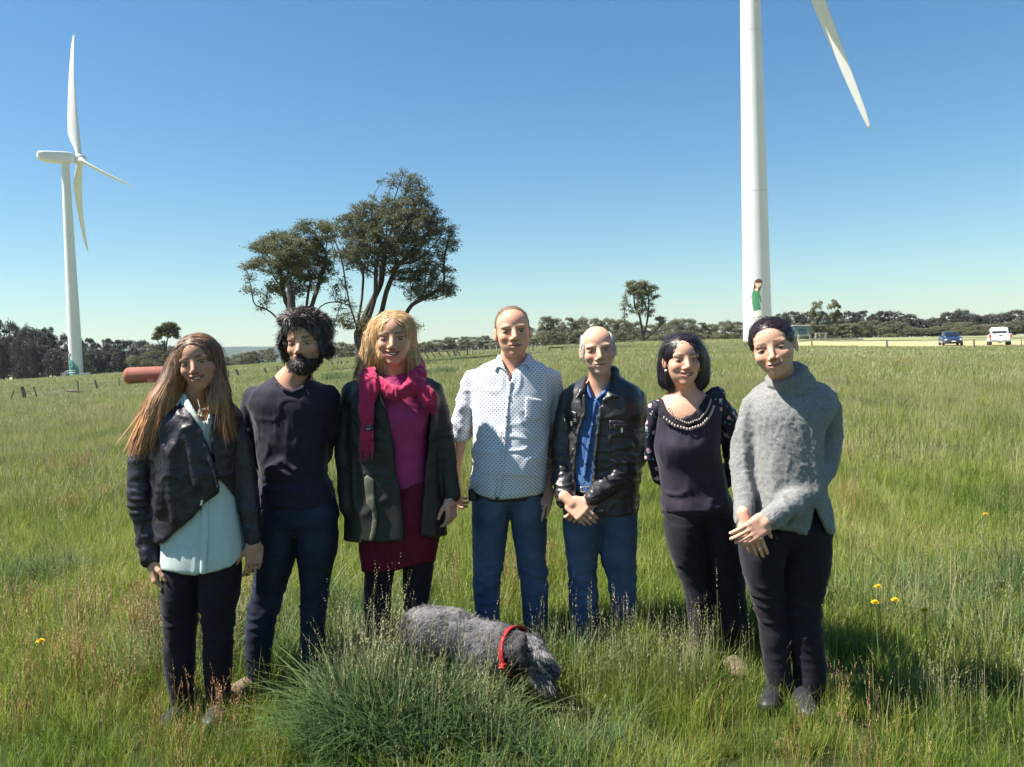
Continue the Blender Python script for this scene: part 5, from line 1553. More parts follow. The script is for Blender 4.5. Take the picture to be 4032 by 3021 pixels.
    S.hair('hair', hb, 4200, fl, 5, .013, .0026, (.10, .078, .068), HAIRM('dark tousled hair', (1, 1, 1), (.55, .55, .58), .5), .022, .45, .35, 9, mask=hm, grav=.25)

# ---------------------------------------------------------------- blonde woman in crimson scarf and dark coat
def woman_scarf():
    S = Person('person', 3.75, 1560, 'smiling blonde woman in crimson scarf, magenta top, dark red skirt and long dark coat'); S.iris = (.10, .13, .14)
    S.head(1544, 1334, .246, yaw=2, roll=1.5, pitch=2, dy=-.075, wide=.04, smile=.85, mopen=.022, mouth=.140, eye=.5, jaw=.235, zc=-.275, cheek=1.1, ears=0, nosew=1.0)
    S.neck(1555, 1500, 46, .0, shoulders=[(1420, 1530, .02, 36), (1690, 1520, .02, 36)])
    torso_body(S, 1590, 1580, 2080, 75)
    # legs in black tights and boots
    f = Field()
    S.loft(f, [(2160, 1434, 1570), (2256, 1436, 1553), (2333, 1433, 1542), (2433, 1438, 1537), (2500, 1452, 1536), (2560, 1480, 1540), (2640, 1490, 1545), (2706, 1490, 1545)], 2.1, .02)
    S.loft(f, [(2160, 1580, 1712), (2245, 1586, 1706), (2316, 1586, 1696), (2389, 1589, 1690), (2500, 1600, 1688), (2600, 1610, 1675), (2706, 1612, 1675)], 2.1, .02)
    S.make('tights', f, BL, C_BLACK, wrinkle(.002, 9, 20))
    for a in (1500, 1640): S.legs_body([(a, 2180, 0, 40), (a, 2690, 0, 22)])
    S.shoe(1516, 2712, C_SHOE, -.1, .25, name='boot'); S.shoe(1645, 2712, C_SHOE, .2, .25, name='boot')
    f = Field()
    S.loft(f, [(1890, 1470, 1716, .125), (2000, 1440, 1730, .14), (2139, 1413, 1725, .145), (2200, 1420, 1714, .138), (2250, 1427, 1708, .132)])
    S.poly(f, [(1380, 2250), (1430, 2252), (1500, 2256), (1540, 2250), (1580, 2238), (1650, 2224), (1712, 2210), (1780, 2200), (1780, 2330), (1380, 2330)])
    S.make('skirt', f, BL, C_RED, wrinkle(.006, 14, 5, 3.0))
    tp = Field()
    S.loft(tp, [(1470, 1500, 1640, .065), (1520, 1440, 1690, .10), (1590, 1440, 1705, .128), (1650, 1462, 1702, .138, -.01), (1740, 1480, 1690, .128), (1850, 1480, 1694, .128), (1912, 1478, 1694, .13)])
    S.make('top', tp, BL, C_MAG, addf(wrinkle(.003, 8, 14, 6.0), wrinkle(.004, 5, 30, 3.0, lambda V: np.exp(-((V[:, 2] - 1.33) / .05) ** 2))))
    # coat
    ct = Field()
    S.loft(ct, [(1462, 1490, 1612, .07, .02), (1490, 1415, 1680, .115, .01), (1540, 1378, 1728, .14), (1640, 1368, 1738, .152), (1760, 1366, 1740, .155), (1880, 1362, 1742, .16), (2000, 1358, 1752, .168), (2145, 1354, 1764, .178)], 2.6)
    cbase = Field(); cbase.ops = list(ct.ops)
    S.poly(ct, [(1470, 1400), (1478, 1480), (1496, 1540), (1520, 1610), (1545, 1740), (1560, 1840), (1575, 1920), (1592, 2067), (1592, 2400), (1656, 2400), (1655, 2067), (1669, 1913), (1677, 1810), (1698, 1640), (1694, 1560), (1670, 1480), (1640, 1400)], front=(-1, .03), k=.01)
    S.poly(ct, [(1300, 2124), (1356, 2130), (1440, 2138), (1520, 2140), (1595, 2130), (1595, 2300), (1300, 2300)]); S.poly(ct, [(1640, 2112), (1700, 2116), (1758, 2108), (1850, 2090), (1850, 2300), (1640, 2300)])
    AL = [(1396, 1556, 0, 50), (1376, 1680, .0, 52), (1372, 1800, -.02, 54), (1380, 1920, -.04, 52), (1382, 1990, -.06, 50)]
    AR = [(1704, 1545, 0, 48), (1735, 1680, .0, 46), (1758, 1800, -.01, 42), (1778, 1945, -.04, 34)]
    S.chain(ct, AL, .014); S.chain(ct, AR, .014)
    S.poly(ct, [(1300, 2004), (1335, 2012), (1428, 2004), (1432, 2030), (1430, 2090), (1300, 2090)], front=(-.6, -.20)); 
    S.make('coat', ct, BL, C_COAT, addf(wrinkle(.006, 10, 4, 1.0), wrinkle(.006, 12, 20, 7.0, lambda V: np.clip((V[:, 2] - .85) / .2, 0, 1) * .7)))
    f = S.patch(cbase, [(1432, 1880), (1446, 1868), (1474, 1890), (1476, 1980), (1486, 2040), (1482, 2090), (1466, 2134), (1456, 2134), (1468, 2020), (1446, 1985), (1436, 1940)], .008, .006); S.make('sunlit_lining', f, .006, C_SUNLINING, wrinkle(.004, 20, 20))  # sunlit patch on the turned-out lining, built as a pale slab
    f = S.patch(cbase, [(1482, 1500), (1496, 1540), (1521, 1612), (1517, 1612), (1498, 1580), (1488, 1545)], .006, .006); S.make('lapel_edge', f, .006, C_SUNLINING)
    arm_body(S, AL); arm_body(S, AR)
    S.hand(S.p(1400, 2000, -.10), S.p(1424, 2112, -.13), (.55, .6, 0), 1, .178, (.35, .45, .55, .6), .5)
    S.hand(S.p(1776, 1962, -.05), S.p(1776, 2076, -.07), (-.75, .4, 0), -1, .175, (.5, .65, .75, .8), .5)
    b = MB(); c = S.p(1776, 1958, -.05); a = np.linspace(0, 6.283, 22); b.tube([c + [.03 * math.cos(t), .026 * math.sin(t), .004 * math.sin(t)] for t in a], .003, 6); b.build('bracelet', M_METAL, S.root, S.o, True)
    S.finish((0.551, 0.295, 0.202), (.42, .11, .12), brow=(.75, (.13, .08, .055)))
    # scarf
    sc = Field()
    S.chain(sc, [(1456, 1462, .02, 22), (1462, 1484, -.05, 25), (1496, 1518, -.115, 24), (1540, 1545, -.15, 23), (1585, 1552, -.158, 22), (1624, 1525, -.135, 30), (1645, 1480, -.07, 33), (1638, 1440, .02, 30), (1590, 1425, .08, 28), (1520, 1430, .09, 26), (1462, 1458, .03, 22)], .018)
    S.chain(sc, [(1488, 1484, -.10, 10), (1530, 1522, -.158, 11), (1580, 1536, -.174, 12), (1612, 1512, -.165, 14), (1626, 1466, -.12, 15)], .010)
    S.chain(sc, [(1572, 1534, -.183, 9), (1590, 1526, -.188, 9), (1600, 1552, -.182, 8)], .008)
    S.loft(sc, [(1452, 1430, 1476, .018, -.09), (1486, 1418, 1488, .016, -.14), (1540, 1414, 1484, .016, -.162), (1600, 1413, 1478, .014, -.170), (1680, 1414, 1474, .012, -.176), (1738, 1417, 1470, .011, -.180)], 3.0, .02)
    S.loft(sc, [(1490, 1630, 1672, .018, -.12), (1530, 1640, 1700, .016, -.145), (1575, 1660, 1716, .014, -.150), (1600, 1676, 1720, .012, -.152)], 3.0, .02)
    scarf = S.make('scarf', sc, .0065, C_SCARF, addf(wrinkle(.008, 16, 10, 2.0), wrinkle(.006, 40, 16, 6.0)))
    r = np.random.default_rng(9); b = MB()
    for k in range(16):
        u = 1418 + 52 * k / 15; p = S.p(u, 1736, -.181)
        b.tube([p, S.p(u + r.normal(0, 2), 1770, -.186), S.p(u + r.normal(0, 4), 1806 + r.uniform(-8, 8), -.187)], [.0022, .002, .0012], 4)
    for k in range(14):
        u = 1676 + 44 * k / 13; p = S.p(u, 1596 - 12 * (k / 13), -.154)
        b.tube([p, S.p(u + 4 + r.normal(0, 2), 1612, -.16), S.p(u + 6 + r.normal(0, 3), 1632 + r.uniform(-8, 6), -.16)], [.0022, .002, .0012], 4)
    o = b.build('fringe', C_SCARF, scarf, S.o)
    f = Field(); f.box(S.p(1452, 1685, -.189), (.0185, .0022, .014), rotz(.05), .002); S.make('label_patch', f, .003, C_BLACK, parent=scarf)
    b = MB()
    for v, a, c in ((1677, 1444, 1460), (1686, 1441, 1464), (1692, 1443, 1458)): b.bar(S.p(a, v, -.1915), S.p(c, v, -.1915), .0016, .002)
    b.build('label_print', M('label print', (.5, .5, .55), .7), scarf, S.o)
    H = S.H; hb = Field()
    H.ell(hb, (0, .08, .155), (.36, .43, .375), .05); H.ell(hb, (0, .30, -.2), (.30, .22, .40), .1)
    S.chain(hb, [(1484, 1285, -.02, 26), (1462, 1340, -.03, 28), (1452, 1395, -.03, 28), (1436, 1440, -.04, 24), (1424, 1468, -.05, 14)], .04)
    S.chain(hb, [(1600, 1290, -.02, 20), (1612, 1350, -.02, 22), (1626, 1410, -.02, 22), (1640, 1440, -.02, 14)], .04)
    H.ell(hb, (.005, -.5, -.12), (.275, .43, .455), .03, 's')
    fl0 = hairflow_long(H, .02, .7)
    def fl(Q, t):
        D = fl0(Q, t); lo = Q[:, 2] < H.c[2] - .02
        D[:, 0] += np.where(Q[:, 0] < H.c[0], -.20, .06) * lo; return D
    zf = S.p(0, 1400)[2]
    S.hair('hair', hb, 4800, fl, 8, .0145, .0019, (.66, .43, .215), HAIRM('blonde hair', (1, .98, .94), (.72, .66, .6)), .007, .14, .8, 13, mask=lambda V: (V[:, 1] < H.c[1] + .08) & (H.locp(V)[:, 2] > -.45) & nearface(H, V), free=lambda Q: Q[:, 2] < zf)

# ---------------------------------------------------------------- big man in white dotted shirt
def man_white():
    S = Person('person', 3.95, 2012, 'broad man with short sandy hair in white shirt with small blue dots and jeans'); S.iris = (.08, .08, .08)
    S.head(2024, 1303, .246, yaw=4, roll=4.5, pitch=-2, dy=-.08, smile=.15, mopen=.006, mouth=.125, eye=.38, jaw=.262, chin=.11, wide=.04, brow=1.3, zc=-.285, nosew=1.15, lips=.8, age=.5)
    S.neck(2024, 1440, 58, .01, shoulders=[(1880, 1490, .02, 40), (2165, 1490, .02, 40)])
    torso_body(S, 2015, 1520, 1900, 80)
    trousers(S, [(1880, 1868, 2150, .15), (1960, 1860, 2152, .15), (2060, 1858, 2154, .14), (2100, 1866, 2146, .125)],
             [(2010, 1858, 2008), (2105, 1859, 1998), (2211, 1861, 1984), (2278, 1863, 1974), (2344, 1865, 1970), (2433, 1872, 1967), (2540, 1880, 1965), (2620, 1882, 1968)],
             [(2010, 2006, 2154), (2105, 2018, 2153), (2211, 2036, 2151), (2267, 2044, 2158), (2344, 2052, 2159), (2433, 2058, 2157), (2540, 2062, 2152), (2620, 2062, 2155)], C_DENIM)
    S.shoe(1922, 2630, C_SHOE, -.2, .29); S.shoe(2108, 2630, C_SHOE, .2, .29)
    b = Field(); S.loft(b, [(1930, 1853, 2155, .162), (1955, 1853, 2155, .162)]); S.make('belt', b, .008, C_SHOE)
    f = Field(); f.box(S.p(1862, 1948, -.10), (.022, .02, .03), None, .008); S.make('belt_pouch', f, .006, C_SHOE)
    sh = Field()
    S.loft(sh, [(1404, 1968, 2084, .070, .01), (1428, 1905, 2120, .10), (1462, 1862, 2172, .13), (1520, 1850, 2188, .15), (1620, 1858, 2172, .168, -.01), (1720, 1862, 2162, .185, -.02), (1820, 1862, 2158, .197, -.03), (1905, 1852, 2154, .192, -.02), (1968, 1846, 2154, .185, -.01)], 2.3)
    base = Field(); base.ops = list(sh.ops)
    AL = [(1862, 1498, 0, 44), (1838, 1590, .0, 44), (1820, 1660, .01, 43), (1814, 1700, .02, 41)]
    AR = [(2172, 1494, 0, 42), (2184, 1590, .02, 38), (2186, 1650, .03, 36)]
    S.chain(sh, AL, .014); S.chain(sh, AR, .014)
    for A in ([(1794, 1690, .02, 20), (1834, 1712, .02, 20)], ): S.chain(sh, A, .02)
    S.poly(sh, [(1780, 1890), (1840, 1914), (1862, 1935), (1886, 1952), (1920, 1960), (1951, 1965), (1956, 1928), (1966, 1965), (2040, 1961), (2112, 1952), (2150, 1930), (2200, 1905), (2260, 1905), (2260, 2200), (1780, 2200)])
    S.poly(sh, [(1966, 1360), (1976, 1420), (1998, 1475), (2009, 1505), (2034, 1452), (2066, 1418), (2084, 1360)], front=(-1, .01), k=.006)
    S.make('shirt', sh, .0075, C_DOT, addf(wrinkle(.0045, 10, 9, 12.0), wrinkle(.006, 7, 16, 4.0, lambda V: np.exp(-((V[:, 2] - 1.05) / .2) ** 2)), wrinkle(.006, 16, 26, 7.0, lambda V: np.clip((np.abs(V[:, 0]) - .19) / .05, 0, 1))))
    f = S.patch(base, [(1966, 1385), (1985, 1440), (1998, 1470), (1978, 1452), (1962, 1448), (1948, 1468), (1942, 1440), (1955, 1408)], .010, .008, (-1, .05)); S.make('collar', f, .006, C_DOT)
    f = S.patch(base, [(2084, 1380), (2060, 1425), (2040, 1448), (2062, 1436), (2078, 1440), (2088, 1468), (2096, 1435), (2096, 1405)], .010, .008, (-1, .05)); S.make('collar', f, .006, C_DOT)
    f = S.patch(base, [(1996, 1470), (2010, 1508), (2018, 1500), (2004, 1620), (1992, 1760), (1984, 1860), (1966, 1958), (1950, 1958), (1966, 1860), (1976, 1760), (1988, 1620), (1998, 1540)], .005, .006); S.make('placket', f, .006, C_DOT)
    f = S.patch(base, [(2068, 1560), (2138, 1575), (2132, 1650), (2100, 1662), (2066, 1645)], .005, .005); S.make('pocket', f, .006, C_DOT)
    for u, v in ((2001, 1554), (1992, 1628), (1982, 1702), (1972, 1776), (1966, 1850)):
        c = S.p(u, v); ys = np.linspace(-.3, .0, 100); q = np.stack([np.full(100, c[0]), S.d + ys, np.full(100, c[2])], 1); y0 = ys[np.argmax(base.evp(q) < .011)]
        bb = MB(); bb.ball((c[0], S.d + y0, c[2]), (.0055, .003, .0055), 8, 5); bb.build('button', M_BTN, S.root, S.o, True)
    for A in ([(1814, 1690, .02, 31), (1798, 1790, .06, 28), (1788, 1880, .13, 21)], [(2186, 1640, .03, 28), (2176, 1750, .03, 27), (2160, 1850, .0, 22), (2154, 1905, -.04, 20)]): S.body.chain(S.pts(A), .03)
    arm_body(S, AL, .7); arm_body(S, AR, .7)
    S.hand(S.p(1788, 1885, .13), S.p(1800, 1980, .16), (.8, -.3, 0), 1, .195)
    S.hand(S.p(2152, 1912, -.05), S.p(2128, 2042, -.135), (-.15, .9, 0), -1, .20, (.18, .2, .25, .3), .2)
    bb = MB(); bb.ball(S.p(2137, 2002, -.14), .005, 8, 6); bb.build('ring', M_METAL, S.root, S.o, True)
    S.finish((0.615, 0.331, 0.225), (.45, .20, .17), blush=.45, brow=(.55, (.34, .24, .15)))
    H = S.H; hb = Field()
    H.ell(hb, (0, .09, .150), (.340, .440, .366), .04); H.ell(hb, (0, .20, -.05), (.338, .30, .30), .08)
    H.ell(hb, (-.05, -.55, .02), (.36, .44, .40), .03, 's'); H.ell(hb, (-.30, -.36, .10), (.13, .30, .35), .03, 's')
    H.ell(hb, (0, .0, -.42), (.6, .5, .36), .02, 's')
    def fl(Q, t):
        q = H.locp(Q); return np.stack([q[:, 0] * 1.2 - .15, np.where(q[:, 2] > .3, -.9, .3), np.where(q[:, 2] > .3, 0.0, -.9)], 1) @ H.R.T
    S.hair('hair', hb, 3500, fl, 3, .006, .0012, (.25, .17, .105), HAIRM('short sandy hair', (1, 1, .98), (.75, .72, .7)), .001, .15, 1.0, 14, h=.005)

# ---------------------------------------------------------------- older man in leather jacket
def man_leather():
    S = Person('person', 3.90, 2365, 'balding older man with white hair in black leather jacket over blue shirt, hands clasped'); S.iris = (.12, .12, .12)
    S.head(2358, 1379, .236, yaw=-3, roll=7, pitch=-1, dy=-.08, wide=.04, smile=.3, mopen=.004, mouth=.125, eye=.40, jaw=.235, brow=1.3, zc=-.290, nose=1.1, nosew=1.12, lips=.6, age=1.0, ears=1.0)
    S.neck(2365, 1520, 44, .0, shoulders=[(2250, 1565, .02, 36), (2500, 1560, .02, 36)])
    torso_body(S, 2370, 1600, 1960, 66)
    trousers(S, [(1900, 2232, 2505, .12), (2010, 2222, 2510, .13), (2090, 2216, 2508, .125), (2140, 2228, 2495, .115)],
             [(2050, 2216, 2362), (2100, 2218, 2360), (2170, 2226, 2355), (2273, 2238, 2350), (2364, 2236, 2356), (2467, 2250, 2360), (2560, 2256, 2360), (2630, 2258, 2360)],
             [(2050, 2356, 2508), (2100, 2358, 2508), (2196, 2366, 2504), (2312, 2398, 2506), (2402, 2408, 2508), (2519, 2420, 2498), (2580, 2412, 2482), (2630, 2410, 2478)], C_DENIM)
    S.shoe(2306, 2640, C_BLUSH, -.15, .28); S.shoe(2440, 2640, C_BLUSH, .1, .28)
    sh = Field()
    S.loft(sh, [(1500, 2318, 2420, .065), (1545, 2255, 2480, .105), (1620, 2240, 2500, .125), (1750, 2240, 2500, .132), (1850, 2236, 2502, .135), (1925, 2232, 2504, .135)])
    base = Field(); base.ops = list(sh.ops)
    S.poly(sh, [(2312, 1470), (2322, 1530), (2340, 1576), (2352, 1560), (2378, 1535), (2400, 1500), (2405, 1470)], front=(-1, .0), k=.006)
    S.make('shirt', sh, BL, C_BLUE, addf(wrinkle(.004, 12, 6, 3.0), wrinkle(.004, 20, 9, 9.0)))
    f = S.patch(base, [(2310, 1500), (2322, 1540), (2338, 1578), (2330, 1572), (2308, 1560), (2304, 1525)], .010, .008, (-1, .04)); S.make('collar', f, .006, C_BLUE)
    f = S.patch(base, [(2385, 1533), (2360, 1552), (2342, 1580), (2354, 1572), (2378, 1556), (2388, 1545)], .010, .008, (-1, .04)); S.make('collar', f, .006, C_BLUE)
    f = S.patch(base, [(2338, 1580), (2352, 1578), (2330, 1720), (2308, 1880), (2292, 1880), (2314, 1720)], .004, .005); S.make('placket', f, .006, C_BLUE)
    for u, v in ((2324, 1664), (2310, 1737), (2296, 1812), (2289, 1886)):
        c = S.p(u, v); ys = np.linspace(-.3, .0, 100); q = np.stack([np.full(100, c[0]), S.d + ys, np.full(100, c[2])], 1); y0 = ys[np.argmax(base.evp(q) < .010)]
        bb = MB(); bb.ball((c[0], S.d + y0, c[2]), (.0058, .003, .0058), 8, 5); bb.build('button', M_BTND, S.root, S.o, True)
    f = Field(); S.loft(f, [(1912, 2232, 2506, .139), (1944, 2230, 2508, .139)]); S.make('belt', f, .008, C_SHOE)
    f = Field(); f.box(S.p(2305, 1927, -.142), (.026, .005, .015), None, .004); f.box(S.p(2305, 1927, -.142), (.018, .02, .008), None, .002, .002, 's'); S.make('belt_buckle', f, .004, M_METAL)
    jk = Field()
    S.loft(jk, [(1482, 2312, 2432, .075, .02), (1515, 2245, 2495, .115, .01), (1560, 2228, 2528, .14), (1680, 2226, 2530, .155), (1800, 2222, 2524, .160), (1900, 2222, 2516, .160), (2008, 2224, 2512, .160)], 2.5)
    jb = Field(); jb.ops = list(jk.ops)
    S.poly(jk, [(2302, 1450), (2300, 1500), (2298, 1557), (2301, 1620), (2274, 1700), (2262, 1789), (2256, 1874), (2266, 1960), (2270, 2100), (2334, 2100), (2337, 1903), (2342, 1789), (2353, 1705), (2363, 1607), (2384, 1562), (2412, 1500), (2420, 1450)], front=(-1, .03), k=.008)
    AL = [(2246, 1576, 0, 46), (2222, 1680, -.0, 44), (2214, 1780, -.02, 43), (2216, 1880, -.08, 41), (2226, 1962, -.15, 37)]
    AR = [(2502, 1578, 0, 46), (2508, 1690, -.0, 44), (2500, 1800, -.04, 44), (2428, 1885, -.13, 40), (2334, 1958, -.215, 34)]
    S.chain(jk, AL, .014); S.chain(jk, AR, .014)
    S.chain(jk, [(2304, 1488, -.03, 9), (2290, 1540, -.112, 9), (2270, 1568, -.135, 7)], .02)
    S.chain(jk, [(2300, 1560, -.15, 8), (2303, 1620, -.155, 8), (2276, 1700, -.16, 8), (2264, 1790, -.165, 7), (2258, 1874, -.165, 7), (2268, 1955, -.165, 7)], .008)
    S.chain(jk, [(2364, 1607, -.15, 8), (2354, 1705, -.16, 8), (2344, 1789, -.165, 7), (2338, 1900, -.165, 7)], .008)
    S.chain(jk, [(2412, 1462, .02, 24), (2424, 1500, -.05, 22), (2414, 1545, -.120, 10), (2378, 1575, -.15, 7)], .02)
    S.chain(jk, [(2380, 1574, -.15, 6), (2405, 1562, -.148, 7), (2436, 1562, -.142, 6)], .01)
    hand_z = S.p(0, 1980)[2]
    S.make('jacket', jk, .0072, C_LEATH2, addf(wrinkle(.0045, 12, 10, 5.0), wrinkle(.007, 10, 44, 3.0, lambda V: np.clip((np.abs(V[:, 0]) - .145) / .03, 0, 1) * np.clip((1.22 - V[:, 2]) / .12, 0, 1)), wrinkle(.006, 34, 16, 8.0, lambda V: np.clip((-.12 - V[:, 1]) / .04, 0, 1) * np.clip((1.12 - V[:, 2]) / .06, 0, 1))))
    for pts in ([(2206, 1600), (2272, 1624), (2272, 1640), (2268, 1678), (2206, 1662)], [(2398, 1655), (2475, 1655), (2474, 1694), (2396, 1694)]):
        f = S.patch(jb, pts, .004, .007); pk = S.make('pocket', f, .006, C_LEATH2)
        u0, u1 = min(q[0] for q in pts), max(q[0] for q in pts); vm = pts[0][1] + (34 if u0 < 2300 else 8)
        for dv in (0, 7):
            q0 = []
            for u in np.linspace(u0 + 3, u1 - 4, 8):
                vv = vm + dv + (u - u0) * (.2 if u0 < 2300 else 0); c = S.p(u, vv); ys = np.linspace(-.3, .0, 150); q = np.stack([np.full(150, c[0]), S.d + ys, np.full(150, c[2])], 1); y0 = ys[np.argmax(jb.evp(q) < .010)]; q0.append((c[0], S.d + y0, c[2]))
            bb = MB(); bb.tube(q0, .0025, 6); bb.build('welt', C_LEATH2, pk, S.o, True)
        bb = MB(); m = np.array(q0[4 if u0 < 2300 else 3]) + [0, -.006, -.014]; bb.box(m, (.009, .005, .02)); bb.build('zip_pull', M_METAL, pk, S.o)
    arm_body(S, AL); arm_body(S, AR)
    S.hand(S.p(2240, 1972, -.19), S.p(2306, 2036, -.235), (.25, .9, -.3), 1, .19, (.45, .5, .55, .6), .1, wr=.026, tdir=(.95, -.15, -.22), spread=.3)
    S.hand(S.p(2312, 1972, -.20), S.p(2262, 2044, -.185), (-.2, .9, -.2), -1, .19, (.6, .7, .7, .7), .4)
    S.finish((0.615, 0.336, 0.230), (.45, .22, .19), stub=(.5, (.50, .44, .39)), blush=.35, brow=(.5, (.42, .34, .28)))
    H = S.H; hb = Field()
    for sx in (-1, 1):
        H.ell(hb, (sx * .272, .10, .08), (.068, .28, .27), .05); H.ell(hb, (sx * .287, -.07, .07), (.042, .12, .23), .04)
    H.ell(hb, (0, .30, .02), (.29, .22, .28), .06)
    H.ell(hb, (0, -.03, .42), (.26, .42, .18), .05, 's')
    fl = lambda Q, t: np.stack([H.locp(Q)[:, 0] * .5, np.full(len(Q), .55), np.full(len(Q), -.9)], 1) @ H.R.T
    S.hair('hair', hb, 2200, fl, 3, .010, .0017, (.66, .63, .59), HAIRM('white hair', (1, 1, 1), (.8, .8, .82)), .003, .25, .9, 15, h=.005)

# ---------------------------------------------------------------- dark haired woman in beaded top
def woman_beaded():
    S = Person('person', 3.65, 2710, 'smiling woman with dark bob in navy black top with beaded collar and floral sleeves'); S.iris = (.09, .07, .05)
    S.head(2704, 1418, .230, yaw=2, roll=1.5, pitch=-2, dy=-.07, smile=.8, mopen=.018, mouth=.138, eye=.40, jaw=.238, zc=-.275, cheek=1.15, nosew=1.05, ears=.01, wide=.02)
    S.neck(2700, 1560, 46, .0, shoulders=[(2590, 1600, .02, 34), (2820, 1590, .02, 34)])
    torso_body(S, 2715, 1640, 2060, 75)
    ch = S.body; S.loft(ch, [(1545, 2630, 2770, .06), (1590, 2590, 2815, .095), (1660, 2590, 2820, .115), (1720, 2600, 2810, .11)])
    S.fine.append((S.p(2600, 1700) - [0, .16, 0], S.p(2810, 1530) + [0, .05, 0], .006))
    trousers(S, [(1960, 2616, 2874, .115), (2030, 2612, 2884, .125), (2110, 2620, 2896, .125), (2170, 2636, 2900, .115)],
             [(2090, 2617, 2770), (2183, 2639, 2776), (2260, 2670, 2788), (2364, 2700, 2807), (2428, 2707, 2811), (2519, 2720, 2788), (2600, 2722, 2776), (2665, 2722, 2776)],
             [(2090, 2760, 2896), (2183, 2775, 2924), (2286, 2800, 2928), (2364, 2816, 2937), (2441, 2832, 2940), (2532, 2845, 2920), (2610, 2846, 2898), (2665, 2846, 2896)], C_BLACK,
             wr=addf(wrinkle(.004, 9, 30, 2.0, lambda V: np.exp(-((V[:, 2] - .45) / .12) ** 2) + .2), wrinkle(.004, 7, 26, 5.0, lambda V: np.exp(-((V[:, 2] - .82) / .10) ** 2))))
    for a in (2745, 2870): S.body.cap(S.p(a, 2640), S.p(a, 2700), .036, .034, .02)
    S.shoe(2730, 2704, C_TAN, -.3, .24, -.02); S.shoe(2872, 2690, C_TAN, .1, .24, .0)
    f = Field()
    S.loft(f, [(1560, 2606, 2798, .085), (1605, 2588, 2826, .115), (1690, 2578, 2832, .138), (1755, 2576, 2828, .145, -.01), (1850, 2596, 2846, .132), (1940, 2604, 2866, .135), (1990, 2604, 2880, .142), (2016, 2620, 2872, .130)])
    base = Field(); base.ops = list(f.ops)
    scoop = [(2600, 1500), (2612, 1575), (2622, 1610), (2645, 1638), (2682, 1650), (2722, 1634), (2752, 1604), (2780, 1560), (2800, 1500)]
    S.poly(f, scoop, front=(-1, .05), k=.006)
    S.make('top', f, BL, C_TOP, addf(wrinkle(.005, 20, 4, 3.0, lambda V: .5 + np.exp(-((V[:, 2] - 1.25) / .08) ** 2)), wrinkle(.008, 10, 14, 7.0, lambda V: np.exp(-((V[:, 2] - .88) / .06) ** 2))))
    sl = Field(); AL = [(2592, 1612, 0, 40), (2566, 1700, .03, 30), (2566, 1790, .08, 29), (2598, 1880, .13, 28), (2650, 1930, .19, 24)]
    AR = [(2812, 1582, 0, 46), (2858, 1640, .03, 44), (2882, 1730, .06, 44), (2890, 1830, .10, 38), (2850, 1900, .18, 28)]
    f1 = Field(); S.chain(f1, AL, .03); S.make('sleeve', f1, BL, C_FLOR, wrinkle(.006, 16, 12, 2.0))
    f2 = Field(); S.chain(f2, AR, .03); S.chain(f2, [(2800, 1560, -.02, 24), (2835, 1545, 0, 22)], .03); S.make('sleeve', f2, BL, C_FLOR, wrinkle(.008, 16, 12, 4.0))
    arm_body(S, AL); arm_body(S, AR)
    S.hand(S.p(2655, 1935, .19), S.p(2720, 1985, .2), (0, 1, 0), 1, .17); S.hand(S.p(2845, 1905, .19), S.p(2780, 1970, .2), (0, 1, 0), -1, .17)
    ring = scoop[1:-1]
    outer = [(2580, 1560), (2578, 1600), (2596, 1640), (2630, 1676), (2684, 1690), (2738, 1672), (2775, 1638), (2795, 1600), (2806, 1556)]
    f = S.patch(base, ring + outer[::-1], .006, .009, (-1, .05)); col = S.make('beaded_collar', f, .006, C_BLACK, wrinkle(.003, 70, 70, 3.0))
    R1 = np.array([(2618, 1604), (2640, 1640), (2682, 1658), (2726, 1642), (2756, 1612), (2782, 1570)], float); R2 = np.array([(2600, 1640), (2632, 1666), (2684, 1680), (2736, 1663), (2768, 1630), (2788, 1596)], float)
    def along(R, n):
        L = np.r_[0, np.cumsum(np.linalg.norm(np.diff(R, axis=0), axis=1))]; t = np.linspace(0, L[-1], n); return np.c_[np.interp(t, L, R[:, 0]), np.interp(t, L, R[:, 1])]
    bead = None
    for R, n, rr in ((R1, 28, .0042), (R2, 22, .0060)):
        for u, v in along(R, n):
            c = S.p(u, v); ys = np.linspace(-.3, .1, 160); q = np.stack([np.full(160, c[0]), S.d + ys, np.full(160, c[2])], 1); y0 = ys[np.argmax(base.evp(q) < .012)]
            if bead is None:
                bb = MB(); bb.ball((0, 0, 0), (1, .6, 1.35), 8, 5); bead = bb.mesh('bead', [M('pearl bead', (.40, .33, .29), .35, .5, metal=.3)], True)
            o = link('bead', bead, col, np.array([c[0], S.d + y0, c[2]]) - S.o); o.scale = (rr, rr, rr)
    S.finish((0.636, 0.348, 0.238), (.48, .14, .15), blush=.35, brow=(.75, (.12, .07, .055)))
    H = S.H
    for sx, (u, v) in ((-1, (2628, 1458)), (1, (2763, 1462))):
        bb = MB(); bb.ball(H.W(sx * .335, -.02, -.19), .0062, 10, 7); bb.build('earring', M('pearl', (.8, .76, .68), .2, .6), S.root, S.o, True)
    hb = Field()
    H.ell(hb, (0, .09, .17), (.365, .43, .375), .05); H.ell(hb, (.10, .12, .10), (.345, .38, .40), .08); H.ell(hb, (0, .24, -.18), (.35, .26, .36), .1)
    S.chain(hb, [(2652, 1352, .05, 26), (2628, 1395, .03, 25), (2615, 1445, .02, 23), (2620, 1500, .0, 24), (2642, 1524, -.02, 15)], .04)
    S.chain(hb, [(2748, 1380, .04, 24), (2762, 1420, .03, 25), (2766, 1460, .02, 25), (2766, 1496, .0, 23), (2758, 1522, -.01, 14)], .06)
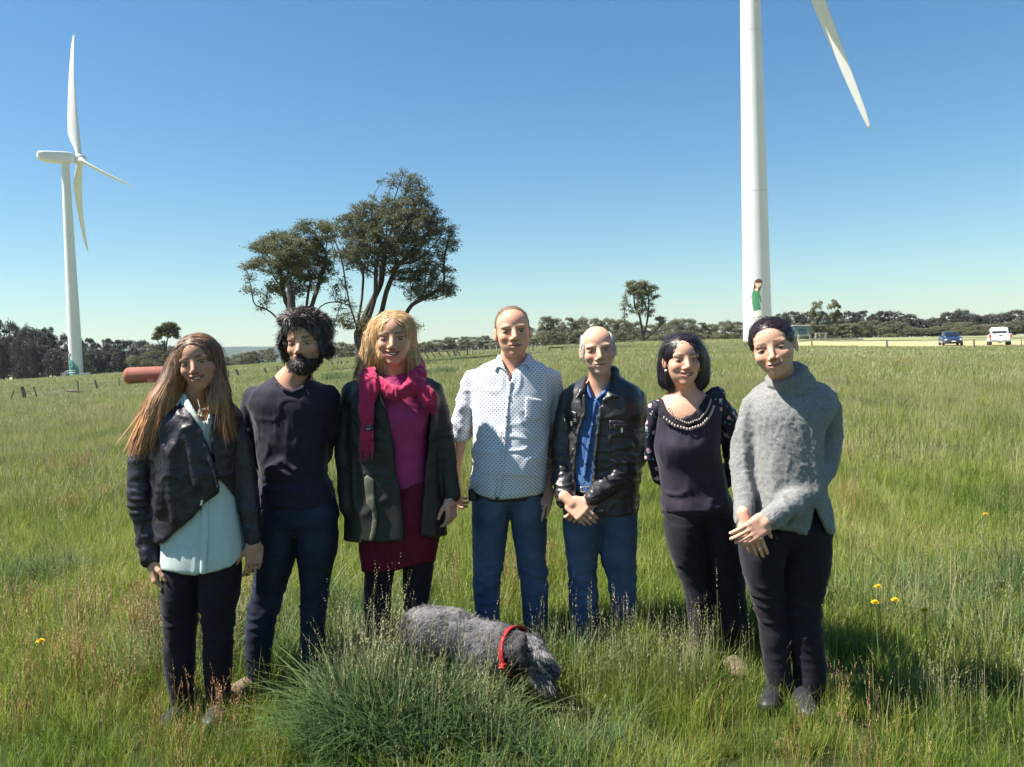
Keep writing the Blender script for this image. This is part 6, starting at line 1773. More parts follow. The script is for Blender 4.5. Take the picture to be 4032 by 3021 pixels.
    S.chain(hb, [(2740, 1430, .07, 32), (2742, 1490, .06, 28)], .06); S.chain(hb, [(2655, 1360, .08, 34), (2640, 1430, .07, 34), (2645, 1490, .06, 30)], .06)
    H.ell(hb, (0, -.5, -.14), (.285, .44, .46), .03, 's')
    fl0 = hairflow_long(H, -.10, .8)
    def fl(Q, t):
        D = fl0(Q, t); q = H.locp(Q); lo = q[:, 2] < -.3; D[:, 0] += -np.sign(q[:, 0]) * .35 * lo; return D
    S.hair('hair', hb, 3600, fl, 7, .020, .0022, (.026, .020, .024), HAIRM('black bob hair', (1, 1, 1), (.6, .6, .65), .36), .004, .08, .92, 16, mask=lambda V: (V[:, 1] < H.c[1] + .08) & (H.locp(V)[:, 2] > -.45) & nearface(H, V))

# ---------------------------------------------------------------- woman in grey turtleneck
def woman_grey():
    S = Person('person', 3.30, 3090, 'woman with dark tied back hair in fuzzy grey turtleneck jumper, hands clasped before her'); S.iris = (.07, .06, .05)
    S.head(3036, 1374, .238, yaw=-24, roll=15, pitch=2, dy=-.10, smile=.45, mopen=.004, mouth=.128, eye=.46, jaw=.225, zc=-.275, cheek=1.05, nosew=.92, lips=.9, ears=2, wide=.07, chinz=-.395)
    S.neck(3110, 1560, 50, .02, shoulders=[(2980, 1600, .02, 36), (3240, 1600, .02, 36)])
    torso_body(S, 3100, 1640, 2020, 60)
    trousers(S, [(2010, 2930, 3262, .12), (2110, 2912, 3268, .13), (2200, 2918, 3264, .125), (2240, 2930, 3250, .115)],
             [(2180, 2916, 3084), (2234, 2924, 3076), (2364, 2962, 3085), (2428, 2979, 3090), (2532, 2995, 3100), (2661, 3016, 3115), (2730, 3032, 3122)],
             [(2180, 3074, 3264), (2221, 3078, 3260), (2312, 3082, 3244), (2415, 3090, 3228), (2506, 3100, 3235), (2596, 3120, 3247), (2725, 3130, 3250), (2784, 3130, 3248)], C_BLACK)
    S.body.cap(S.p(3068, 2700), S.p(3058, 2805), .034, .032, .02); S.body.cap(S.p(3178, 2750), S.p(3165, 2840, -.02), .034, .032, .02)
    S.shoe(3050, 2822, C_SHOE, -.5, .24, dz=.0); S.shoe(3160, 2850, C_SHOE, -.2, .24, -.06)
    f = Field()
    S.loft(f, [(1500, 3020, 3200, .085, .02), (1535, 2972, 3262, .12, .01), (1600, 2942, 3280, .15), (1700, 2950, 3232, .165), (1800, 2950, 3222, .17), (1900, 2945, 3232, .172), (2000, 2938, 3256, .168), (2110, 2932, 3270, .165)], 2.5)
    S.poly(f, [(2800, 2010), (2920, 2040), (2990, 2066), (3064, 2083), (3175, 2107), (3206, 1988), (3234, 2045), (3264, 2097), (3400, 2097), (3400, 2350), (2800, 2350)], k=.006)
    AL = [(2966, 1606, 0, 52), (2936, 1720, -.0, 50), (2922, 1830, -.02, 50), (2930, 1930, -.07, 46), (2930, 2030, -.13, 38)]
    AR = [(3258, 1608, 0, 54), (3266, 1720, -.0, 50), (3240, 1830, -.03, 54), (3180, 1920, -.10, 58), (3110, 1988, -.18, 52), (3042, 2036, -.235, 42)]
    S.chain(f, AL, .014); S.chain(f, AR, .014)
    sweater_fz = Field(); sweater_fz.ops = list(f.ops)
    V, Q = f.mesh(.0075); V = relax(V, Q, 1); N = vnormals(V, Q)
    V = V + N * addf(wrinkle(.006, 9, 3, 6.0), wrinkle(.007, 14, 8, 2.0, lambda V: np.clip((1.15 - V[:, 2]) / .3, 0, 1)), wrinkle(.003, 60, 60, 1.0))(V)[:, None]
    r = np.random.default_rng(2); fr = np.nonzero(V[:, 1] < S.d + .08)[0]; i = r.choice(fr, 9000)
    L = r.uniform(.002, .006, len(i))[:, None]; dv = N[i] + r.normal(0, .7, (len(i), 3)); dv /= np.linalg.norm(dv, axis=1)[:, None]; sd = np.cross(dv, r.normal(0, 1, (len(i), 3))); sd /= np.linalg.norm(sd, axis=1)[:, None] + 1e-9
    FV = np.stack([V[i] - sd * .0007, V[i] + sd * .0007, V[i] + dv * L], 1).reshape(-1, 3); FT = np.arange(len(FV)).reshape(-1, 3) + len(V)
    mk('jumper', np.vstack([V, FV]), [Q, FT], C_GREY, S.root, S.o, True)
    tn = Field()
    a0, a1 = S.p(3100, 1484, -.045), S.p(3122, 1540, -.02)
    tn.cap(a0, a1, S.r(76), S.r(90), .02); tn.cap(S.p(3108, 1508, -.035), S.p(3118, 1530, -.03), S.r(88), S.r(95), .012)
    cut_d = a0 + (a0 - a1) * .25; nn = (a0 - a1) / np.linalg.norm(a0 - a1)
    tn.add(lambda X, Y, Z: (X - a0[0]) * nn[0] + (Y - a0[1]) * nn[1] + (Z - a0[2]) * nn[2] - .028, (0, 0, 0), (0, 0, 0), .01, 'i')
    S.make('collar', tn, .006, C_GREY, addf(lambda V: .0018 * np.sin(np.arctan2(V[:, 1] - S.d, V[:, 0] - a1[0]) * 60), wrinkle(.004, 12, 30, 3.0)))
    for A, nm in ((AL, 0), (AR, 1)):
        cu = Field(); p, q = S.pts(A)[-2:]; p, q = np.array(p), np.array(q); d = (q - p)[:3]; d /= np.linalg.norm(d)
        cu.cap(q[:3] - d * .035, q[:3] + d * .012, q[3] * 1.02, q[3] * .98, .01)
        fr_ = frame(d)
        S.make('cuff', cu, .005, C_GREY, lambda V: .0022 * np.sin(np.arctan2((V - q[:3]) @ fr_[:, 1], (V - q[:3]) @ fr_[:, 0]) * 26))
    arm_body(S, AL); arm_body(S, AR)
    S.hand(S.p(3024, 2050, -.255), S.p(2930, 2112, -.295), (-.35, .85, -.35), -1, .182, (.35, .38, .42, .46), .3, wr=.024, tdir=(-.6, -.1, -.8), spread=.2)
    S.hand(S.p(2936, 2046, -.19), S.p(2990, 2185, -.225), (.2, .9, 0), 1, .180, (.3, .34, .38, .42), .4, spread=.3)
    S.finish((0.647, 0.358, 0.250), (.46, .16, .16), blush=.42, brow=(.8, (.05, .03, .03)))
    H = S.H; hb = Field()
    H.ell(hb, (0, .09, .155), (.366, .46, .376), .04); H.ell(hb, (0, .46, .10), (.16, .14, .15), .04)
    H.ell(hb, (0, -.52, .0), (.36, .42, .385), .025, 's'); H.ell(hb, (0, .0, -.42), (.6, .6, .34), .03, 's')
    for sx in (-1, 1): H.ell(hb, (sx * .36, .0, -.08), (.10, .12, .15), .03, 's')
    def fl(Q, t):
        q = H.locp(Q); return np.stack([np.sign(q[:, 0]) * .45 * (q[:, 2] > .2), np.full(len(Q), 1.0), -.35 - .3 * q[:, 2]], 1) @ H.R.T
    S.hair('hair', hb, 3200, fl, 6, .018, .0018, (.034, .021, .022), HAIRM('dark tied hair', (1, 1, 1), (.55, .5, .55), .34), .0015, .06, 1.0, 17, h=.005)
    bb = MB(); c = H.W(.345, -.06, .10); bb.tube([H.W(.30, -.12, .20), H.W(.35, .0, .155), H.W(.35, .10, .11)], .0035, 6); bb.build('hair_clip', M_METAL, S.root, S.o, True)
    bb = MB(); bb.tube([H.W(.345 + .018 * math.sin(a), .03, -.19 + .03 * math.cos(a)) for a in np.linspace(0, 6.28, 14)], .0016, 5); bb.build('earring', M_METAL, S.root, S.o, True)

for fn in (woman_leather, man_beard, woman_scarf, man_white, man_leather, woman_beaded, woman_grey): fn()
# ================================================================== DOG
def dog():
    d0 = 3.30; S = Person.__new__(Person); S.d = d0
    p = P(1900, 1400, d0); S.o = np.array([p[0], d0, float(terr(p[0], d0))])
    S.root = empty('dog', S.o, 'shaggy grey dog with a red collar standing head down in the long grass', 'dog')
    f = Field()
    C = lambda L, k=.05: S.chain(f, L, k)
    # trunk: rump at left, chest at right, a little turned towards the camera
    C([(1668, 2486, .06, 84), (1720, 2492, .05, 92), (1800, 2505, .03, 92), (1880, 2530, .0, 92), (1940, 2552, -.03, 98), (1985, 2570, -.05, 92)], .05)
    C([(1640, 2470, .07, 52), (1690, 2455, .06, 58), (1780, 2460, .04, 52)], .06)
    C([(1900, 2600, -.02, 78), (1965, 2610, -.04, 82)], .05)
    C([(1975, 2555, -.06, 84), (2020, 2556, -.09, 66), (2052, 2556, -.115, 56)], .05)          # neck
    # hind legs: thigh, hock behind, shank
    for dy, du in ((-.035, 0), (.13, -26)):
        C([(1660 + du, 2520, dy + .06, 62), (1664 + du, 2640, dy + .03, 44), (1632 + du, 2735, dy + .05, 22), (1648 + du, 2830, dy + .03, 17), (1664 + du, 2868, dy + .0, 19)], .03)
    for dy, du in ((-.10, 0), (.06, -20)):
        C([(1968 + du, 2620, dy, 46), (1960 + du, 2710, dy, 28), (1966 + du, 2790, dy, 20), (1960 + du, 2850, dy, 17), (1976 + du, 2872, dy - .02, 20)], .03)
    C([(1630, 2460, .08, 26), (1600, 2490, .10, 24), (1582, 2550, .10, 20), (1572, 2620, .09, 12)], .04)   # docked shaggy tail hangs
    trunk = Field(); trunk.ops = list(f.ops)
    # head: skull, muzzle pointing right and down, beard
    h0 = len(f.ops)
    f.ell(S.p(2078, 2560, -.15), (.070, .066, .062), roty(.35), .03)
    C([(2098, 2572, -.165, 42), (2150, 2612, -.19, 33), (2182, 2640, -.20, 24)], .03)
    C([(2120, 2620, -.18, 28), (2165, 2672, -.195, 24)], .03)
    f.ell(S.p(2120, 2552, -.17), (.030, .035, .018), roty(.6), .02)
    V, Q = f.mesh(.008); V = relax(V, Q, 2); N = vnormals(V, Q)
    V = V + N * (.006 * fbm(V * 26)[:, None])
    # coat colours
    du, dv = project(V[:, 0], V[:, 1], V[:, 2])
    n1 = fbm(V * np.array([30, 30, 60]) + 2)
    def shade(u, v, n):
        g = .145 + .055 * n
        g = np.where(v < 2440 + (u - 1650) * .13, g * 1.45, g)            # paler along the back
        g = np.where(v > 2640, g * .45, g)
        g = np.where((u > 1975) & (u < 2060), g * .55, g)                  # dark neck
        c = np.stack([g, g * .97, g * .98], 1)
        head = u > 2062
        m = np.clip(.5 + .9 * n, 0, 1)[:, None]
        hc = np.array([.035, .03, .035]) * (1 - m) + np.array([.30, .29, .28]) * m
        muz = (head & (v > 2660) & (u < 2150))[:, None]
        hc = np.where(muz, hc * np.array([1.0, .8, .6]), hc)
        top = (head & (v < 2600) & (u > 2105))[:, None]; hc = np.where(top, hc * 1.5, hc)
        c = np.where(head[:, None], hc, c)
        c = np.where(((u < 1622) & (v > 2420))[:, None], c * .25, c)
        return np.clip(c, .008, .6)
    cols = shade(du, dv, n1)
    FUR = M('grey wiry fur', (1, 1, 1), .75, .25, (.7, .7, .72), 60, attr=True, transl=.1)
    r = np.random.default_rng(31)
    vis = np.nonzero((V[:, 1] < d0 + .14) & (V[:, 2] > S.o[2] + .05))[0]
    i = r.choice(vis, 15000)
    hm = du[i] > 2062
    def flow(Qp, t):
        u, v = project(Qp[:, 0], Qp[:, 1], Qp[:, 2]); D = np.zeros((len(Qp), 3)); hd = u > 2062
        D[:, 0] = np.where(hd, .55, -.75); D[:, 2] = np.where(hd, -.9, -.55); D[:, 1] = -.25
        D += np.stack([vnoise(Qp * 22), vnoise(Qp * 22 + 9), vnoise(Qp * 22 + 19)], 1) * .9
        return D
    fc = shade(du[i], dv[i], fbm(V[i] * np.array([30, 30, 60]) + 2) + r.normal(0, .35, len(i)))
    hmk = du[i] > 2058
    S1 = ribbons(V[i][~hmk], flow, 3, .0105, .0012, f, .014, .45, .45, 5, True, fc[~hmk]); S2 = ribbons(V[i][hmk], flow, 3, .0055, .0012, f, .006, .6, .45, 6, True, fc[hmk])
    SV, SQ, SCc = np.vstack([S1[0], S2[0]]), np.vstack([S1[1], S2[1] + len(S1[0])]), np.vstack([S1[2], S2[2]])
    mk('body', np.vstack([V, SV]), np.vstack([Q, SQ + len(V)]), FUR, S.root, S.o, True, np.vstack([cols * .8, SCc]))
    # ears
    EF = M('black ear fur', (.02, .018, .02), .7, .3, (.05, .045, .05), 40)
    for pts in ([(2056, 2516, -.17, 20), (2046, 2552, -.215, 25), (2060, 2598, -.225, 18), (2074, 2624, -.22, 9)], [(2088, 2512, -.10, 16), (2112, 2510, -.10, 17), (2132, 2532, -.11, 14), (2142, 2552, -.12, 8)]):
        e = Field(); S.chain(e, pts, .015); S.make('ear', e, .006, EF, wrinkle(.003, 40, 40))
    e = Field(); e.ell(S.p(2188, 2652, -.215), (.017, .018, .014), None, .01); S.make('nose', e, .005, M('dog nose', (.012, .011, .012), .3, .5))
    b = MB(); b.ball(S.p(2128, 2590, -.222), .0085, 12, 8); b.build('eye', M('dog eye', (.02, .012, .008), .1, .6), S.root, S.o, True)
    bw = Field(); S.chain(bw, [(2108, 2566, -.215, 8), (2140, 2572, -.22, 9), (2156, 2584, -.215, 6)], .01); V2, Q2 = bw.mesh(.005)
    i2 = r.choice(len(V2), 500); SV, SQ, c3 = ribbons(V2[i2], lambda q, t: np.tile([.5, -.5, -.9], (len(q), 1)), 3, .010, .0012, None, 0, 0, .35, 3, True, np.tile([.24, .23, .22], (500, 1)) * r.uniform(.5, 1.4, (500, 1)))
    mk('eyebrow', SV, SQ, FUR, S.root, S.o, True, c3)
    mo = Field(); S.chain(mo, [(2110, 2640, -.19, 18), (2150, 2678, -.20, 18), (2168, 2694, -.2, 12)], .02); V2, Q2 = mo.mesh(.006)
    i2 = r.choice(len(V2), 1300); SV, SQ, c3 = ribbons(V2[i2], lambda q, t: np.tile([.12, -.25, -1.0], (len(q), 1)), 4, .011, .0013, None, 0, 0, .30, 4, True, np.tile([.20, .185, .17], (1300, 1)) * r.uniform(.25, 1.6, (1300, 1)))
    mk('beard', np.vstack([V2, SV]), np.vstack([Q2, SQ + len(V2)]), FUR, S.root, S.o, True, np.vstack([np.tile([.09, .08, .075], (len(V2), 1)), c3]))
    # collar round the neck
    c = S.p(2034, 2566, -.092); ax = S.p(2052, 2558, -.115) - S.p(1985, 2560, -.06); ax /= np.linalg.norm(ax)
    fr_ = frame(ax); b = MB(); pts = []
    for k in range(28):
        a = 6.2832 * k / 28; dr = fr_[:, 0] * math.cos(a) + fr_[:, 1] * math.sin(a); t = np.linspace(.03, .082, 66); q = c + dr[None] * t[:, None]
        e = trunk.evp(q); k2 = np.argmax(e > -.002) if (e > -.002).any() else 65; pts.append(c + dr * (t[k2] + .020))
    pts = np.array(pts); n = len(pts); V = np.vstack([pts - ax * .012, pts + ax * .012, pts * 1 - ax * .012 - (pts - c) * .06, pts + ax * .012 - (pts - c) * .06])
    q = []
    for j in range(n):
        k = (j + 1) % n; q += [[j, k, n + k, n + j], [2 * n + j, 3 * n + j, 3 * n + k, 2 * n + k], [j, 2 * n + j, 2 * n + k, k], [n + j, n + k, 3 * n + k, 3 * n + j]]
    col = mk('collar', V, q, M('red nylon collar', (.36, .015, .025), .6, .3, (.28, .015, .02), 60), S.root, S.o, True)
    fi = int(np.argmin(pts[:, 1])); b = MB(); b.box(pts[fi] + [0, -.006, .0], (.024, .012, .030), fr_); b.build('buckle', M('red buckle', (.55, .05, .05), .35, .5), col, S.o)
dog()

# ================================================================== VEHICLES
M_NAVY = M('navy car paint', (.020, .030, .075), .25, .5, coat=.6); M_WHT = M('white car paint', (.72, .72, .72), .3, .5, coat=.6)
M_GLASS = M('dark car glass', (.012, .016, .020), .06, .6); M_TYRE = M('tyre rubber', (.018, .018, .018), .85, .2); M_RIM = M('alloy rim', (.45, .45, .46), .35, .5, metal=.7)
M_TRIM = M('black trim', (.02, .02, .02), .6, .3); M_LAMP = M('clear lamp', (.65, .66, .68), .15, .6); M_RLAMP = M('red tail lamp', (.45, .02, .02), .2, .5); M_ALAMP = M('amber lamp', (.6, .22, .03), .2, .5); M_PLATE = M('number plate', (.62, .62, .58), .5); M_CHROME = M('chrome bar', (.7, .7, .7), .2, .6, metal=.9)

def loft_body(name, prof, mat, root, bev=.5, n=20):
    """prof: x, half width, z bottom, z top, roundness -> smooth closed shell along x"""
    V = []
    for x, w, z0, z1, e in prof:
        for k in range(n):
            a = 6.2832 * k / n; c, s = math.cos(a), math.sin(a)
            V.append((x, np.sign(c) * abs(c) ** e * w, (z0 + z1) / 2 + np.sign(s) * abs(s) ** e * (z1 - z0) / 2))
    m = len(prof); V = np.array(V)
    q = [[i * n + j, (i + 1) * n + j, (i + 1) * n + (j + 1) % n, i * n + (j + 1) % n] for i in range(m - 1) for j in range(n)]
    V = np.vstack([V, V[:n].mean(0), V[m * n - n:m * n].mean(0)])
    t = [[m * n, j, (j + 1) % n] for j in range(n)] + [[m * n + 1, (m - 1) * n + (j + 1) % n, (m - 1) * n + j] for j in range(n)]
    return mk(name, V, [np.array(q), np.array(t)], mat, root)
def wheel(root, x, y, r, w):
    b = MB(); s = np.sign(y)
    b.tube([(x, y - w / 2, r), (x, y - w / 2 + .02, r), (x, y + w / 2 - .02, r), (x, y + w / 2, r)], [r * .90, r, r, r * .90], 22)
    o = b.build('wheel', M_TYRE, root, smooth=False)
    b = MB(); b.tube([(x, y + s * w * .35, r), (x, y + s * (w / 2 + .012), r)], [r * .66, r * .62], 18); b.build('rim', M_RIM, o)
def quad(name, pts, mat, root, th=.02):
    p = np.array(pts, float); nrm = np.cross(p[1] - p[0], p[-1] - p[0]); nrm /= np.linalg.norm(nrm); n = len(p)
    V = np.vstack([p + nrm * th / 2, p - nrm * th / 2]); b = MB()
    b.add(V, [[i, (i + 1) % n, n + (i + 1) % n, n + i][::-1] for i in range(n)])
    if n == 4: b.add(V, [[0, 1, 2, 3], [7, 6, 5, 4]])
    else: b.add(V, None, [[0, i, i + 1] for i in range(1, n - 1)] + [[n, n + i + 1, n + i] for i in range(1, n - 1)])
    return b.build(name, mat, root)

def sedan():
    o = at(3742, 80); root = empty('sedan', o, 'parked dark blue sedan facing the camera on the straw track', 'car', 'vehicles parked on the track', radians(-112))
    # x forward
    loft_body('body', [(-2.28, .62, .42, .80, .5), (-2.22, .80, .30, .95, .42), (-1.6, .87, .22, 1.0, .38), (-.6, .89, .20, .99, .36), (.6, .89, .20, .97, .36), (1.4, .87, .20, .90, .38), (1.95, .83, .22, .80, .42), (2.25, .72, .30, .68, .48), (2.32, .58, .36, .58, .5)], M_NAVY, root)
    loft_body('cabin', [(-1.75, .60, .92, .97, .5), (-1.1, .66, .90, 1.36, .5), (-.5, .67, .90, 1.43, .48), (.15, .66, .90, 1.40, .5), (.62, .64, .88, 1.18, .5), (1.08, .62, .86, .92, .5)], M_NAVY, root)
    quad('windscreen', [(1.07, -.56, .955), (1.07, .56, .955), (.30, .50, 1.345), (.30, -.50, 1.345)], M_GLASS, root, .03)
    for s in (-1, 1):
        quad('side_window', [(.62, s * .655, .99), (-.28, s * .675, .99), (-.28, s * .60, 1.33), (.18, s * .60, 1.31)], M_GLASS, root, .03)
        quad('side_window', [(-.36, s * .675, .99), (-1.15, s * .66, .99), (-.98, s * .59, 1.30), (-.36, s * .60, 1.34)], M_GLASS, root, .03)
        b = MB(); b.ball((2.16, s * .60, .60), (.14, .17, .085), 12, 8); b.build('headlight', M_LAMP, root, None, True)
        b = MB(); b.ball((.75, s * .95, .98), (.08, .11, .07), 10, 6); b.build('mirror', M_NAVY, root, None, True)
        for x in (1.42, -1.36): wheel(root, x, s * .80, .31, .20)
    b = MB(); b.box((2.28, 0, .55), (.08, .62, .13)); b.build('grille', M_TRIM, root)
    b = MB(); b.box((2.30, 0, .36), (.08, 1.2, .12)); b.build('bumper_intake', M_TRIM, root)
    b = MB(); b.box((2.345, 0, .45), (.02, .37, .10)); b.build('number_plate', M_PLATE, root)
sedan()
def ute():
    o = at(3932, 79); root = empty('pickup', o, 'parked white double cab pickup seen from behind on the straw track', 'pickup truck', 'vehicles parked on the track', radians(62))
    loft_body('body', [(2.55, .60, .55, .85, .5), (2.5, .84, .45, 1.02, .4), (1.7, .92, .42, 1.08, .34), (.9, .93, .42, 1.12, .30), (-.4, .93, .42, 1.12, .30), (-1.0, .93, .42, 1.12, .28)][::-1], M_WHT, root)
    loft_body('cabin', [(-.98, .72, 1.05, 1.55, .42), (-.85, .76, 1.05, 1.78, .42), (-.2, .77, 1.05, 1.82, .42), (.5, .76, 1.05, 1.78, .42), (.95, .74, 1.05, 1.45, .45), (1.35, .72, 1.03, 1.13, .5)], M_WHT, root)
    b = MB()
    for s in (-1, 1): b.box((-1.82, s * .88, .82), (1.66, .10, .66))
    b.box((-1.82, 0, .58), (1.66, 1.70, .12)); b.box((-1.01, 0, .8), (.06, 1.7, .6)); b.build('tray', M_WHT, root)
    b = MB(); b.box((-2.67, 0, .84), (.07, 1.56, .58)); tg = b.build('tailgate', M_WHT, root); b = MB(); b.box((-2.715, 0, 1.0), (.03, .26, .07)); b.build('handle', M_TRIM, tg)
    b = MB(); b.box((-2.78, 0, .46), (.16, 1.72, .15)); b.build('bumper', M_CHROME, root)
    b = MB(); b.box((-2.868, 0, .50), (.02, .38, .11)); b.build('number_plate', M_PLATE, root)
    for s in (-1, 1):
        b = MB(); b.box((-2.66, s * .86, .94), (.10, .15, .30)); b.build('tail_lamp', M_RLAMP, root)
        b = MB(); b.box((-2.66, s * .86, .74), (.10, .15, .10)); b.build('indicator', M_ALAMP, root)
        quad('side_window', [(1.0, s * .735, 1.20), (.10, s * .775, 1.20), (.10, s * .70, 1.66), (.62, s * .69, 1.62)], M_GLASS, root, .03)
        quad('side_window', [(.0, s * .775, 1.20), (-.80, s * .765, 1.20), (-.72, s * .70, 1.62), (.0, s * .70, 1.67)], M_GLASS, root, .03)
        b = MB(); b.ball((.95, s * 1.04, 1.20), (.09, .12, .12), 10, 6); b.build('mirror', M_TRIM, root, None, True)
        b = MB(); b.ball((2.42, s * .70, .82), (.12, .16, .12), 10, 6); b.build('headlight', M_LAMP, root, None, True)
        for x in (1.55, -1.50): wheel(root, x, s * .80, .39, .25)
        b = MB(); b.tube([(-1.6, s * .72, 1.18), (-1.05, s * .70, 1.72)], .04, 8); b.build('sports_bar', M_CHROME, root)
    quad('rear_window', [(-1.0, -.60, 1.22), (-1.0, .60, 1.22), (-.90, .54, 1.66), (-.90, -.54, 1.66)], M_GLASS, root, .05)
    quad('windscreen', [(1.30, -.60, 1.20), (1.30, .60, 1.20), (.72, .56, 1.66), (.72, -.56, 1.66)], M_GLASS, root, .03)
    b = MB(); b.box((-1.5, 0, .42), (.25, 1.3, .12)); b.box((-1.5, 0, .42), (.3, .3, .28)); b.build('rear_axle', M_TRIM, root)
ute()
# ================================================================== GRASS
def grass_mat(name, stops, pscale, hscale, tr=.48):
    m = M(name, (.1, .1, .1), .55, .3, transl=tr)
    N, L = m.node_tree.nodes, m.node_tree.links
    b = N['Principled BSDF']; t = [n for n in N if n.type == 'BSDF_TRANSLUCENT'][0]
    g = N.new('ShaderNodeNewGeometry'); nz = N.new('ShaderNodeTexNoise'); nz.inputs['Scale'].default_value = pscale; nz.inputs['Detail'].default_value = 3
    L.new(g.outputs['Position'], nz.inputs['Vector'])
    oi = N.new('ShaderNodeObjectInfo')
    ad = N.new('ShaderNodeMath'); ad.operation = 'MULTIPLY_ADD'; ad.inputs[1].default_value = hscale; L.new(oi.outputs['Random'], ad.inputs[0])
    sb = N.new('ShaderNodeMath'); sb.operation = 'SUBTRACT'; sb.inputs[1].default_value = hscale / 2; L.new(nz.outputs['Fac'], sb.inputs[0]); L.new(sb.outputs[0], ad.inputs[2])
    r = N.new('ShaderNodeValToRGB'); e = r.color_ramp.elements
    while len(e) < len(stops): e.new(.5)
    for k, (p, c) in enumerate(stops): e[k].position = p; e[k].color = (*c, 1)
    L.new(ad.outputs[0], r.inputs[0])
    L.new(r.outputs[0], b.inputs['Base Color']); L.new(r.outputs[0], t.inputs['Color'])
    return m
G_FRESH = grass_mat('fresh meadow grass', [(.30, (.085, .135, .022)), (.46, (.175, .25, .034)), (.62, (.27, .31, .058)), (.78, (.36, .34, .12))], .55, .35)
G_BLUE = grass_mat('broad blue green grass', [(.3, (.065, .115, .042)), (.5, (.11, .17, .06)), (.7, (.17, .22, .085))], .8, .3)
G_SEED = grass_mat('pale seed stems', [(.3, (.19, .19, .085)), (.5, (.27, .25, .125)), (.7, (.33, .28, .17))], .7, .4, .2)
G_RED = grass_mat('rusty sorrel stems', [(.3, (.22, .085, .04)), (.5, (.29, .13, .055)), (.7, (.26, .17, .07))], 1.2, .4, .2)
G_FAR = grass_mat('distant meadow grass', [(.30, (.16, .205, .065)), (.5, (.235, .265, .10)), (.7, (.32, .315, .16))], .09, .3, .3)

GC = bpy.data.collections.new('grass_sources')
def blades(name, r, n, h0, h1, spread, w, lean, mats, seg=3, seeds=0, midx=0, droop=.35):
    V, Q, T, MI = [], [], [], []
    nv = 0
    def blade_(p, h, w_, an, ln, dr, sg, mi):
        nonlocal nv
        d = np.array([math.cos(an), math.sin(an), 0]); s = np.array([-d[1], d[0], 0])
        tw = r.uniform(-.6, .6)
        s = s * math.cos(tw) + d * math.sin(tw)
        for k in range(sg):
            t = k / sg
            c = p + d * (ln * t + dr * t * t) * h + np.array([0, 0, h * (t - .32 * dr * t * t * t)])
            ww = w_ * (1 - .55 * t)
            V.append(c - s * ww); V.append(c + s * ww)
        V.append(p + d * (ln + dr) * h + np.array([0, 0, h * (1 - .32 * dr)]))
        for k in range(sg - 1):
            a = nv + 2 * k; Q.append([a, a + 1, a + 3, a + 2]); MI.append((0, mi))
        a = nv + 2 * (sg - 1); T.append([a, a + 1, a + 2])
        nv += 2 * sg + 1
    for i in range(n):
        p = np.array([r.normal(0, spread), r.normal(0, spread), 0.0])
        blade_(p, r.uniform(h0, h1), w * r.uniform(.6, 1.3), r.uniform(0, 6.28), abs(r.normal(0, lean)), abs(r.normal(0, droop)), seg, 0)
    nq, ntri = len(Q), len(T)
    for i in range(seeds):
        p = np.array([r.normal(0, spread), r.normal(0, spread), 0.0]); h = r.uniform(h1 * 1.05, h1 * 1.65)
        an = r.uniform(0, 6.28); ln = abs(r.normal(0, .18)); d = np.array([math.cos(an), math.sin(an), 0]); s = np.array([-d[1], d[0], 0])
        b0 = nv
        pts = [p + d * ln * h * t * t + np.array([0, 0, h * t]) for t in (0, .4, .74)]
        for c in pts: V.append(c - s * .0011); V.append(c + s * .0011)
        for k in range(2): Q.append([b0 + 2 * k, b0 + 2 * k + 1, b0 + 2 * k + 3, b0 + 2 * k + 2])
        nv += 6
        for k in range(14):
            t = .76 + .24 * k / 14; c = p + d * ln * h * t * t + np.array([0, 0, h * t])
            a2 = r.uniform(0, 6.28); o = np.array([math.cos(a2), math.sin(a2), .9]) * .0050 * (1.3 - k / 14); sd = np.array([-math.sin(a2), math.cos(a2), .0]) * .0017
            V.extend([c, c + o * .6 + sd, c + o * 1.9, c + o * .6 - sd]); Q.append([nv, nv + 1, nv + 2, nv + 3]); nv += 4
    mi = np.concatenate([np.zeros(nq), np.ones(len(Q) - nq), np.zeros(len(T))]).astype(int)
    me = mkmesh(name, np.array(V), [np.array(Q), np.array(T)] , False, None, mats, mi)
    o = bpy.data.objects.new(name, me); GC.objects.link(o)
    return o
rg = np.random.default_rng(17)
SRC = []
def src(name, *a, **k): SRC.append(blades('g%02d_' % len(SRC) + name, rg, *a, **k)); return len(SRC) - 1
near_ids = [src('fresh', 46, .12, .34, .055, .0026, .25, [G_FRESH, G_SEED], 3, 0) for _ in range(4)]
seed_ids = [src('seeded', 26, .15, .38, .06, .0022, .2, [G_FRESH, G_SEED], 3, 5) for _ in range(3)]
red_ids = [src('sorrel', 6, .15, .26, .05, .002, .2, [G_FRESH, G_RED], 3, 14) for _ in range(2)]
tuft_ids = [src('broad', 34, .22, .46, .05, .0050, .35, [G_BLUE, G_SEED], 5, 2, droop=.55) for _ in range(3)]
mid_ids = [src('mid', 60, .14, .36, .16, .0050, .22, [G_FRESH, G_SEED], 2, 4) for _ in range(3)] + [src('midseed', 40, .14, .36, .16, .0045, .2, [G_SEED, G_SEED], 2, 8)]
far_ids = [src('far', 70, .12, .34, .42, .014, .22, [G_FAR, G_SEED], 2, 0) for _ in range(3)] + [src('farseed', 70, .12, .36, .42, .012, .2, [G_SEED, G_SEED], 2, 0)]
reed_ids = [src('reed', 90, .35, .62, .18, .010, .25, [G_BLUE, G_BLUE], 3, 0)]

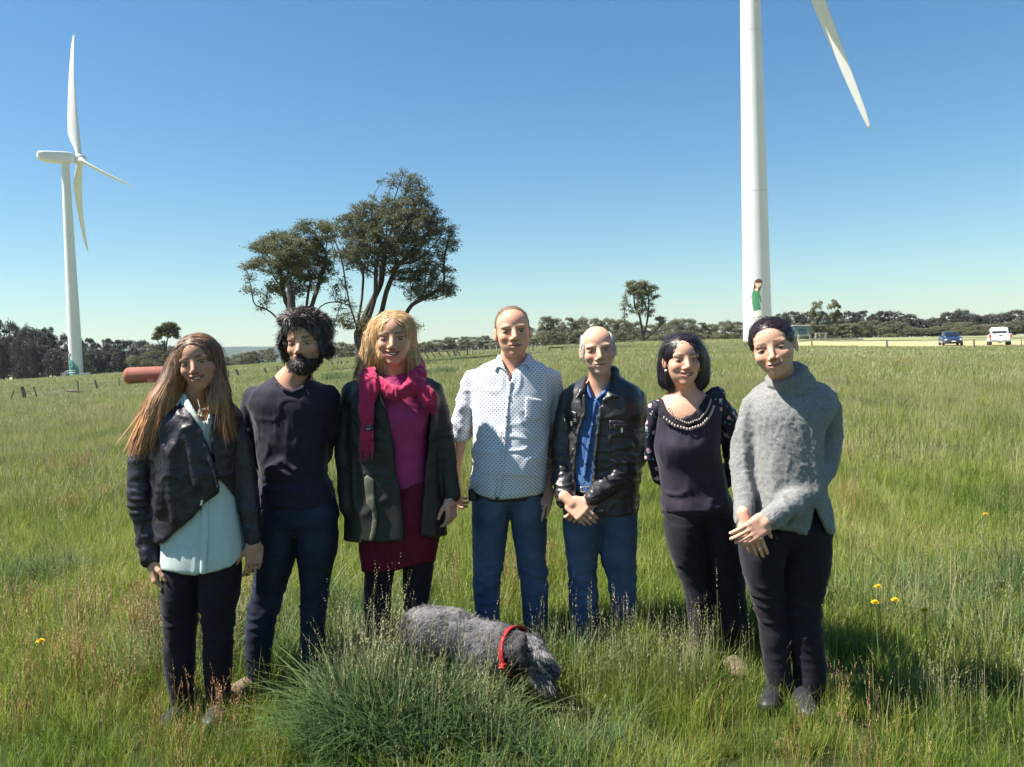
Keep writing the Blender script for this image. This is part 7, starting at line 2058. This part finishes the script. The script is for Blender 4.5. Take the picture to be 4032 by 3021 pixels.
PT = []
def scatter(n, r0, r1, ids, wts, s0, s1, mask=None, umin=-120, umax=4150):
    y = np.sqrt(rg.uniform(r0 ** 2, r1 ** 2, n)); u = rg.uniform(umin, umax, n)
    x = (u - CU) / F * y
    if mask is not None:
        k = mask(x, y, u); x, y, u = x[k], y[k], u[k]
    z = terr(x, y)
    i = rg.choice(ids, len(x), p=np.array(wts) / sum(wts))
    PT.append(np.c_[x, y, z, rg.uniform(0, 6.28, len(x)), rg.uniform(s0, s1, len(x)), i])
nfield = lambda s, o: (lambda x, y, u: vnoise(np.stack([x * s, y * s, x * 0 + o], -1)))
N1, N2 = nfield(1.1, 3.3), nfield(.7, 9.1)
track = lambda u, y: (u > 3040) & (y > np.interp(u, [3020, 3130, 3400, 3900, 4500], [95, 73, 72, 71.5, 73]))
scatter(7500, 2.3, 8.5, near_ids, [1] * 4, .45, .85)
scatter(1500, 2.6, 9, seed_ids, [1] * 3, .45, .8)
scatter(2600, 2.5, 12, red_ids, [1, 1], .7, 1.15, lambda x, y, u: N1(x, y, u) + .35 * (u < 900) - .12 > .34)
scatter(900, 2.4, 6, tuft_ids, [1] * 3, .5, .85, lambda x, y, u: N2(x, y, u) > .25)
# the tall tussock the dog stands behind, and darker tufts at the feet
def patch(n, uc, dc, su, sd, ids, s0, s1):
    d = rg.normal(dc, sd, n); u = rg.normal(uc, su, n); x = (u - CU) / F * d
    PT.append(np.c_[x, d, terr(x, d), rg.uniform(0, 6.28, n), rg.uniform(s0, s1, n), rg.choice(ids, n)])
patch(75, 1780, 2.90, 190, .09, tuft_ids, .5, .8)
patch(70, 1500, 3.1, 130, .14, tuft_ids, .75, 1.0)
patch(60, 1260, 3.15, 90, .14, tuft_ids, .55, .85)
patch(40, 2150, 2.85, 120, .08, tuft_ids, .4, .6)
patch(30, 2350, 3.3, 110, .12, seed_ids, .6, .9)
patch(60, 2600, 3.35, 190, .14, seed_ids, .7, 1.0)
patch(40, 1330, 3.4, 120, .12, seed_ids, .7, .95)
patch(40, 3700, 3.3, 200, .3, seed_ids, .7, 1.0)
scatter(9500, 8, 22, mid_ids, [1, 1, 1, .9], .6, 1.05)
scatter(7000, 18, 40, mid_ids, [1, 1, 1, 1.2], .7, 1.2)
scatter(14000, 24, 100, far_ids, [1, 1, 1, .8], .8, 1.25, lambda x, y, u: ~track(u, y))
scatter(9000, 95, 250, far_ids, [1, 1, 1, .8], 1.2, 2.2, lambda x, y, u: ~track(u, y))
PT = np.concatenate(PT)
_u = CU + F * PT[:, 0] / PT[:, 1]
PT[:, 4] *= np.where((PT[:, 1] < 3.6) & ((_u < 1300) | (_u > 2330)), .74, 1.0) * np.where((PT[:, 1] < 3.32) & (_u > 2900) & (_u < 3330), .80, 1.0)
PT[:, 4] *= np.where((PT[:, 1] < 3.32) & (_u > 1930) & (_u < 2330) & (PT[:, 1] > 2.75), .55, 1.0)
# no clump grows through the shoes or the dog's chest
def gn_scatter(name, pts, label, cat):
    me = bpy.data.meshes.new(name); me.vertices.add(len(pts)); me.vertices.foreach_set('co', pts[:, :3].astype(np.float32).ravel())
    def at_(n, t, arr):
        a = me.attributes.new(n, t, 'POINT'); a.data.foreach_set('vector' if t == 'FLOAT_VECTOR' else 'value', arr)
    rot = np.zeros((len(pts), 3), np.float32); rot[:, 2] = pts[:, 3]
    at_('rot', 'FLOAT_VECTOR', rot.ravel()); at_('scl', 'FLOAT', pts[:, 4].astype(np.float32)); at_('idx', 'INT', pts[:, 5].astype(np.int32))
    o = bpy.data.objects.new(name, me); COL.objects.link(o)
    ng = bpy.data.node_groups.new(name, 'GeometryNodeTree')
    ng.interface.new_socket('Geometry', in_out='INPUT', socket_type='NodeSocketGeometry'); ng.interface.new_socket('Geometry', in_out='OUTPUT', socket_type='NodeSocketGeometry')
    N, L = ng.nodes, ng.links
    gi, go = N.new('NodeGroupInput'), N.new('NodeGroupOutput')
    ip = N.new('GeometryNodeInstanceOnPoints'); ci = N.new('GeometryNodeCollectionInfo')
    ci.inputs['Collection'].default_value = GC; ci.inputs['Separate Children'].default_value = True; ci.inputs['Reset Children'].default_value = True
    def na(n, t):
        a = N.new('GeometryNodeInputNamedAttribute'); a.data_type = t; a.inputs['Name'].default_value = n; return a.outputs['Attribute']
    er = N.new('FunctionNodeEulerToRotation')
    L.new(gi.outputs[0], ip.inputs['Points']); L.new(ci.outputs[0], ip.inputs['Instance']); ip.inputs['Pick Instance'].default_value = True
    L.new(na('idx', 'INT'), ip.inputs['Instance Index']); L.new(na('rot', 'FLOAT_VECTOR'), er.inputs[0]); L.new(er.outputs[0], ip.inputs['Rotation'])
    L.new(na('scl', 'FLOAT'), ip.inputs['Scale']); L.new(ip.outputs[0], go.inputs[0])
    md = o.modifiers.new('scatter', 'NODES'); md.node_group = ng
    return tag(o, label, cat, kind='stuff')
gn_scatter('grass', PT, 'long spring grass with seed heads covering the paddock', 'grass')
# darker reed clumps
for u, d, n, su, lab in ((1745, 40, 26, 36, 'dark blue green reed clump right of the blonde woman'), (1330, 42, 20, 34, 'dark reed clump between the bearded man and the blonde woman')):
    dd = rg.normal(d, .45, n); uu = rg.normal(u, su, n); x = (uu - CU) / F * dd
    gn_scatter('reeds', np.c_[x, dd, terr(x, dd), rg.uniform(0, 6.28, n), rg.uniform(.7, 1.1, n), np.full(n, reed_ids[0])], lab, 'reeds')

# dandelions
M_YEL = M('dandelion yellow', (.75, .50, .02), .7, .2); M_STEM = M('flower stem', (.12, .2, .05), .7)
FL = [(3441, 2322, 'tallest yellow flower right of the grey jumper woman'), (3428, 2385, 'yellow flower low on the left of the three by the grey jumper woman'), (3508, 2376, 'yellow flower low on the right of the three by the grey jumper woman'),
      (3625, 2418, 'small yellow flower alone between the grey jumper woman and the frame edge'), (100, 2543, 'yellow flower in the grass at the left frame edge'), (3873, 2032, 'yellow flower far back at the right frame edge'), (2570, 1553, 'yellow flower between the older man and the dark haired woman'),
      (3622, 1520, 'pale yellow flower cluster far out in the right hand field'), (3530, 1427, 'small far yellow flower near the dry track')]
for u, v, lab in FL:
    hv = 1394 + (2016 - u) * .0332
    h = .34; d = (EYE - h) * F / (v - hv)
    for _ in range(4):
        x = P(u, v, d)[0]; d = (EYE - h - float(terr(x, d))) * F / (v - hv)
    b0 = at(u, d); rt_ = empty('dandelion', b0, lab, 'flower', 'yellow flowers in the grass')
    k = 1.0 if d < 8 else 1.6 if d < 30 else 4
    b = MB(); b.tube([[.02, 0, 0], [.01, 0, h * .5], [0, 0, h]], .0022 * k, 5); b.build('stem', M_STEM, rt_)
    b = MB()
    for ring, (n, r1, z1) in enumerate(((14, .020, .004), (11, .015, .010), (7, .009, .014))):
        for j in range(n):
            a = 6.283 * j / n + ring * .3; c, s = math.cos(a), math.sin(a); w = .0042
            b.add(np.array([[0, 0, 0], [c * r1 * .6 - s * w, s * r1 * .6 + c * w, z1 * .8], [c * r1, s * r1, z1], [c * r1 * .6 + s * w, s * r1 * .6 - c * w, z1 * .8]]) * k + [0, 0, h], [[0, 1, 2, 3]])
    b.build('petals', M_YEL, rt_)
